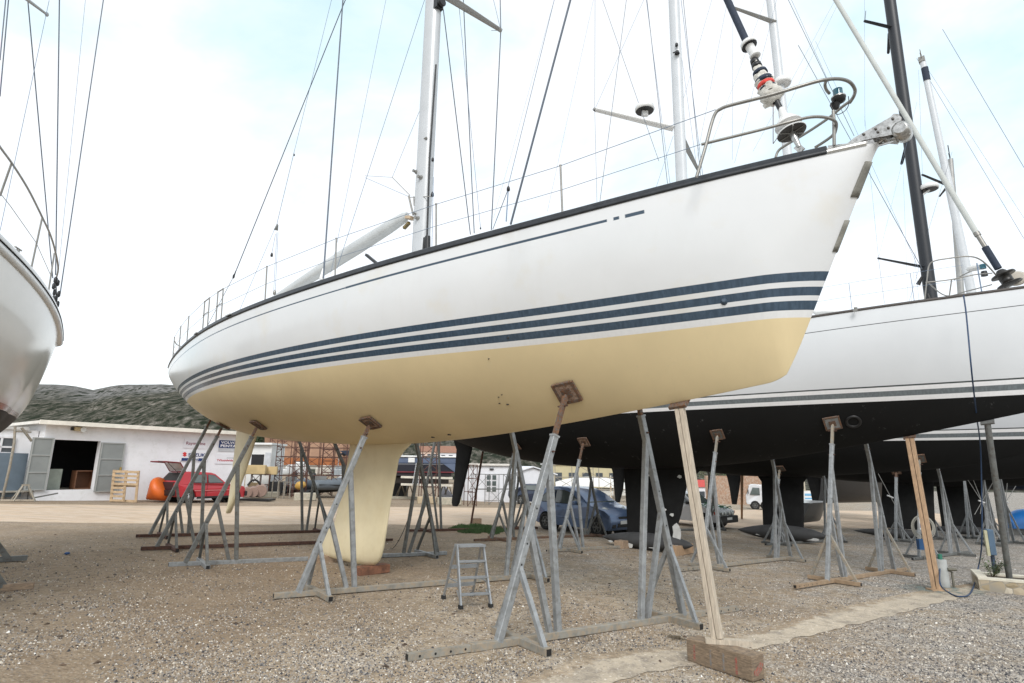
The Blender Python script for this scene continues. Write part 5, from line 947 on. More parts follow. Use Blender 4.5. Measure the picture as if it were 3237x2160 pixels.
mb = MB(); c = S(250, 1357, .12); mb.box(c, .34, .2, .16, (su, sn, V3(0, 0, 1))); LP = mb.build('wall_lamp', mat('beige_lamp', (.48, .38, .22), .6), SHED)
mb = MB(); mb.lathe(S(262, 1359, .16), sn, [(0, .09), (.10, .12), (.11, .11)], 16); mb.build('lamp_glass', mat('lamp_glass', (.6, .6, .58), .2), LP)
mb = MB(); mb.box(S(230, 1356, .05), .12, .08, .12, (su, sn, V3(0, 0, 1))); mb.build('junction_box', BLACK, SHED)
# things inside the doorway
cb = S(168, 1549); one(MB().box(sw((cb-wl)@su, zdb+.42, -.55), .62, .5, .84, (su, sn, V3(0, 0, 1))), 'cabinet', mat('pale_green_cabinet', (.26, .29, .25), .6), 'pale grey-green cabinet just inside the shed doorway, left side', 'cabinet')
cb = S(277, 1549); cs = (cb-wl)@su; mb = MB(); W_ = mat('brown_veneer', (.16, .07, .035), .6)
WC = thing('wooden_cabinet', 'open brown wooden cabinet inside the shed doorway, right side', 'cabinet', sw(cs, zdb, -.7))
for a, b_, c, d_ in ((-.36, .36, .74, .78), (-.36, .36, 0, .04), (-.36, -.32, .04, .74), (.32, .36, .04, .74)): mb.box(sw(cs+(a+b_)/2, zdb+(c+d_)/2, -.7), b_-a, .5, d_-c, (su, sn, V3(0, 0, 1)))
mb.box(sw(cs, zdb+.39, -.93), .64, .03, .70, (su, sn, V3(0, 0, 1))); mb.build('carcass', W_, WC)
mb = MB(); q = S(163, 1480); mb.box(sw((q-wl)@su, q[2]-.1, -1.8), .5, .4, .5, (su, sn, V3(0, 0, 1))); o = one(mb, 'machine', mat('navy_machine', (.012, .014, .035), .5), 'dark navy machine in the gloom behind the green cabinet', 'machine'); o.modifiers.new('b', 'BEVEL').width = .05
# signs
def text(root, s, px, py, hgt, wid, m, o=.035, body=None, name='lettering', bold=.0, shear=0, P0=None):
    cu = bpy.data.curves.new(name, 'FONT'); cu.body = s; cu.size = 1; cu.extrude = .004; cu.offset = bold; cu.align_x = 'CENTER'; cu.align_y = 'CENTER'; cu.shear = shear
    to = bpy.data.objects.new('tmp', cu); COL.objects.link(to); dg = bpy.context.evaluated_depsgraph_get(); me = bpy.data.meshes.new_from_object(to.evaluated_get(dg)); bpy.data.objects.remove(to)
    v = np.array([x.co[:] for x in me.vertices]); mn, mx = v.min(0), v.max(0); c = (mn+mx)/2; sx = wid/(mx[0]-mn[0]); sy = hgt/(mx[1]-mn[1]); P = S(px, py, o) if P0 is None else P0; org = np.array(root['_w'])
    for i, x in enumerate(me.vertices):
        w_ = P+su*(v[i, 0]-c[0])*sx+V3(0, 0, 1)*(v[i, 1]-c[1])*sy+sn*v[i, 2]; x.co = tuple(w_-org)
    me.materials.append(m); t = bpy.data.objects.new(name, me); COL.objects.link(t); t.parent = root; return t
SW_ = mat('white_sign_board', (.74, .74, .77), .5, 0, .02, 3); SN = mat('navy_sign', (.012, .035, .14), .45, 0, .05, 3); SRD = mat('red_lettering', (.45, .02, .035), .5, 0, .05, 3); SWH = mat('white_lettering', (.8, .8, .82), .5, 0, .03, 3); SGY = mat('grey_sign_strip', (.5, .51, .53), .5)
def board(label, x0, x1, y0, y1, m, grp='sign boards on the shed wall'):
    a, b_ = S((x0+x1)/2, y0, .02), S((x0+x1)/2, y1, .02); l, r = S(x0, (y0+y1)/2, .02), S(x1, (y0+y1)/2, .02); wd = (r-l)@su; ht = a[2]-b_[2]; c = S((x0+x1)/2, (y0+y1)/2, .02)
    t = thing('sign_board', label, 'sign', c, grp); mb = MB(); mb.box(c, wd, .02, ht, (su, sn, V3(0, 0, 1))); mb.build('panel', m, t); return t, c, wd, ht
def nr(t, s, c, du, dz, hg, wd, m, **k): return text(t, s, 0, 0, hg, wd, m, P0=c+su*du+V3(0, 0, dz)+sn*.012, **k)
t, c, wd, ht = board('white sign board with dark red Raymarine lettering, upper left of four', 582, 656, 1389, 1418, SW_); nr(t, 'Raymarine', c, 0, .0, ht*.42, wd*.82, mat('dark_red_letters', (.20, .015, .04), .5), bold=.012)
t, c, wd, ht = board('white sign board with a red star emblem and blue SUZUKI MARINE lettering', 571, 657, 1427, 1459, SW_)
nr(t, 'SUZUKI', c, wd*.10, ht*.14, ht*.34, wd*.66, SN, bold=.03)
mb = MB(); sc0 = c-su*wd*.36+V3(0, 0, ht*.18)+sn*.012; r_ = ht*.24
mb.poly([sc0+su*x*r_+V3(0, 0, y*r_) for x, y in ((-.1, 1), (.95, .35), (.35, .15), (.95, -.35), (.1, -1), (-.95, -.35), (-.35, -.15), (-.95, .35))], .008, sn); mb.build('emblem', mat('red_emblem', (.62, .03, .03), .5), t)
for du, w2 in ((-.33, .24), (.30, .28)): mb = MB(); mb.box(c+su*wd*du-V3(0, 0, ht*.32)+sn*.014, wd*w2, .008, ht*.28, (su, sn, V3(0, 0, 1))); mb.build('blue_bar', SN, t)
nr(t, 'MARINE', c, -wd*.0, -ht*.32, ht*.2, wd*.30, SN, bold=.02)
t, c, wd, ht = board('navy sign board with white VOLVO PENTA lettering, partly behind the cream rudder', 693, 752, 1393, 1417, SN); nr(t, 'VOLVO', c, 0, ht*.22, ht*.34, wd*.84, SWH, bold=.03); nr(t, 'PENTA', c, 0, -ht*.22, ht*.34, wd*.84, SWH, bold=.03)
mb = MB(); mb.box(c-V3(0, 0, ht*.5+.09), wd, .02, .17, (su, sn, V3(0, 0, 1))); mb.build('lower_strip', SGY, t)
t, c, wd, ht = board('white sign board with small red lettering, lower right of four', 681, 748, 1437, 1467, SW_); nr(t, 'TVSoundwide', c, -wd*.05, -ht*.12, ht*.22, wd*.76, SRD, bold=.02); mb = MB(); mb.box(c+su*wd*.18+V3(0, 0, ht*.14)+sn*.012, wd*.32, .006, ht*.13, (su, sn, V3(0, 0, 1))); mb.build('grey_bar', SGY, t)
# low building at the far left of the shed
def Q(px, py, o=-.6): return S(px, py, o)
LB = thing('store_building', 'white store wall with a window, left of the shed, behind the left yacht', 'building', Q(60, 1583)); zt2 = S(60, 1345)[2]-.15
s_l = (Q(-240, 1583)-wl)@su
mb = MB(); mb.box(sw((s_l-.02)/2, (zb_+zt2)/2, -.8), -s_l-.04, .4, zt2-zb_, (su, sn, V3(0, 0, 1))); mb.build('wall', WW, LB)
mb = MB(); mb.box(sw((s_l-.4)/2, zt2+.06, -3), -s_l-.4, 5, .12, (su, sn, V3(0, 0, 1))); mb.build('roof', mat('grey_roof', (.5, .49, .47), .8), LB)
WF = mat('white_window_frame', (.72, .72, .74), .5)
a = Q(-40, 1405, -.6); b_ = Q(43, 1408, -.6); c = (a+b_)/2; wd = (b_-a)@su; ht = Q(20, 1382, -.6)[2]-Q(20, 1432, -.6)[2]; cc = Q(2, 1407, -.6)
mb = MB(); mb.box(cc, wd*.96, .03, ht*.96, (su, sn, V3(0, 0, 1))); WN = mb.build('window', mat('dim_window', (.10, .11, .12), .15), LB)
mb = MB()
for k in (-.5, 0, .5): mb.box(cc+su*wd*k+sn*.03, .07, .05, ht, (su, sn, V3(0, 0, 1)))
for k in (-.5, -.12, .5): mb.box(cc+V3(0, 0, ht*k)+sn*.03, wd-.08, .05, .07, (su, sn, V3(0, 0, 1)))
mb.build('frame', WF, WN)
P_ = [Q(3, 1572, -.35), Q(42, 1572, -.35)]; a = S(8, 1432, -.35); b_ = S(56, 1432, -.35)
mb = MB(); c = (P_[0]+P_[1]+a+b_)/4; mb.box(c, 1.0, .08, a[2]-P_[0][2], (su, sn, V3(0, 0, 1))); PN = one(mb, 'store_door', mat('blue_grey_panel', (.13, .17, .21), .6, .1, .08, 3), 'blue-grey steel panel leaning by the store wall left of the shed', 'panel')
mb = MB(); p0 = G(6, 1583); mb.tube([S(48, 1348, .25), S(45, 1400, .2), S(30, 1480, .3), p0+V3(0, 0, .02)], .045, 8); mb.beam(S(45, 1364, .25), S(98, 1367, .0), .05); mb.beam(S(68, 1352, .15), S(100, 1395, .0), .07); one(mb, 'steel_bracket', GALVM, 'leaning grey pipe and bracket at the left corner of the shed', 'pipe')
# saw horse
def horse(label, px0, px1, py, h_=.62):
    A, B = G(px0, py), G(px1, py); d_ = (B-A)/np.linalg.norm(B-A); n_ = V3(-d_[1], d_[0], 0); n_ /= np.linalg.norm(n_); r = thing('saw_horse', label, 'saw horse', (A+B)/2); mb = MB(); mb.beam(A+d_*.2+V3(0, 0, h_), B-d_*.2+V3(0, 0, h_), .06); mb.build('top_rail', GALVM, r)
    for P, q in ((A, 1), (B, -1)):
        for s_ in (-1, 1): mb = MB(); mb.beam(P+n_*s_*.28+V3(0, 0, .02), P+d_*q*.25+V3(0, 0, h_), .045); mb.build('leg', GALVM, r)
    mb = MB(); mb.beam(B-d_*.1+V3(0, 0, .12), B+d_*.75+n_*.1+V3(0, 0, .32), .05); mb.build('loose_bar', GALVD, r)
    mb = MB(); mb.beam(A-d_*.35+V3(0, 0, .05), B+V3(0, 0, .05), .1, .06); mb.build('ground_plank', WOODL, r)
horse('grey saw horse standing on a plank in front of the left shed door', 38, 106, 1586)
# pallet
PLm = mat('pallet_wood', (.46, .33, .20), .85, 0, .2, 8, (.34, .24, .15), (.5, .66)); A, B = G(347, 1587), G(432, 1589); d_ = (B-A); wd = np.linalg.norm(d_); d_ /= wd; lean = sn*-.10+V3(0, 0, 1); lean /= np.linalg.norm(lean); pn = np.cross(d_, lean)
PAL = thing('pallet', 'wooden pallet leaning upright against the shed wall right of the doors', 'pallet', (A+B)/2); hh = 1.32
for k in (0.04, .5, .96): mb = MB(); mb.beam(A+d_*wd*k, A+d_*wd*k+lean*hh, .09, .1, d_); mb.build('stringer', PLm, PAL)
for k in (.04, .52, .96): mb = MB(); c = A+lean*hh*k+pn*-.065; mb.beam(c, c+d_*wd, .025, .10, pn); mb.build('front_board', PLm, PAL)
for k in np.linspace(.05, .95, 8): mb = MB(); c = A+lean*hh*k+pn*.065; mb.beam(c, c+d_*wd*(1 if k > .5 else .5), .02, .09, pn); mb.build('back_board', PLm, PAL)
# orange buoy lying on its side
bc = G(505, 1587); BU = thing('mooring_buoy', 'orange conical buoy lying between the pallet and the red car', 'buoy', bc); ax_ = su*.95+V3(0, 0, -.10); ax_ /= np.linalg.norm(ax_); ax_ = su*.62-sn*.6+V3(0, 0, .28); ax_ /= np.linalg.norm(ax_)
p_ = G(466, 1586)+V3(0, 0, .16); mb = MB(); mb.lathe(p_, (G(508, 1588)+V3(0, 0, .60)-p_), [(0, .06), (.02, .12), (.08, .16), (.50, .50), (.58, .56), (.68, .58), (.80, .54), (.88, .42), (.90, .2)], 26); mb.build('body', mat('orange_plastic', (.62, .125, .018), .45, 0, .1, 3), BU)
mb = MB(); mb.lathe(p_-V3(0, 0, .0), (G(520, 1588)+V3(0, 0, .62)-p_)*-1, [(-.02, .07), (.06, .06), (.07, .03)], 12); mb.build('nozzle', mat('dark_orange', (.4, .07, .015), .5), BU)
# ------------------------------------------------------------------ cars
def car(label, o, head, prof, w_, wheels, wr_, paint, wins, glassx=None, belt=.9, tumble=.22, group=None, cat='car', ground=None, name='parked_car', bumper=None, trim=None, rimm=None, low=.0):
    """prof: outline (x,z) from rear sill clockwise over the roof to the front sill; wheels: x of axles; wins: list of (part, outline) side windows; glassx: list of (part,[(x,z),(x,z)]) cross panes"""
    d = V3(math.cos(head), math.sin(head), 0); s = V3(d[1], -d[0], 0); g = lambda x, y: gz(o[0]+d[0]*x+s[0]*y, o[1]+d[1]*x+s[1]*y); base = V3(o[0], o[1], gz(o[0], o[1]))
    slope = (g(wheels[1], 0)-g(wheels[0], 0))/(wheels[1]-wheels[0]); dz = g(0, 0)-base[2]
    def P(x, y, z): return V3(o[0], o[1], base[2])+d*x+s*y+V3(0, 0, z+slope*x)
    root = thing(name, label, cat, base, group)
    zmin = min(z for x, z in prof); xmin = min(x for x, z in prof); xmax = max(x for x, z in prof)
    ax = wr_+.055
    bottom = []
    for xc in sorted(wheels, reverse=True):
        z0 = prof[-1][1]; dx = math.sqrt(max(ax*ax-(z0-wr_)**2, .01))
        a0 = math.atan2(z0-wr_, dx); a1 = math.pi-a0
        for k in range(11): a = a0+(a1-a0)*k/10; bottom.append((xc+ax*math.cos(a), wr_+ax*math.sin(a)))
    out = list(prof)+bottom; cx = (xmin+xmax)/2; cz = .62
    def yw(x, z, hw):
        t = max(0, z-belt); ends = 1-.10*max(0, (abs(x-cx)/((xmax-xmin)/2))**5)
        return (hw-t*tumble)*ends
    def ring(hw, sh): 
        r = []
        for x, z in out:
            v = np.array([cx-x, cz-z]); l = np.linalg.norm(v); v = v/l*sh if l > 0 else v; top = z > low
            r.append((x+v[0], z+v[1]))
        return r
    levels = [(-1, .05), (-.985, .018), (-.955, 0), (.955, 0), (.985, .018), (1, .05)]; rows = []
    for f_, sh in levels:
        rr = ring(1, sh); rows.append([P(x, math.copysign(yw(x0, z0, w_/2)-(1-abs(f_))*w_*.5, f_), z) for (x, z), (x0, z0) in zip(rr, out)])
    mb = MB(); n = len(out); mb.grid(rows, closed=True); mb.sm = [True]*len(mb.f)
    me_mb = MB(); me_mb.grid(rows, closed=True)
    me_mb.add(rows[0], [tuple(range(n))]); me_mb.add(rows[-1], [tuple(range(n))[::-1]])
    bo = me_mb.build('body', paint, root, weld=True)
    for p_ in bo.data.polygons: p_.use_smooth = len(p_.vertices) == 4
    # glass
    for nm, poly in wins:
        for sd_ in (1, -1):
            mb = MB(); pts = [P(x, sd_*(yw(x, z, w_/2)+.004), z) for x, z in poly]; mb.poly(pts, .006, s*sd_); wo = mb.build(nm, GLASS, root)
            mb = MB(); mb.tube([p+s*sd_*.004 for p in pts]+[pts[0]+s*sd_*.004], .010, 4, cap=False); mb.build('seal', BLACK, wo)
    for nm, (a, b_), ins, mm in (glassx or []):
        (xa, za), (xb, zb) = a, b_; t_ = np.array([xb-xa, zb-za]); t_ /= np.linalg.norm(t_); nn = np.array([-t_[1], t_[0]]); nn = nn if (nn@np.array([(xa+xb)/2-cx, (za+zb)/2-cz])) > 0 else -nn
        ya = yw(xa, za, w_/2)-ins; yb = yw(xb, zb, w_/2)-ins; N3 = d*nn[0]+V3(0, 0, nn[1]); mb = MB(); mb.poly([P(xa+nn[0]*.006, -ya, za+nn[1]*.006), P(xa+nn[0]*.006, ya, za+nn[1]*.006), P(xb+nn[0]*.006, yb, zb+nn[1]*.006), P(xb+nn[0]*.006, -yb, zb+nn[1]*.006)], .006, N3); mb.build(nm, mm, root)
    for xc in wheels:
        for sd_ in (1, -1):
            c = P(xc, sd_*(w_/2-.10), wr_); mb = MB(); mb.lathe(c-s*sd_*.09, s*sd_, [(0, wr_*.6), (.01, wr_*.97), (.03, wr_), (.15, wr_), (.175, wr_*.95), (.18, wr_*.68), (.16, wr_*.62)], 28); wh = mb.build('wheel', BLACKR, root)
            mb = MB(); mb.lathe(c+s*sd_*.055, s*sd_, [(0, wr_*.63), (.01, wr_*.62), (.02, wr_*.5), (.005, wr_*.46), (.004, wr_*.2), (.03, wr_*.16), (.032, wr_*.02)], 24); rm = mb.build('rim', rimm or GALVD, wh)
            mb = MB()
            for k in range(6): a = k*math.pi/3; v = d*math.cos(a)+V3(0, 0, math.sin(a)); mb.beam(c+s*sd_*.07+v*wr_*.12, c+s*sd_*.075+v*wr_*.6, .03, .035)
            mb.build('spokes', rimm or ALUG, rm)
            mb = MB(); mb.lathe(c-s*sd_*.10, s*sd_, [(-.25, ax*.96), (.0, ax*.96)], 20); mb.build('wheel_well', BLACK, root)
    return root, P, d, s, yw
PAINTB = mat('metallic_blue', (.12, .18, .31), .3, .3, .06, 2, coat=.6)
REDC = mat('faded_red_paint', (.42, .022, .032), .35, 0, .06, 2, coat=.4)
# blue hatchback
prB = [(-.62, .28), (-.72, .42), (-.74, .62), (-.70, .86), (-.62, 1.02), (-.48, 1.24), (-.28, 1.42), (0, 1.51), (.5, 1.545), (.95, 1.53), (1.3, 1.46), (1.62, 1.32), (2.05, 1.04), (2.2, .97), (2.5, .91), (2.75, .83), (2.93, .70), (2.99, .55), (2.98, .38), (2.9, .22)]
fB = G(1840, 1689); rB = G(1728, 1671); hd = -math.radians(40)
winB = [('rear_side_window', [(-.28, 1.00), (-.10, 1.26), (.12, 1.38), (.42, 1.42), (.42, .99)]), ('front_side_window', [(.50, .99), (.50, 1.425), (.85, 1.42), (1.2, 1.34), (1.62, 1.10), (1.74, .98)])]
bo_ = G(1745, 1673); 
carB, PB, dB, sB, ywB = car('metallic blue rounded hatchback parked beyond the cradles', (1.86, 22.35), -math.radians(49), prB, 1.64, (0, 2.43), .30, PAINTB, winB,
    [('windscreen', ((1.32, 1.44), (2.02, 1.05)), .12, GLASS), ('rear_window', ((-.62, 1.03), (-.30, 1.40)), .14, GLASS)], belt=.95, tumble=.34, group='cars parked in the yard', rimm=GALVD)
def addp(root, P, nm, x, y, z, sx, sy, sz, m, d, s, bev=.02):
    mb = MB(); mb.box(P(x, y, z), sx, sy, sz, (d, s, V3(0, 0, 1))); o = mb.build(nm, m, root)
    if bev: bv = o.modifiers.new('b', 'BEVEL'); bv.width = bev; bv.segments = 2
    return o
HL = mat('headlamp_glass', (.55, .57, .55), .12, .1, .1, 4, coat=.6); PLATE = mat('white_plate', (.7, .7, .68), .5)
for y in (1, -1):
    mb = MB(); mb.lathe(PB(2.60, y*.52, .82), dB*.75+V3(0, 0, .65)+sB*y*.25, [(-.06, .10), (0, .155), (.03, .13), (.04, .02)], 18); mb.build('headlight', HL, carB)
    addp(carB, PB, 'door_mirror', 1.55, y*.90, 1.03, .14, .18, .13, PAINTB, dB, sB, .04); addp(carB, PB, 'fog_light', 2.965, y*.55, .36, .05, .2, .12, BLACK, dB, sB, .02)
    addp(carB, PB, 'door_seam', .46, y*.823, .68, .012, .006, .66, BLACK, dB, sB, 0); addp(carB, PB, 'door_handle', .62, y*.828, .88, .16, .02, .03, PAINTB, dB, sB, .005); addp(carB, PB, 'sill_strip', 1.2, y*.822, .52, 1.5, .02, .05, PAINTB, dB, sB, .01)
addp(carB, PB, 'grille', 2.955, 0, .60, .05, .6, .10, BLACK, dB, sB, .02); addp(carB, PB, 'bumper_grille', 2.975, 0, .38, .05, .75, .13, BLACK, dB, sB, .02); addp(carB, PB, 'number_plate', 3.0, 0, .47, .02, .5, .11, PLATE, dB, sB, .003)
# red hatchback with tailgate up
prR = [(-.56, .26), (-.63, .50), (-.62, .80), (-.52, .96), (-.26, 1.30), (-.12, 1.345), (.4, 1.36), (1.0, 1.34), (1.22, 1.28), (1.72, .90), (1.80, .87), (2.4, .81), (2.72, .74), (2.82, .66), (2.84, .48), (2.80, .24)]
winR = [('rear_side_window', [(.10, .88), (.26, 1.22), (.75, 1.25), (.75, .88)]), ('front_side_window', [(.83, .88), (.83, 1.25), (1.16, 1.22), (1.58, .90)])]
ro = G(589, 1592); hR = math.radians(60)
carR, PR, dR, sR, ywR = car('old red hatchback with its tailgate raised, parked against the white shed', (ro[0]-.70*math.sin(hR), ro[1]+.70*math.cos(hR)+.1), hR, prR, 1.55, (0, 2.29), .27, REDC, winR, [('windscreen', ((1.24, 1.265), (1.70, .915)), .10, GLASS)], belt=.85, tumble=.30, group='cars parked in the yard', rimm=ALU)
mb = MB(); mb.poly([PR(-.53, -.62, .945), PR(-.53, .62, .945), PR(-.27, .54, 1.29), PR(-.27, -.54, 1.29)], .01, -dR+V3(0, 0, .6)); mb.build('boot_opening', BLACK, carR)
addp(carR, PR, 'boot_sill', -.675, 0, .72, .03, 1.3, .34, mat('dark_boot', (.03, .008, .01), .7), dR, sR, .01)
addp(carR, PR, 'rear_bumper', -.70, 0, .42, .12, 1.56, .24, BLACK, dR, sR, .04); addp(carR, PR, 'front_bumper', 2.84, 0, .42, .12, 1.56, .24, BLACK, dR, sR, .04)
TG = MB(); hx, hz_ = -.22, 1.355; gl = [( -.50, 1.60), (-1.12, 1.66)]
for y in (.60, -.60): TG.tube([PR(hx, y, hz_), PR(-.50, y, 1.72), PR(-1.12, y*.98, 1.74)], .028, 6)
TG.tube([PR(-1.12, .6, 1.74), PR(-1.12, -.6, 1.74)], .03, 6); TG.tube([PR(hx, .6, hz_), PR(hx, -.6, hz_)], .025, 6); TG.tube([PR(-.50, .6, 1.70), PR(-1.18, .0, 1.72)], .012, 6); TGo = TG.build('tailgate', mat('dark_red_edge', (.16, .012, .015), .5), carR)
mb = MB(); mb.poly([PR(hx-.03, .56, hz_+.03), PR(hx-.03, -.56, hz_+.03), PR(-.50, -.56, 1.70), PR(-.50, .56, 1.70)], .006); mb.poly([PR(-.5, .56, 1.715), PR(-.5, -.56, 1.715), PR(-1.10, -.56, 1.735), PR(-1.10, .56, 1.735)], .006); mb.build('tailgate_glass', mat('pale_glass', (.45, .44, .44), .1), TGo)
mb = MB(); mb.tube([PR(-1.05, .58, 1.72), PR(-.42, .62, 1.16)], .012, 6); mb.build('gas_strut', BLACK, TGo); mb = MB(); mb.beam(PR(-1.12, .3, 1.75), PR(-1.30, .3, 1.76), .06, .02); mb.build('wiper', BLACK, TGo)
for y in (1, -1):
    addp(carR, PR, 'tail_light', -.675, y*.66, .70, .03, .14, .28, mat('tail_red', (.3, .01, .01), .3), dR, sR, .01); addp(carR, PR, 'rub_strip', 1.2, y*.785, .56, 2.0, .012, .03, mat('pink_strip', (.6, .2, .2), .5), dR, sR, 0)
    addp(carR, PR, 'door_seam', .79, y*.778, .60, .012, .006, .62, BLACK, dR, sR, 0); addp(carR, PR, 'door_seam', 1.75, y*.778, .55, .012, .006, .5, BLACK, dR, sR, 0); addp(carR, PR, 'sill', 1.15, y*.77, .25, 1.6, .03, .1, BLACK, dR, sR, .01); addp(carR, PR, 'headlight', 2.80, y*.55, .62, .05, .28, .14, HL, dR, sR, .02)
# white pickup with fog lamps
prW = [(-.9, .34), (-.95, .60), (-.93, .92), (.30, .96), (.34, 1.02), (.50, 1.42), (.66, 1.47), (1.25, 1.46), (1.45, 1.40), (1.98, 1.00), (2.05, .97), (2.75, .86), (3.0, .78), (3.06, .62), (3.06, .50), (3.0, .28)]
WHC = mat('white_car_paint', (.62, .63, .65), .3, 0, .04, 2, coat=.4)
wo = G(2225, 1668); carW, PW, dW, sW, ywW = car('small white pickup with black bumper and four round fog lamps', (wo[0]-1.15, wo[1]+2.0), -math.radians(47), prW, 1.62, (0, 2.42), .31, WHC, [('side_window', [(.56, 1.02), (.66, 1.38), (1.22, 1.38), (1.40, 1.33), (1.80, 1.02)])], [('windscreen', ((1.48, 1.385), (1.97, 1.01)), .08, GLASS)], belt=.98, tumble=.3, group='cars parked in the yard', rimm=ALUG)
addp(carW, PW, 'bumper', 3.10, 0, .40, .18, 1.66, .30, BLACK, dW, sW, .04); addp(carW, PW, 'number_plate', 3.2, 0, .44, .02, .44, .1, PLATE, dW, sW, .003)
for y in (-.45, -.17, .17, .45): mb = MB(); mb.lathe(PW(3.12, y, .66), dW, [(-.06, .05), (0, .105), (.02, .10), (.03, .03)], 16); mb.build('fog_lamp', HL, carW)
for y in (1, -1): addp(carW, PW, 'headlight', 3.03, y*.62, .68, .06, .26, .14, HL, dW, sW, .02); addp(carW, PW, 'indicator', 2.98, y*.80, .68, .12, .04, .12, mat('orange_red_lens', (.5, .05, .02), .3), dW, sW, .01); addp(carW, PW, 'mirror', 1.7, y*.87, 1.04, .1, .14, .14, BLACK, dW, sW, .02)
mb = MB(); rr_ = random.Random(8)
for k in range(70): c = PW(rr_.uniform(1.9, 3.0), rr_.uniform(-.7, .7), 0); x_ = (c-np.array(carW['_w']))@dW; z_ = np.interp(x_, [1.9, 3.05], [.99, .82]); c = c+V3(0, 0, z_+.01+rr_.uniform(0, .05)); a = rr_.uniform(0, 6.28); v = V3(math.cos(a), math.sin(a), rr_.uniform(-.1, .2)); mb.tube([c, c+v*.12, c+v*.22-V3(0, 0, .03)], .013, 5)
one(mb, 'green_netting', mat('green_net', (.02, .11, .035), .9, 0, .4, 30), 'dark green netting lying on the bonnet of the white pickup', 'netting')
# dark blue saloon behind
prS = [(-.8, .25), (-.95, .55), (-.93, .88), (-.40, .98), (.05, 1.30), (.3, 1.38), (1.1, 1.40), (1.4, 1.35), (2.0, .98), (3.1, .84), (3.4, .66), (3.42, .42), (3.35, .22)]
so_ = G(1640, 1588); NB = mat('dark_navy_paint', (.012, .022, .05), .25, .2, .06, 2, coat=.5)
carS, PS, dS, sS, _ = car('dark navy saloon by the white gabled building, half hidden by the blue hatchback', (so_[0]+.3, so_[1]-2.5), -math.radians(12), prS, 1.7, (0, 2.6), .31, NB, [('side_window', [(-.1, 1.0), (.25, 1.30), (1.2, 1.32), (1.75, 1.0)])], [('windscreen', ((1.42, 1.335), (1.98, 1.0)), .08, GLASS)], belt=.98, tumble=.3, group='cars parked in the yard')
addp(carS, PS, 'tail_light', -.95, -.6, .75, .04, .3, .2, mat('tail_light_red', (.35, .01, .02), .3), dS, sS, .02)
# white light truck
to_ = G(2392, 1611); prT = [(0.15, .55), (0, .60), (.0, 1.9), (.12, 2.02), (1.35, 2.05), (1.55, 1.95), (1.78, 1.25), (1.86, 1.1), (1.88, .55), (1.8, .4)]
hT = math.radians(160); dT = V3(math.cos(hT), math.sin(hT), 0)
TR, PT, dT, sT, _ = car('white cab-over light truck seen behind the far keels', (to_[0]+1.2, to_[1]+.5), hT, [(-.2, .5), (-.2, 1.9), (-.1, 2.1), (1.2, 2.12), (1.42, 2.0), (1.66, 1.25), (1.72, 1.1), (1.74, .6), (1.7, .42)], 1.8, (.2, 1.05), .36, WHC, [('side_window', [(.62, 1.25), (.62, 1.85), (1.15, 1.85), (1.42, 1.25)])], [('windscreen', ((1.44, 1.95), (1.66, 1.28)), .1, GLASS)], belt=1.2, tumble=.1, cat='truck', name='light_truck', rimm=GALVD)
for y in (1, -1):
    mb = MB(); mb.box(PT(-1.9, y*.35, .75), 3.4, .1, .16, (dT, sT, V3(0, 0, 1))); mb.build('chassis_rail', BLACK, TR)
mb = MB(); mb.box(PT(-1.9, 0, .93), 3.5, 1.9, .12, (dT, sT, V3(0, 0, 1))); mb.build('flatbed', WHC, TR)
mb = MB(); mb.box(PT(1.55, -.98, 1.5), .08, .1, .35, (dT, sT, V3(0, 0, 1))); mb.build('mirror', BLACK, TR)
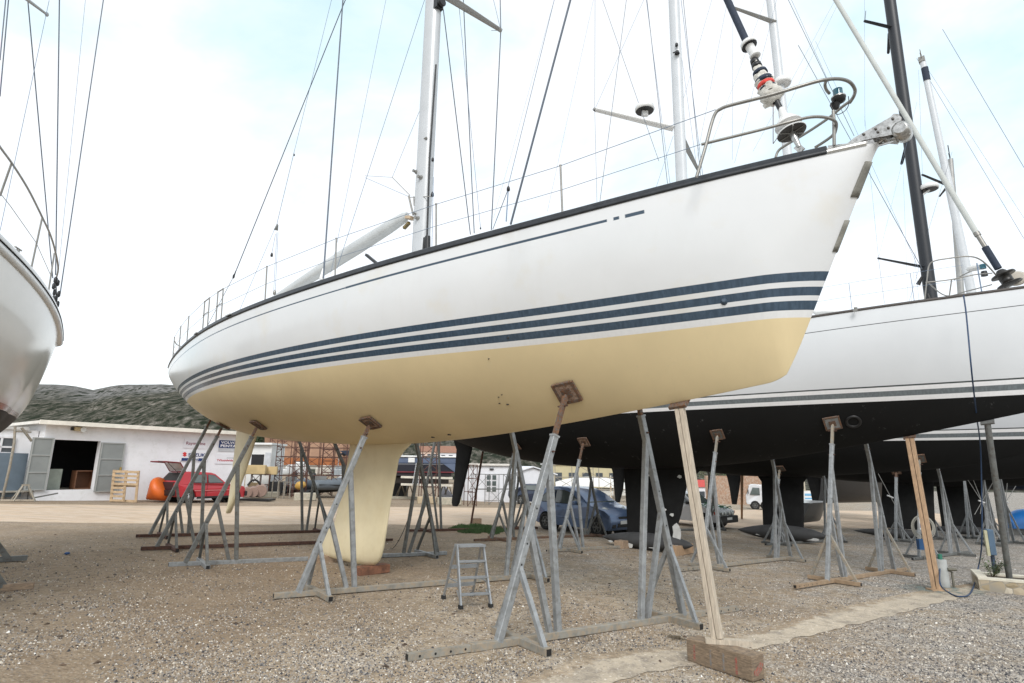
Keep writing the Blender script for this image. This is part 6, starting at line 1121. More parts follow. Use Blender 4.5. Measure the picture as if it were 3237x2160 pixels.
# ------------------------------------------------------------------ small things near the yachts
AL2 = mat('ladder_aluminium', (.36, .38, .40), .4, .6, .12, 12, (.24, .25, .25), (.55, .7))
def ladder():
    # front frame feet, back frame feet, hinge on top
    fl, fr = G(1456, 1926), G(1551, 1921); bl, br = G(1402, 1894), G(1494, 1884); T = V3(0, 0, 1)
    top_l = (fl*.62+bl*.38)+T*.78; top_r = (fr*.62+br*.38)+T*.78; mid = (top_l+top_r)/2; wv = (top_r-top_l)/2*.90; top_l = mid-wv; top_r = mid+wv
    r = thing('step_ladder', 'open aluminium step ladder standing on the gravel behind the nearest cradle', 'step ladder', (fl+fr+bl+br)/4); fwd = (fl-bl); fwd[2] = 0; fwd /= np.linalg.norm(fwd); sd = (fr-fl)/np.linalg.norm(fr-fl)
    for a, b_ in ((fl, top_l), (fr, top_r)): mb = MB(); mb.beam(a+T*.03, b_, .055, .022, fwd); mb.build('front_rail', AL2, r)
    for a, b_ in ((bl, top_l-fwd*.06), (br, top_r-fwd*.06)): mb = MB(); mb.beam(a+T*.03, b_, .04, .02, fwd); mb.build('rear_leg', AL2, r)
    for k in (.22, .48, .74): a = fl*(1-k)+top_l*k; b_ = fr*(1-k)+top_r*k; mb = MB(); mb.beam(a, b_, .09, .02, fwd); mb.beam(a-fwd*.04-T*.012, b_-fwd*.04-T*.012, .02, .035, fwd); mb.build('step', AL2, r)
    mb = MB(); mb.beam(top_l, top_r, .17, .03, fwd); mb.build('top_cap', AL2, r)
    for k in (.25, .60): a = bl*(1-k)+(top_l-fwd*.06)*k; b_ = br*(1-k)+(top_r-fwd*.06)*k; mb = MB(); mb.beam(a, b_, .05, .02, T); mb.build('rear_brace', AL2, r)
    for a, b_, c, d_ in ((fl, top_l, bl, top_l), (fr, top_r, br, top_r)): mb = MB(); mb.beam(a*.6+b_*.4, c*.6+d_*.4, .02, .012); mb.build('spreader_bar', AL2, r)
    for p in (fl, fr, bl, br): mb = MB(); mb.box(p+T*.025, .05, .07, .05, (sd, fwd, T)); mb.build('rubber_foot', BLACKR, r)
    for k, ln in ((fl, top_l), (fr, top_r)): c = k*.8+ln*.2; mb = MB(); mb.beam(k*.88+ln*.12-T*.0, k*.74+ln*.26-fwd*.10, .015, .012); mb.build('step_gusset', AL2, r)
ladder()
# grass
def grass(name, label, px0, px1, py0, py1, n, hgt, col=(.028, .06, .016)):
    rr = random.Random(5); mb = MB(); c0 = G((px0+px1)/2, (py0+py1)/2); a = G(px0, (py0+py1)/2); b_ = G(px1, (py0+py1)/2); rx = np.linalg.norm(b_-a)/2; ry = abs(G((px0+px1)/2, py0)[1]-G((px0+px1)/2, py1)[1])/2
    while n > 0:
        u, v = rr.uniform(-1, 1), rr.uniform(-1, 1); rad = u*u+v*v+noise.noise((u*3, v*3, 2))*.9
        if rad > .8: continue
        n -= 1; x, y = c0[0]+u*rx, c0[1]+v*ry; p = V3(x, y, gz(x, y)-.005+UND(x, y)); h = hgt*rr.uniform(.4, 1.1)*(1.2-rad*.6); an = rr.uniform(0, 6.28); w_ = rr.uniform(.004, .009); dx = V3(math.cos(an), math.sin(an), 0); ln = V3(math.cos(an*7), math.sin(an*7), 0)*h*rr.uniform(.1, .6)
        mb.add([p-dx*w_, p+dx*w_, p+ln*.5+V3(0, 0, h*.7)+dx*w_*.6, p+ln+V3(0, 0, h)], [(0, 1, 2), (0, 2, 3)])
    return mb.build(name, mat('grass_blades', col, .8, 0, .5, 30, tuple(x*1.7 for x in col), (.45, .6)), kind='stuff', label=label, category='grass')
grass('grass', 'patch of green grass behind the step ladder near the thin rusty pole', 1428, 1608, 1660, 1690, 7000, .12)
grass('weeds', 'low green weeds along the foot of the white buildings', 1480, 1640, 1578, 1584, 1500, .35, (.05, .09, .02))
mb = MB(); rr_ = random.Random(2)
for k in range(26):
    a = rr_.uniform(0, 6.28); c = G(2137, 2020)+V3(rr_.uniform(-.05, .05), rr_.uniform(-.05, .05), 0); mb.tube([c, c+V3(math.cos(a)*.05, math.sin(a)*.05, rr_.uniform(.01, .04)), c+V3(math.cos(a)*.09, math.sin(a)*.09, 0)], .004, 4)
one(mb, 'dry_weed', mat('dry_weed_brown', (.16, .13, .09), .9), 'tuft of dry brown weed on the gravel beside the painted baulk', 'weed')
# twigs and crumbs on the ground
mb = MB()
for k in range(170):
    px, py = rr_.uniform(0, 2400), rr_.uniform(1690, 2120); c = G(px, py); a = rr_.uniform(0, 6.28); r_ = rr_.uniform(.006, .016); c[2] += UND(c[0], c[1])+r_*.2
    mb.tube([c-V3(math.cos(a), math.sin(a), 0)*r_*2, c+V3(0, 0, r_*.5), c+V3(math.cos(a), math.sin(a), 0)*r_*2], [r_*.4, r_*.9, r_*.4], 5)
mb.build('ground_litter', mat('brown_litter', (.10, .07, .05), .95, 0, .5, 6, (.2, .17, .14), (.5, .6)), loc=(0, 0, 0), kind='stuff', label='scattered clods and dry scraps lying on the yard', category='litter')
one(MB().lathe(G(212, 1753), V3(0, 0, 1), [(0, .03), (.02, .05), (.04, .03)], 8), 'blue_scrap', mat('blue_plastic', (.03, .09, .25), .6), 'small blue plastic scrap lying on the bare ground at the left', 'scrap')
# cable down from the second yacht, electric post, hose, tap pillar, planter
HB = mat('blue_hose', (.012, .04, .10), .5, 0, .1, 8)
mb = MB(); hp = [h2.PL(3046, 934, 1.25), h2.PL(3055, 1000, 1.35), h2.PL(3072, 1180, 1.6)]; e_ = G(3096, 1800, .25)
p3_ = VP((10.2, 13.0), (11.0, 12.4), 3100, 1430); p4_ = VP((10.2, 13.0), (11.0, 12.4), 3104, 1700)
hp2 = hp+[hp[-1]*.5+p3_*.5, p3_, p4_, G(3096, 1835)+V3(0, 0, .22), G(3070, 1872, .03), G(3035, 1886, .03), G(3000, 1874, .03), G(2972, 1846, .25), G(2958, 1800)*.0+VP((9.0, 12.4), (9.6, 11.9), 2972, 1790)]
mb.tube(smooth(hp2, 8), .013, 8); one(mb, 'water_hose', HB, 'blue hose hanging from the grey yacht deck down to the tap pillar', 'hose')
pb0 = G(2985, 1858); PI_ = thing('tap_pillar', 'short grey concrete tap pillar behind the foot of the orange pine prop', 'tap pillar', pb0)
mb = MB(); hgt_ = (VP(pb0, pb0+V3(1, -.5, 0), 2966, 1768)[2])-pb0[2]; mb.lathe(pb0, V3(0, 0, 1), [(0, .105), (hgt_-.01, .10), (hgt_, .09)], 22); mb.build('pipe', mat('grey_concrete_pipe', (.34, .35, .34), .85, 0, .12, 8), PI_)
mb = MB(); mb.tube([pb0+V3(.16, -.05, 0), pb0+V3(.16, -.05, .3), pb0+V3(.09, -.02, .34)], .022, 8); mb.tube([pb0+V3(.05, -.1, .36), pb0+V3(.2, -.12, .36)], .03, 8); mb.build('valve', mat('dull_brass', (.16, .15, .12), .5, .5), PI_)
mb = MB(); mb.tube([pb0+V3(0, 0, hgt_), pb0+V3(-.0, 0, hgt_+.1)], .04, 8); mb.build('green_knob', mat('green_knob', (.03, .16, .11), .5), PI_)
eb = G(3132, 1815); EP = thing('electric_post', 'blue-grey electric box on a thin post standing in the stone planter', 'electric box', eb)
bx_ = lambda x0, x1, y0, y1, dd: (lambda A, B: ((A+B)/2, np.linalg.norm((B-A)[:2]), abs(A[2]-B[2])))(VP(eb+V3(0, dd, 0), eb+V3(1, dd-.45, 0), x0, y0), VP(eb+V3(0, dd, 0), eb+V3(1, dd-.45, 0), x1, y1))
dE = V3(1, -.45, 0)/math.hypot(1, .45); nE = V3(-.45, -1, 0)/math.hypot(1, .45)
c, wd_, ht_ = bx_(3114, 3147, 1673, 1755, 0); BGM = mat('blue_grey_paint', (.085, .14, .21), .5, .1, .1, 5)
mb = MB(); mb.box(c, wd_*1.05, .24, ht_, (dE, nE, V3(0, 0, 1))); o = mb.build('box', BGM, EP); o.modifiers.new('b', 'BEVEL').width = .015
mb = MB(); mb.box(c+nE*.112-V3(0, 0, ht_*.03), wd_*.74, .012, .014, (dE, nE, V3(0, 0, 1))); mb.build('door_seam', mat('dark_red_line', (.12, .05, .07), .6), EP)
mb = MB(); mb.beam(V3(c[0], c[1], c[2]-ht_/2), V3(c[0], c[1], eb[2]-.1), .06, .06); mb.build('post', mat('dark_blue_post', (.03, .05, .09), .5), EP)
c2, wd2, ht2 = bx_(3097, 3117, 1673, 1752, .25); mb = MB(); mb.box(c2+nE*.3, wd2*1.2, .1, ht2, (dE, nE, V3(0, 0, 1))); one(mb, 'cream_box', mat('cream_box_paint', (.46, .44, .30), .6), 'narrow cream box hanging just left of the blue-grey electric box', 'box')
# planter
pl = G(3098, 1868); plr = pl+V3(math.cos(-.55), math.sin(-.55), 0)*2.6; PLT = thing('stone_planter', 'low planter of pale rubble stone with leafy plants at the right edge', 'planter', (pl+plr)/2); dP = V3(math.cos(-.55), math.sin(-.55), 0); nP = V3(math.sin(-.55), -math.cos(-.55), 0)
nP = V3(dP[1], -dP[0], 0)
STM = bpy.data.materials.new('rubble_stone'); STM.use_nodes = True; nt = STM.node_tree; N = nt.nodes; L = nt.links; b = N['Principled BSDF']; b.inputs['Roughness'].default_value = .9
g2_ = N.new('ShaderNodeNewGeometry'); vo = N.new('ShaderNodeTexVoronoi'); vo.feature = 'DISTANCE_TO_EDGE'; vo.inputs['Scale'].default_value = 5.2; vo2 = N.new('ShaderNodeTexVoronoi'); vo2.inputs['Scale'].default_value = 5.2
for v_ in (vo, vo2): L.new(g2_.outputs['Position'], v_.inputs['Vector'])
r1_ = N.new('ShaderNodeMapRange'); r1_.inputs[1].default_value = .015; r1_.inputs[2].default_value = .05; L.new(vo.outputs[0], r1_.inputs[0]); sp_ = N.new('ShaderNodeSeparateColor'); L.new(vo2.outputs['Color'], sp_.inputs[0])
c1_ = rmp(sp_.outputs[0], [(0, (.30, .24, .15)), (.5, (.44, .37, .27)), (1, (.52, .47, .38))]); mx2 = N.new('ShaderNodeMix'); mx2.data_type = 'RGBA'; L.new(r1_.outputs[0], mx2.inputs[0]); mx2.inputs[6].default_value = (.30, .27, .22, 1); L.new(c1_, mx2.inputs[7]); L.new(mx2.outputs[2], b.inputs['Base Color'])
bp = N.new('ShaderNodeBump'); bp.inputs['Distance'].default_value = .05; L.new(vo.outputs[0], bp.inputs['Height']); L.new(bp.outputs[0], b.inputs['Normal'])
hP = .28
for a, b_, c_, d_ in ((0, 2.6, 0, .16), (0, .16, .16, 1.1), (2.44, 2.6, .16, 1.1), (.16, 2.44, .94, 1.1)):
    cc = pl+dP*(a+b_)/2-nP*(c_+d_)/2; cc[2] = gz(cc[0], cc[1])+hP/2-.04; mb = MB(); mb.box(cc, b_-a, d_-c_, hP, (dP, nP, V3(0, 0, 1))); mb.build('wall', STM, PLT)
    cc = cc.copy(); cc[2] += hP/2+.02; mb = MB(); mb.box(cc, b_-a, d_-c_+.02, .04, (dP, nP, V3(0, 0, 1))); mb.build('coping', mat('pale_coping', (.62, .58, .48), .9, 0, .1, 8), PLT)
cc = pl+dP*1.3-nP*.55; cc[2] = gz(cc[0], cc[1])+.17; mb = MB(); mb.box(cc, 2.28, .78, .1, (dP, nP, V3(0, 0, 1))); mb.build('soil', mat('soil', (.07, .05, .035), .95), PLT)
LEAF = mat('planter_leaf', (.055, .095, .03), .6, 0, .5, 12, (.12, .14, .06), (.5, .62)); FLW = mat('white_blossom', (.75, .74, .72), .7)
def bush(label, c, R_, n, h_, leaf=.035, m=None, fl=0, name='plant', cat='plant', grp=None, stems=7):
    rr = random.Random(int(abs(c[0])*100)); r = thing(name, label, cat, c, grp); mb = MB(); ST_ = MB()
    tips = []
    for k in range(stems):
        a = rr.uniform(0, 6.28); t = c+V3(math.cos(a)*R_*rr.uniform(.3, .9), math.sin(a)*R_*rr.uniform(.3, .9), h_*rr.uniform(.6, 1)); ST_.tube([c, c*.4+t*.6+V3(0, 0, .02), t], .006, 4); tips.append(t)
    for k in range(n):
        t = rr.choice(tips); u = rr.uniform(.25, 1.05); p = c*(1-u)+t*u+V3(rr.gauss(0, .05), rr.gauss(0, .05), rr.gauss(0, .03))*(R_/.3); a, b2 = rr.uniform(0, 6.28), rr.uniform(-.4, .9); e1 = V3(math.cos(a)*math.cos(b2), math.sin(a)*math.cos(b2), math.sin(b2)); e2 = V3(-math.sin(a), math.cos(a), 0); q = leaf*rr.uniform(.6, 1.3)
        mb.add([p, p+e1*q*.5+e2*q*.28, p+e1*q, p+e1*q*.5-e2*q*.28], [(0, 1, 2, 3)])
    ST_.build('stem', mat('stem', (.09, .07, .04), .8), r); mb.build('foliage', m or LEAF, r)
    if fl:
        mb = MB()
        for k in range(fl): t = rr.choice(tips); p = t+V3(rr.gauss(0, .07), rr.gauss(0, .07), rr.gauss(0, .05)); mb.lathe(p, V3(0, 0, 1), [(0, .008), (.008, .018), (.016, .006)], 6)
        mb.build('blossom', FLW, r)
    return r
for i, (u, v, R_, h_, lab) in enumerate(((.28, .45, .26, .36, 'tall leafy plant at the left end of the stone planter'), (1.1, .5, .3, .3, 'low white-flowered plant in the stone planter, cut by the right edge'))):
    cc = pl+dP*u-nP*v; cc[2] = gz(cc[0], cc[1])+.21; bush(lab, cc, R_, 420, h_, .05, fl=14, grp='plants in the stone planter')
# hose reel with blue canister, on the cradle behind the pine prop
hc = VP((11.6, 17.2), (12.6, 16.9), 2918, 1666); HR_ = thing('hose_reel', 'coil of pale hose hung on the cradle behind the orange pine prop', 'hose', hc); dd_ = V3(1, -.3, 0)/math.hypot(1, .3)
mb = MB()
for q_, e2_ in ((.27, 0), (.25, .02), (.29, -.02), (.23, .0)): mb.tube([hc+dd_*math.cos(a)*q_+V3(0, 0, 1)*(math.sin(a)*q_*1.15+e2_) for a in np.linspace(0, 6.283, 26)], .012, 6)
mb.tube([hc-V3(0, 0, .3), hc-V3(.05, 0, .7), hc-V3(.1, 0, 1.05)], .01, 5); mb.build('coil', mat('pale_hose', (.32, .31, .27), .6), HR_)
mb = MB(); c = VP((11.6, 17.0), (12.6, 16.7), 2913, 1655); mb.box(c, .17, .08, .32); o = one(mb, 'label_box', WHITEP, 'small white box with a blue label inside the pale hose coil', 'box'); mb = MB(); mb.box(c+V3(0, -.045, -.06), .15, .01, .12); mb.build('blue_label', mat('blue_label', (.01, .06, .3), .5), o)
mb = MB(); c = VP((11.6, 17.0), (12.6, 16.7), 2913, 1721); mb.box(c, .20, .12, .28); one(mb, 'blue_canister', mat('blue_canister', (.015, .07, .18), .5), 'blue canister hanging below the pale hose coil', 'canister')
# rods tied to the posts
def rods(label, base, tips, A, B):
    c = VP(A, B, *base); r = thing('tied_rods', label, 'rods', c, 'rods tied to cradle posts')
    for t in tips: e_ = VP(A, B, *t); mb = MB(); mb.tube([c-(e_-c)*.35, e_], .012, 5); mb.build('rod', mat('pale_rod', (.5, .48, .45), .6) if False else ALUG, r)
    mb = MB(); mb.tube([c+V3(-.12, 0, .04), c+V3(.1, 0, -.05)], .03, 6); mb.build('lashing', mat('white_tape', (.6, .6, .6), .7), r)
rods('pale rods fanned out and tied to the post below the red pad', (3104, 1586), [(3038, 1484), (3062, 1480), (3118, 1476), (3170, 1470)], (18.0, 23.2), (19.0, 22.9))
rods('single pale rod tied to the post beside the black keel', (2815, 1570), [(2776, 1498)], (14.6, 23.0), (15.6, 22.7))
rods('dark rods tied to the post at the right edge', (3180, 1586), [(3168, 1540), (3184, 1528), (3211, 1537)], (23.4, 25.6), (24.4, 25.3))
# upturned blue hull
bh = G(3225, 1690); mb = MB(); rows = []
for t in np.linspace(0, 1, 12):
    x = t*4.5; w__ = 1.0*math.sin(math.pi*min(.5, t*.8+.12)); rows.append([V3(bh[0]-.9+x*.9, bh[1]-.3+x*.3, gz(bh[0], bh[1])+.35+.95*math.sin(a)**.7*(.5+.5*min(1, t*3)))+V3(-.3, .9, 0)*math.cos(a)*w__ for a in np.linspace(0, math.pi, 14)])
mb.grid(rows); mb.add(rows[0], [tuple(range(14))]); UB = one(mb, 'upturned_boat', mat('blue_hull', (.02, .17, .50), .4, 0, .1, 3), 'bright blue upturned boat hull resting on trestles at the right edge', 'boat')
for i, px in enumerate((3200, 3232)): c = G(px, 1690); mb = MB(); mb.box(c+V3(.1, .3, .2), .5, .7, .42); one(mb, 'trestle', mat('grey_trestle%d' % i, (.3, .29, .27), .8), ('left' if i == 0 else 'right')+' grey trestle block under the upturned blue hull', 'trestle')
# thin black lead hanging by the cream keel
mb = MB(); mb.tube(smooth([VP((-2, 13.4), (-1, 14), 1299, 1612), VP((-2, 13.4), (-1, 14), 1275, 1680), G(1243, 1733, .02), G(1205, 1745, .01)]), .007, 5); one(mb, 'cable', BLACKR, 'thin black lead hanging behind the front of the cream keel', 'cable')

# green-blue stain round the tap pillar
SMT = bpy.data.materials.new('teal_stain'); SMT.use_nodes = True; nt = SMT.node_tree; N = nt.nodes; L = nt.links; b = N['Principled BSDF']; b.inputs['Roughness'].default_value = .9; b.inputs['Base Color'].default_value = (.19, .25, .235, 1)
tr = N.new('ShaderNodeBsdfTransparent'); mxs = N.new('ShaderNodeMixShader'); at_ = N.new('ShaderNodeAttribute'); at_.attribute_name = 'fade'; gg = N.new('ShaderNodeNewGeometry'); nn_ = N.new('ShaderNodeTexNoise'); nn_.inputs['Scale'].default_value = 7; nn_.inputs['Detail'].default_value = 8; L.new(gg.outputs['Position'], nn_.inputs['Vector'])
ad = N.new('ShaderNodeMath'); ad.operation = 'MULTIPLY'; L.new(at_.outputs['Fac'], ad.inputs[0]); mm = N.new('ShaderNodeMapRange'); mm.inputs[1].default_value = .42; mm.inputs[2].default_value = .62; L.new(nn_.outputs[0], mm.inputs[0]); L.new(mm.outputs[0], ad.inputs[1]); L.new(ad.outputs[0], mxs.inputs[0]); L.new(tr.outputs[0], mxs.inputs[1]); L.new(b.outputs[0], mxs.inputs[2]); L.new(mxs.outputs[0], N['Material Output'].inputs[0])
c0_s = G(2975, 1866); rows = []; fd = []
for i in range(9):
    r = []
    for k in range(28): a = 2*math.pi*k/28; q = i/8; x, y = c0_s[0]+math.cos(a)*q*.95, c0_s[1]+math.sin(a)*q*.55; r.append(V3(x, y, gz(x, y)+UND(x, y)+.014)); fd.append((1-q)**.6)
    rows.append(r)
mb = MB(); mb.grid(rows, closed=True); mb.build('wet_patch', SMT, loc=(0, 0, 0), attrs=dict(fade=fd), kind='structure')
# ------------------------------------------------------------------ far side of the yard
def plane(px, py): p = G(px, py); return p, p+V3(1, .12, 0)
RSC = mat('rust_red_scaffold', (.095, .042, .03), .85, 0, .3, 6, (.06, .03, .025), (.5, .65))
def scaffold(label, px0, px1, pyb, pyt, nx, nz, m=RSC, depth=1.1, r=.028, grp='rusty scaffold towers', diag=True, th=.28):
    A = G(px0, pyb); B = G(px1, pyb); d_ = V3(math.cos(th), math.sin(th), 0); wd = np.linalg.norm((B-A)[:2]); n_ = V3(-d_[1], d_[0], 0); H_ = VP(A, A+d_, (px0+px1)/2, pyt)[2]-A[2]
    root = thing('scaffold', label, 'scaffold', A, grp)
    for i in range(nx+1):
        for j in (0, 1): p = A+d_*wd*i/nx+n_*depth*j; mb = MB(); mb.tube([p, p+V3(0, 0, H_)], r, 6); mb.build('post', m, root)
    for k in range(1, nz+1):
        for j in (0, 1): p = A+V3(0, 0, H_*k/nz)+n_*depth*j; mb = MB(); mb.tube([p, p+d_*wd], r*.85, 6); mb.build('ledger', m, root)
        if diag:
            for i in range(nx):
                a = A+d_*wd*i/nx+V3(0, 0, H_*(k-1)/nz); b_ = a+d_*wd/nx; u = V3(0, 0, H_/nz)
                if (i+k) % 2 == 0 or nx == 1: mb = MB(); mb.tube([a, b_+u], r*.7, 5); mb.tube([b_, a+u], r*.7, 5); mb.build('cross_brace', m, root)
    return root
scaffold('rusty scaffold tower with close cross braces, nearest the shed', 838, 870, 1562, 1385, 1, 5)
scaffold('rusty scaffold tower in the middle of the three, in front of the salmon hull', 920, 955, 1572, 1385, 1, 5)
scaffold('rusty scaffold tower beside the navy canopy boat', 1010, 1040, 1568, 1385, 1, 5)
scaffold('long low rusty rack spanning between the scaffold towers above the dinghies', 862, 1098, 1566, 1385, 7, 6, depth=2.2, diag=True, r=.024)
scaffold('loose rusty frame leaning beside the yellow crates', 788, 836, 1566, 1500, 2, 2, depth=.5)
scaffold('rusty frame behind the dark motor boat', 1330, 1372, 1590, 1395, 1, 4)
scaffold('thin rusty frame in front of the small white building', 1478, 1500, 1601, 1470, 1, 3, r=.022)
scaffold('grey tube frame between the small white building and the gabled one', 1500, 1600, 1596, 1500, 3, 2, m=GALVD, r=.02, grp='grey tube frames')
scaffold('grey scaffold stair before the yellow building', 1755, 1925, 1590, 1470, 4, 3, m=GALVM, r=.03, grp='grey tube frames')
# salmon coloured wooden hull behind the scaffold
def sec_hull(label, A, B, h0, h1_, m, name='boat_hull', cat='boat', hb=1.6, band=None, mb_=None, z0=.5):
    d_ = (B-A); ln = np.linalg.norm(d_[:2]); d_ = V3(d_[0], d_[1], 0)/ln; n_ = V3(d_[1], -d_[0], 0); rows = []; zr = A[2]
    for t in np.linspace(0, 1, 26):
        bw = hb*math.sin(math.pi*min(.5, .12+.62*(1-t)))**.8*(1 if t < .98 else .3); r = []
        for a in np.linspace(-1, 1, 15): r.append(A+d_*ln*t+n_*bw*math.copysign(abs(a)**.55, a)*(.75+.25*abs(a))+V3(0, 0, z0+h0+(h1_-h0)*abs(a)**1.6))
        rows.append(r)
    root = thing(name, label, cat, (A+B)/2); mb = MB(); mb.grid(rows); mb.add(rows[0], [tuple(range(15))]); mb.build('hull', m, root)
    mb = MB(); mb.grid([[r[0], r[-1]] for r in rows]); mb.build('deck', WHITEP, root)
    if band:
        for s_ in (0, -1): mb = MB(); mb.tube([r[s_]-V3(0, 0, band[0]) for r in rows], band[1], 6, sy=.4); mb.build('rubbing_band', band[2], root)
    return root, d_, n_, ln
SAL = mat('salmon_hull', (.36, .215, .14), .8, 0, .14, 1.5, (.28, .17, .115), (.5, .7))
A = YP(50, 838, 1560); A[2] = gz(A[0], A[1]); B = YP(51, 1110, 1560); B[2] = A[2]
r_, d_, n_, ln = sec_hull('large salmon coloured wooden hull with an orange band behind the rusty scaffold', A, B, 1.3, 4.7, SAL, hb=2.2)
mb = MB(); zb1 = VP(A, B, 950, 1460)[2]; mb.box((A+B)/2+n_*2.25+V3(0, 0, zb1-(A[2]+B[2])/2), ln*.82, .12, .55, (d_, n_, V3(0, 0, 1))); mb.build('orange_band', mat('orange_band', (.32, .11, .035), .7, 0, .15, 3), r_)
mb = MB(); mb.box((A+B)/2+n_*2.2+V3(0, 0, VP(A, B, 950, 1428)[2]-(A[2]+B[2])/2), ln*.82, .1, 1.35, (d_, n_, V3(0, 0, 1))); mb.build('topside_planking', SAL, r_)
mb = MB(); mb.box((A+B)/2+n_*2.22+V3(0, 0, VP(A, B, 950, 1476)[2]-(A[2]+B[2])/2), ln*.82, .1, .35, (d_, n_, V3(0, 0, 1))); mb.build('lower_planking', mat('grey_planking', (.38, .36, .32), .8), r_)
# dinghies
def rib(label, px0, px1, py, lift, hullc, R_=.26, grp='grey inflatable dinghies'):
    A = G(px0, py); B = G(px1, py); d_ = (B-A)/np.linalg.norm(B-A); n_ = V3(d_[1], -d_[0], 0); ln = np.linalg.norm(B-A); root = thing('inflatable_dinghy', label, 'dinghy', (A+B)/2, grp); T = V3(0, 0, 1); z = lift
    pts = [A+n_*.75+T*z, A+d_*ln*.3+n_*.8+T*z, A+d_*ln*.65+n_*.7+T*(z+.04), A+d_*ln*.88+n_*.35+T*(z+.16), B+T*(z+.24), A+d_*ln*.88-n_*.35+T*(z+.16), A+d_*ln*.65-n_*.7+T*(z+.04), A+d_*ln*.3-n_*.8+T*z, A-n_*.75+T*z]
    mb = MB(); sm_ = smooth(pts, 5); mb.tube(sm_, [R_*(.55 if i in (0, len(sm_)-1) else 1) for i in range(len(sm_))], 12); mb.build('tube', mat('grey_hypalon', hullc, .55, 0, .1, 3), root)
    mb = MB(); mb.grid([[A+d_*ln*t+n_*y*(1-t**3)+T*(z-.22-.35*(1-abs(y)/.7)*(1-t*.6)) for y in (-.7, -.35, 0, .35, .7)] for t in np.linspace(0, .95, 10)]); mb.build('keel_hull', mat('dark_dinghy_bottom', (.03, .032, .034), .6), root)
    mb = MB(); mb.box(A+d_*ln*.35+T*(z+.25), .5, .5, .6, (d_, n_, T)); mb.build('console', ALUG, root)
    mb = MB(); mb.tube(smooth([A+d_*ln*t+n_*(.8+R_*.9)*(1-max(0, t-.6)*1.3)+T*(z+.02) for t in (.05, .3, .6, .8)]), .03, 6); mb.build('rubbing_strip', BLACKR, root)
    return root, A, B, d_, n_
rib('grey inflatable dinghy on the left, behind the yellow buoy', 893, 958, 1566, .62, (.16, .19, .22)); rib('grey inflatable dinghy on the right, in front of the navy canopy boat', 966, 1085, 1572, .75, (.12, .14, .16), R_=.30)
c = G(947, 1574)+V3(0, 0, .72); mb = MB(); mb.lathe(c+V3(-.3, 0, -.08), V3(1, 0, .3), [(0, .1), (.15, .24), (.4, .24), (.6, .12)], 14); one(mb, 'yellow_buoy', mat('yellow_ochre_buoy', (.50, .30, .07), .6), 'ochre yellow buoy hanging between the two grey dinghies', 'buoy')
for i, (px, py, hh, lab) in enumerate(((925, 1562, 1.55, 'black outboard engine standing left behind the grey dinghies'), (985, 1560, 1.5, 'black outboard engine standing right behind the grey dinghies'))):
    c = G(px, py); root = thing('outboard_engine', lab, 'outboard', c, 'outboard engines'); mb = MB(); mb.lathe(c+V3(0, 0, hh-.55), V3(.15, 0, 1), [(0, .14), (.1, .2), (.4, .18), (.5, .08)], 14); mb.build('cowl', BLACK, root); mb = MB(); mb.beam(c+V3(0, 0, hh-.5), c+V3(-.05, 0, .3), .12, .2); mb.build('leg', ALUG, root)
# table, crates, blocks, bundles, cabin
def tframe(label, px0, px1, py, h_, m=GALVM, name='trestle_table', cat='table', grp=None, top=True):
    A, B = G(px0, py), G(px1, py); d_ = (B-A)/np.linalg.norm(B-A); n_ = V3(-d_[1], d_[0], 0); r = thing(name, label, cat, (A+B)/2, grp)
    for P in (A, B):
        for k in (0, .6): mb = MB(); mb.beam(P+n_*k, P+n_*k+V3(0, 0, h_), .045); mb.build('leg', m, r)
    mb = MB(); mb.beam((A+n_*.3)+V3(0, 0, h_+.02), (B+n_*.3)+V3(0, 0, h_+.02), .7, .03, n_); mb.build('top', m, r)
tframe('steel trestle frame in front of the black crate by the shed', 876, 894, 1577, .95); tframe('steel trestle frame beside the left grey dinghy', 898, 914, 1577, .9)
def crate(label, px, pyb, w_, d2, h_, m, lift=0, name='crate', cat='crate', grp=None, bev=.02):
    c = G(px, pyb); mb = MB(); mb.box(c+V3(0, 0, lift+h_/2), w_, d2, h_, (V3(.96, .28, 0), V3(-.28, .96, 0), V3(0, 0, 1))); o = one(mb, name, m, label, cat, grp); bv = o.modifiers.new('b', 'BEVEL'); bv.width = bev; return o
YC = mat('yellow_cream_crate', (.56, .42, .22), .8, 0, .1, 3); CB_ = mat('concrete_block', (.44, .40, .32), .95, 0, .15, 5, (.34, .33, .26), (.5, .65), .3)
crate('cream yellow crate on the rack, left of two', 802, 1566, 1.1, .8, .55, YC, 1.25, grp='cream yellow crates'); crate('cream yellow crate on the rack, right of two', 853, 1566, .62, .6, .5, YC, 1.25, grp='cream yellow crates'); crate('small tan crate on the ground behind the wrapped bundles', 797, 1571, .5, .5, .6, mat('tan_crate', (.42, .30, .17), .8), .2)
crate('black crate behind the steel trestle frame', 868, 1567, .8, .7, .75, BLACK, .1)
crate('long low concrete block below the leftmost scaffold tower', 853, 1572, 1.0, .5, .3, CB_, grp='concrete blocks'); crate('concrete block on the ground below the yellow buoy', 964, 1582, 1.15, .6, .4, CB_, grp='concrete blocks'); crate('concrete block at the kerb under the dark motor boat', 1348, 1592, 1.1, .5, .4, mat('tan_block', (.46, .37, .25), .9), grp='concrete blocks')
crate('sandy concrete block at the kerb beside the black rudder', 1420, 1596, 1.4, .5, .42, CB_, grp='concrete blocks'); crate('long concrete block right behind the cream keel', 1160, 1590, 2.6, .5, .5, CB_, grp='concrete blocks')
BDL = mat('tan_wrapping', (.30, .20, .16), .7, 0, .12, 4); bc0 = G(805, 1584); BN = thing('wrapped_bundles', 'tan wrapped rolls strapped on a low pallet right of the red car', 'bundle', bc0)
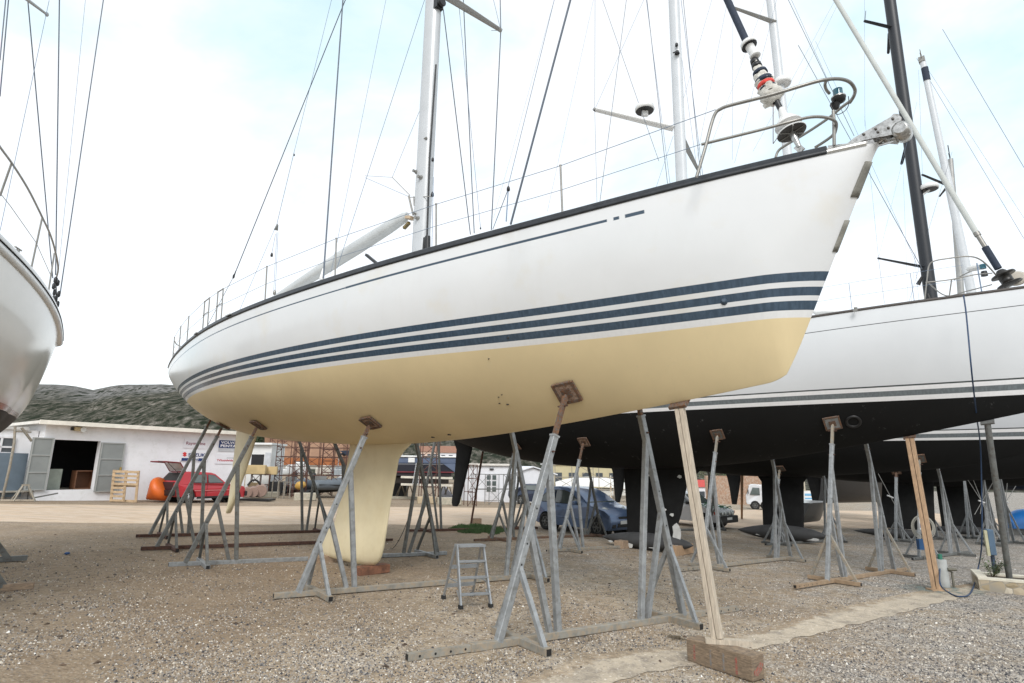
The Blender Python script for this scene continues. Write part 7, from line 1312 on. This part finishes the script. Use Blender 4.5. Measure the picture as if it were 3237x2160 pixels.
for k, (px, r2) in enumerate(((782, .28), (800, .30), (823, .36))): c = G(px, 1583); mb = MB(); mb.tube([c+V3(-.25, .3, r2+.12), c+V3(-.1, .1, r2+.14), c+V3(.05, -.2, r2+.12)], [r2*.8, r2, r2*.8], 14); mb.build('roll', BDL, BN)
mb = MB(); mb.box(bc0+V3(0, .1, .06), 1.7, .9, .1); mb.build('base_pallet', BLACK, BN); mb = MB(); mb.tube(smooth([G(778, 1583)+V3(0, 0, .75), G(790, 1583)+V3(0, 0, 1.0), G(806, 1583)+V3(0, 0, 1.0), G(818, 1583)+V3(0, 0, .8)]), .05, 7); mb.build('black_hose', BLACKR, BN)
cab = YP(38, 806, 1566); CBN = thing('site_cabin', 'small white cabin with a dark window behind the cream crates, right of the shed', 'cabin', cab); z_ = gz(cab[0], cab[1])
mb = MB(); mb.box(V3(cab[0], cab[1]+1.2, z_+1.55), 1.5, 2.2, 3.1); mb.build('wall', WHITEP, CBN); mb = MB(); mb.box(V3(cab[0], cab[1]+1.1, z_+3.15), 1.7, 2.6, .12); mb.build('roof', WHITEP, CBN); mb = MB(); mb.box(V3(cab[0]-.1, cab[1]+.09, z_+2.0), .8, .04, .95); mb.build('window', BLACK, CBN); mb = MB(); mb.box(V3(cab[0]+.55, cab[1]+.08, z_+1.9), .35, .05, 1.4); mb.build('shutter', mat('grey_shutter', (.5, .52, .55), .6), CBN)
# assorted clutter hulls behind the dinghies
for i, (px, py, w_, h_, lift, m_, lab) in enumerate(((912, 1560, 1.4, .7, 1.25, WHITEP, 'white boat part stacked behind the left grey dinghy'), (1000, 1558, 1.2, .5, 1.3, mat('beige_part', (.5, .46, .4), .7), 'beige boat part stacked between the scaffold towers'), (1050, 1560, 1.9, .55, 1.25, mat('grey_part', (.30, .33, .35), .5), 'grey boat console stacked behind the right grey dinghy'), (880, 1558, 1.0, .4, 1.2, WHITEP, 'white panel stacked behind the steel trestle frames'))):
    c = G(px, py)+V3(0, 1.5, 0); mb = MB(); mb.box(c+V3(0, 0, lift+h_/2), w_, .8, h_); mb.box(c+V3(w_*.1, 0, lift+h_+.1), w_*.5, .6, .2); o = one(mb, 'boat_part', m_, lab, 'boat part', 'boat parts stacked behind the dinghies'); bv = o.modifiers.new('b', 'BEVEL'); bv.width = .08; bv.segments = 2
# navy canopy boat
cA_ = G(1036, 1570)+V3(0, 1.5, 0); r = thing('canopy_boat', 'small boat under a curved navy canopy behind the right grey dinghy', 'boat', cA_)
rows = []
for u in np.linspace(0, 1, 10): x = u*2.6; z = 2.9-1.9*(1-u)**3*0+(-1.6*max(0, .45-u)**1.0*0); rows.append([V3(cA_[0]+x, cA_[1]+y, cA_[2]+3.15-.35*(1-min(1, u*2.5))**2-.15*abs(y-.8)) for y in np.linspace(0, 1.6, 6)])
mb = MB(); mb.grid(rows); o = mb.build('canopy', NAVY, r); o.modifiers.new('s', 'SOLIDIFY').thickness = .05
mb = MB(); mb.poly([V3(cA_[0]+x, cA_[1], cA_[2]+z) for x, z in ((.1, 3.0), (2.6, 3.1), (2.6, 1.3), (1.5, 1.3), (1.25, 2.0), (.8, 2.6))], .05); mb.build('side_screen', NAVY, r)
mb = MB(); mb.box(V3(cA_[0]+1.6, cA_[1]+.8, cA_[2]+1.0), 3.0, 1.8, .8); o = mb.build('hull', WHITEP, r); o.modifiers.new('b', 'BEVEL').width = .2
for x in (.1, 1.3, 2.5): mb = MB(); mb.tube([V3(cA_[0]+x, cA_[1], cA_[2]+1.2), V3(cA_[0]+x, cA_[1], cA_[2]+3.15)], .03, 6); mb.build('canopy_pole', ALU, r)
# dark motor boat on a stand
mA = G(1245, 1582)+V3(0, 1, 0); mA[2] = gz(mA[0], mA[1]); mB = mA+V3(5.6, .8, 0)
MO = thing('motor_boat', 'dark navy motor boat with a slate-blue cabin, blocked up behind the cream keel', 'motor boat', (mA+mB)/2)
zf = lambda py: VP(mA, mB, 1340, py)[2]; dM = (mB-mA); lm = np.linalg.norm(dM[:2]); dM = V3(dM[0], dM[1], 0)/lm; nM = V3(dM[1], -dM[0], 0)
def mbx(nm, px0, px1, y0, y1, dep, m, off=0, bev=.06):
    a, b_ = VP(mA, mB, px0, 1500), VP(mA, mB, px1, 1500); s0 = (a-mA)@dM; s1 = (b_-mA)@dM; c = mA+dM*(s0+s1)/2-nM*(dep/2+off); c[2] = (zf(y0)+zf(y1))/2; mb = MB(); mb.box(c, s1-s0, dep, abs(zf(y0)-zf(y1)), (dM, nM, V3(0, 0, 1))); o = mb.build(nm, m, MO); bv = o.modifiers.new('b', 'BEVEL'); bv.width = bev; bv.segments = 2; return o
SLB = mat('slate_blue_cabin', (.10, .13, .20), .4, .1, .1, 2)
mbx('hull', 1200, 1436, 1466, 1493, 2.6, mat('near_black_navy', (.010, .011, .02), .35)); mbx('lower_hull', 1205, 1428, 1494, 1506, 2.3, mat('dark_chine', (.035, .03, .04), .5), .15); mbx('bottom', 1215, 1420, 1507, 1530, 1.8, mat('brown_black_bottom', (.025, .02, .017), .9), .4)
mbx('red_stripe', 1202, 1434, 1491, 1494.5, 2.66, mat('dark_red_stripe', (.16, .02, .03), .5), -.03, .005)
mbx('cabin', 1210, 1443, 1446, 1466, 2.2, SLB, .2); mbx('cabin_roof', 1208, 1446, 1441, 1446, 2.4, WHITEP, .1, .03); mbx('white_hatch', 1288, 1309, 1448, 1463, .06, WHITEP, .13, .02)
mb = MB(); a = VP(mA, mB, 1400, 1466); b_ = VP(mA, mB, 1440, 1495); mb.poly([a+nM*.05, VP(mA, mB, 1445, 1466)+nM*.05, VP(mA, mB, 1445, 1490)+nM*.05, b_+nM*.05], .04, nM); mb.build('bow_panel', SLB, MO)
for py in (1508, 1531): mb = MB(); a = VP(mA, mB, 1268, py); b_ = VP(mA, mB, 1430, py+4); mb.beam(a+nM*.3, b_+nM*.3, .14, .14); one(mb, 'support_beam', mat('cream_beam%d' % py, (.62, .58, .50), .7), ('upper' if py < 1520 else 'lower')+' cream beam under the dark motor boat', 'beam', 'beams under the dark motor boat')
for i, px in enumerate((1262, 1288, 1395, 1412)):
    c = G(px, 1574); mb = MB(); T_ = VP(mA, mB, px+8, 1528)-c
    for a in (0, 2.1, 4.2): mb.tube([c+V3(math.cos(a)*.45, math.sin(a)*.45, 0), c+T_*.95], .035, 6)
    one(mb, 'tripod_stand', GALVM, ['leftmost pale tripod stand', 'second pale tripod stand from the left', 'third pale tripod stand from the left', 'rightmost pale tripod stand'][i]+' under the dark motor boat', 'stand', 'tripod stands under the dark motor boat')
mb = MB(); c = G(1258, 1573)+V3(0, .8, 0); mb.box(c+V3(0, 0, .5), 1.0, .8, 1.0); one(mb, 'black_tank', BLACK, 'black tank on the ground at the stern of the dark motor boat', 'tank')
mb = MB(); c = G(1400, 1578); mb.add([c+V3(-.3, .5, .1), c+V3(.75, .5, .1), c+V3(-.1, .5, 1.1), c+V3(-.3, .9, .1), c+V3(.75, .9, .1), c+V3(-.1, .9, 1.1)], [(0, 1, 2), (3, 5, 4), (0, 3, 4, 1), (1, 4, 5, 2), (2, 5, 3, 0)]); one(mb, 'white_fin', mat('pale_fin', (.62, .63, .70), .5), 'white triangular fin leaning under the dark motor boat', 'fin')
mb = MB(); a = VP(mA, mB, 1313, 1532)+nM*.5; b_ = VP(mA, mB, 1325, 1464)+nM*.4
for s_ in (-.18, .18): mb.tube([a+dM*s_, b_+dM*s_], .022, 6)
for k in range(9): p = a+(b_-a)*(k+.5)/9; mb.tube([p-dM*.18, p+dM*.18], .015, 5)
one(mb, 'boarding_ladder', ALU, 'white boarding ladder leaning on the dark motor boat', 'ladder')
mb = MB(); a, b_ = G(1235, 1577), G(1368, 1580); mb.beam(a+V3(0, 0, .08), b_+V3(0, 0, .08), .25, .18); mb.build('kerb', CB_, kind='structure')
# town clutter behind: houses on the slope and moored-looking hulls
TER = mat('terracotta_roof', (.26, .13, .085), .85, 0, .2, 4)
def house(label, px0, px1, pyb, pye, D, m, roof='gable', win=2, door=False, grp=None, rm=TER, name='house', depth=6, over=.2, yaw=.12, base=None):
    c0 = YP(D, (px0+px1)/2, pyb); d_ = V3(math.cos(yaw), math.sin(yaw), 0); n_ = V3(d_[1], -d_[0], 0); A = VP(c0, c0+d_, px0, pyb); B = VP(c0, c0+d_, px1, pyb); wd = (B-A)@d_; zt2_ = VP(c0, c0+d_, (px0+px1)/2, pye)[2]; zb2 = (A[2]+B[2])/2; ctr = (A+B)/2; z0 = zb2-1.5
    r = thing(name, label, 'building', V3(ctr[0], ctr[1], zb2), grp); bc = lambda s, dd, z: V3(ctr[0], ctr[1], 0)+d_*s-n_*dd+V3(0, 0, z)
    mb = MB(); mb.box(bc(0, depth/2, (z0+zt2_)/2), wd, depth, zt2_-z0, (d_, n_, V3(0, 0, 1))); mb.build('wall', m, r)
    if roof == 'flat': mb = MB(); mb.box(bc(0, depth/2, zt2_+.07), wd+over*2, depth+over*2, .14, (d_, n_, V3(0, 0, 1))); mb.build('roof', rm, r)
    elif roof == 'gable':
        rh = wd*.16; P = [bc(-wd/2-over, -over, zt2_), bc(wd/2+over, -over, zt2_), bc(wd/2+over, depth+over, zt2_), bc(-wd/2-over, depth+over, zt2_), bc(-wd/2-over, depth/2, zt2_+rh*2), bc(wd/2+over, depth/2, zt2_+rh*2)]
        mb = MB(); mb.add(P, [(0, 1, 5, 4), (2, 3, 4, 5), (0, 4, 3), (1, 2, 5), (0, 3, 2, 1)]); mb.build('roof', rm, r)
    elif roof == 'front':
        rh = wd*.13; P = [bc(-wd/2, 0, zt2_), bc(wd/2, 0, zt2_), bc(0, 0, zt2_+rh), bc(-wd/2, depth, zt2_), bc(wd/2, depth, zt2_), bc(0, depth, zt2_+rh)]; mb = MB(); mb.add(P, [(0, 1, 2), (3, 5, 4), (0, 2, 5, 3), (1, 4, 5, 2)]); mb.build('gable', m, r)
        for s_ in (-1, 1): mb = MB(); mb.add([bc(s_*(wd/2+over), -over, zt2_-.05), bc(0, -over, zt2_+rh+.06), bc(0, depth, zt2_+rh+.06), bc(s_*(wd/2+over), depth, zt2_-.05)], [(0, 1, 2, 3)]); o = mb.build('roof', rm, r); o.modifiers.new('s', 'SOLIDIFY').thickness = .08
    hgt_ = zt2_-zb2
    for k in range(win):
        s_ = (k+.5)/win*wd-wd/2; mb = MB(); mb.box(bc(s_, -.03, zb2+hgt_*.62), min(1.0, wd/win*.5), .08, hgt_*.3, (d_, n_, V3(0, 0, 1))); mb.build('window', mat('dim_pane', (.06, .07, .08), .3), r)
    return r, bc, wd, zb2, zt2_, d_, n_
WB2 = mat('white_building_wall', (.70, .71, .74), .9, 0, .05, 2)
r, bc, wd, zb2, zt2_, d_, n_ = house('small white flat-roofed building with a double glazed door, behind the black rudder', 1440, 1612, 1583, 1472, 43, WB2, 'flat', 0, rm=mat('white_eave', (.66, .63, .58), .8), name='small_building', yaw=.10, depth=5)
ds_ = (VP(bc(0, 0, 0), bc(1, 0, 0), 1553, 1540)-bc(0, 0, 0))@d_; hh = zt2_-zb2
mb = MB(); mb.box(bc(ds_, -.03, zb2+hh*.38), .95, .08, hh*.74, (d_, n_, V3(0, 0, 1))); DR_ = mb.build('door', mat('white_door', (.6, .6, .62), .5), r)
for sx_ in (-.2, .2):
    for k in range(3): mb = MB(); mb.box(bc(ds_+sx_, -.08, zb2+hh*(.32+.17*k)), .28, .04, hh*.13, (d_, n_, V3(0, 0, 1))); mb.build('pane', GLASS, DR_)
mb = MB(); mb.box(bc(ds_, -.06, zb2+hh*.9), .3, .1, .1, (d_, n_, V3(0, 0, 1))); mb.build('door_lamp', BLACK, r)
house('white gabled building with one small dark window, behind the navy saloon', 1612, 1752, 1588, 1500, 44.5, WB2, 'front', 0, rm=WB2, name='gabled_building', yaw=.35, depth=6)
house('yellow building with shuttered windows behind the blue hatchback', 1744, 1960, 1580, 1470, 60, mat('yellow_wall', (.50, .44, .28), .9, 0, .05, 2), 'flat', 5, rm=WB2, name='yellow_building', yaw=.1)
house('house with a terracotta roof far behind the dark motor boat, left', 1325, 1385, 1460, 1428, 110, mat('pink_wall', (.60, .46, .38), .9), 'gable', 3, grp='far houses'); house('house with a terracotta roof far behind the dark motor boat, right', 1388, 1460, 1462, 1432, 118, WB2, 'gable', 3, grp='far houses')
house('white far house left of the dark motor boat, beyond the cream keel', 1180, 1262, 1470, 1436, 105, mat('grey_white_wall', (.50, .50, .48), .9), 'flat', 4, grp='far houses', rm=WB2); house('terracotta house far beyond the salmon hull', 1070, 1140, 1470, 1430, 120, mat('tan_wall', (.50, .38, .28), .9), 'gable', 3, grp='far houses')
house('low white house with a bright red roof behind the white pickup', 2185, 2250, 1600, 1540, 75, WB2, 'gable', 1, rm=mat('red_roof', (.45, .06, .05), .7), grp='far houses', depth=3)
# brick wall at the right background
BRM = mat('brick_wall', (.34, .21, .14), .9, 0, .2, 3, (.42, .33, .26), (.45, .6)); c0, c1 = YP(64, 2235, 1600), YP(67, 2490, 1606); dW_ = (c1-c0); lW = np.linalg.norm(dW_[:2]); dW_ = V3(dW_[0], dW_[1], 0)/lW; mb = MB(); mb.box((c0+c1)/2+V3(0, 0, 1.0), lW, .3, 4.6, (dW_, V3(-dW_[1], dW_[0], 0), V3(0, 0, 1))); one(mb, 'brick_wall', BRM, 'orange-brown brick wall along the far right side of the yard', 'wall')
# vans and far bits
c = G(2560, 1608)+V3(0, 3, 0); r = thing('camper_van', 'beige camper van front seen right of the second black keel', 'van', c); mb = MB(); mb.box(c+V3(.2, 2, 1.9), 2.3, 4, 2.7); o = mb.build('body', mat('beige_body', (.50, .45, .35), .6), r); o.modifiers.new('b', 'BEVEL').width = .25
mb = MB(); mb.box(c+V3(.2, -.03, 2.3), 1.7, .08, .8); mb.build('windscreen', GLASS, r); mb = MB(); mb.box(c+V3(.2, -.02, .85), 2.2, .12, .3); mb.build('bumper', BLACK, r)
for x in (-.7, 1.1): mb = MB(); mb.lathe(c+V3(x, .9, .4), V3(1, 0, 0), [(-.12, .38), (.12, .38)], 16); mb.build('wheel', BLACKR, r)
c = G(2560, 1610); r = thing('notice_board', 'blue and white notice board standing in front of the beige camper van', 'notice board', c); mb = MB(); mb.box(c+V3(0, 0, 1.0), 1.0, .06, 1.5); mb.build('panel', WHITEP, r)
for k, zc in enumerate((.55, 1.0, 1.4)): mb = MB(); mb.box(c+V3(0, -.045, zc), .8, .02, .22); mb.build('blue_panel', mat('sky_blue_print', (.16, .38, .60), .5), r)
for x in (-.45, .45): mb = MB(); mb.beam(c+V3(x, 0, 0), c+V3(x, 0, .3), .06); mb.build('post', GALVD, r)
sec_hull('dark grey motor hull on the ground right of the second black keel', G(2540, 1672)+V3(0, 1.2, 0), G(2608, 1670)+V3(.6, 1.8, 0), .2, 1.25, mat('dark_grey_hull', (.13, .14, .15), .35, .2, .1, 2), hb=1.0, z0=-.1)
sec_hull('large dark hull standing far off beneath the row of black bottoms', YP(44, 2600, 1600), YP(47, 2830, 1606), .2, 4.2, mat('charcoal_hull', (.018, .019, .021), .5, 0, .1, 2), hb=1.8, z0=0)
# white covered boat behind the blue hatchback
c0_ = G(1782, 1590)+V3(0, 9, 0); c1_ = c0_+V3(7.0, 0, 0); rows = []; zc_ = gz(c0_[0], c0_[1])
for t in np.linspace(0, 1, 16): hh = .9+1.05*math.sin(math.pi*min(1, .1+t*.85))**.6; rows.append([V3(c0_[0]+7*t, c0_[1]+1.6*math.cos(a)*(.4+.6*math.sin(math.pi*(.1+.8*t))), zc_+hh*(.55+.45*math.sin(a))+.1) for a in np.linspace(0, math.pi, 9)])
CV = thing('covered_boat', 'boat under a white cover behind the blue hatchback', 'boat', V3(c0_[0]+3.5, c0_[1], zc_)); mb = MB(); mb.grid(rows); mb.build('cover', mat('white_tarp', (.68, .67, .64), .8, 0, .06, 2), CV); mb = MB(); mb.box(V3(c0_[0]+3.5, c0_[1], zc_+.55), 6.6, 2.4, .9); o = mb.build('hull', mat('pale_hull', (.55, .54, .5), .6), CV); o.modifiers.new('b', 'BEVEL').width = .3
c = G(1972, 1600)+V3(0, 4, 0); mb = MB()
for k in range(7): a = V3(c[0]+rr_.uniform(-.5, .5), c[1], c[2]); mb.beam(a, a+V3(rr_.uniform(-.1, .35), 0, rr_.uniform(1.6, 3.0)), .16, .06)
one(mb, 'plank_stack', mat('bleached_planks', (.55, .42, .28), .8, 0, .2, 2, (.7, .68, .62), (.48, .52)), 'bleached planks leaning upright between the black rudder and the flaking keel', 'planks')
# trees
def tree(label, c, H_, R_, n, m, grp='trees beyond the yard', name='tree', leaf=.22):
    rr = random.Random(int(c[0]*7+c[1])); r = thing(name, label, 'tree', c, grp); mb = MB(); tips = []
    mb.tube([c-V3(0, 0, .3), c+V3(0, 0, H_*.35), c+V3(.1, 0, H_*.6)], [.16, .12, .07], 8)
    for k in range(9): a = rr.uniform(0, 6.28); q = rr.uniform(.35, .95); t = c+V3(math.cos(a)*R_*q, math.sin(a)*R_*q, H_*rr.uniform(.5, .95)); s0 = c+V3(0, 0, H_*rr.uniform(.3, .5)); mb.tube([s0, s0*.5+t*.5+V3(0, 0, .2), t], [.07, .04, .02], 5); tips.append(t)
    mb.build('trunk', mat('bark', (.10, .08, .06), .9), r); tips.append(c+V3(0, 0, H_*.9)); mb = MB(); rad = R_*.42
    for k in range(n):
        t = rr.choice(tips); v = V3(rr.gauss(0, 1), rr.gauss(0, 1), rr.gauss(0, .8)); v /= np.linalg.norm(v)+.01; p = t+v*rad*rr.uniform(.3, 1); a, b2 = rr.uniform(0, 6.28), rr.uniform(-1, 1); e1 = V3(math.cos(a)*math.cos(b2), math.sin(a)*math.cos(b2), math.sin(b2)); e2 = np.cross(e1, v); q = leaf*rr.uniform(.5, 1.2)
        mb.add([p, p+e1*q*.5+e2*q*.35, p+e1*q, p+e1*q*.5-e2*q*.35], [(0, 1, 2, 3)])
    mb.build('crown', m, r)
TG1 = mat('dark_tree_leaf', (.03, .055, .02), .8, 0, .5, 2, (.07, .10, .035), (.5, .62)); TG2 = mat('olive_tree_leaf', (.09, .12, .05), .8, 0, .5, 2, (.20, .20, .09), (.5, .62))
for i, (px, py, D, H_, R_, m_, lab) in enumerate(((835, 1500, 50, 5.6, 2.2, TG1, 'dark green tree behind the white cabin'), (1215, 1500, 80, 6, 2.6, TG1, 'dark tree above the dark motor boat, beyond the cream keel'), (2255, 1590, 88, 6.2, 4.2, TG2, 'olive tree above the brick wall, left of the far black rudder'), (2400, 1590, 84, 6.0, 5, TG2, 'olive tree above the brick wall behind the white truck'), (2330, 1590, 92, 6.4, 4.4, TG1, 'dark tree above the brick wall, between two olive trees'))):
    c = YP(D, px, py); c[2] = gz(c[0], c[1]); tree(lab, c, H_, R_, 2600, m_)
mb = MB(); rr_ = random.Random(12)
for k in range(1800):
    q = rr_.random(); p = YP(60+4*q, 1485+140*q, 1583); p[2] = gz(p[0], p[1])+rr_.uniform(0, .1)
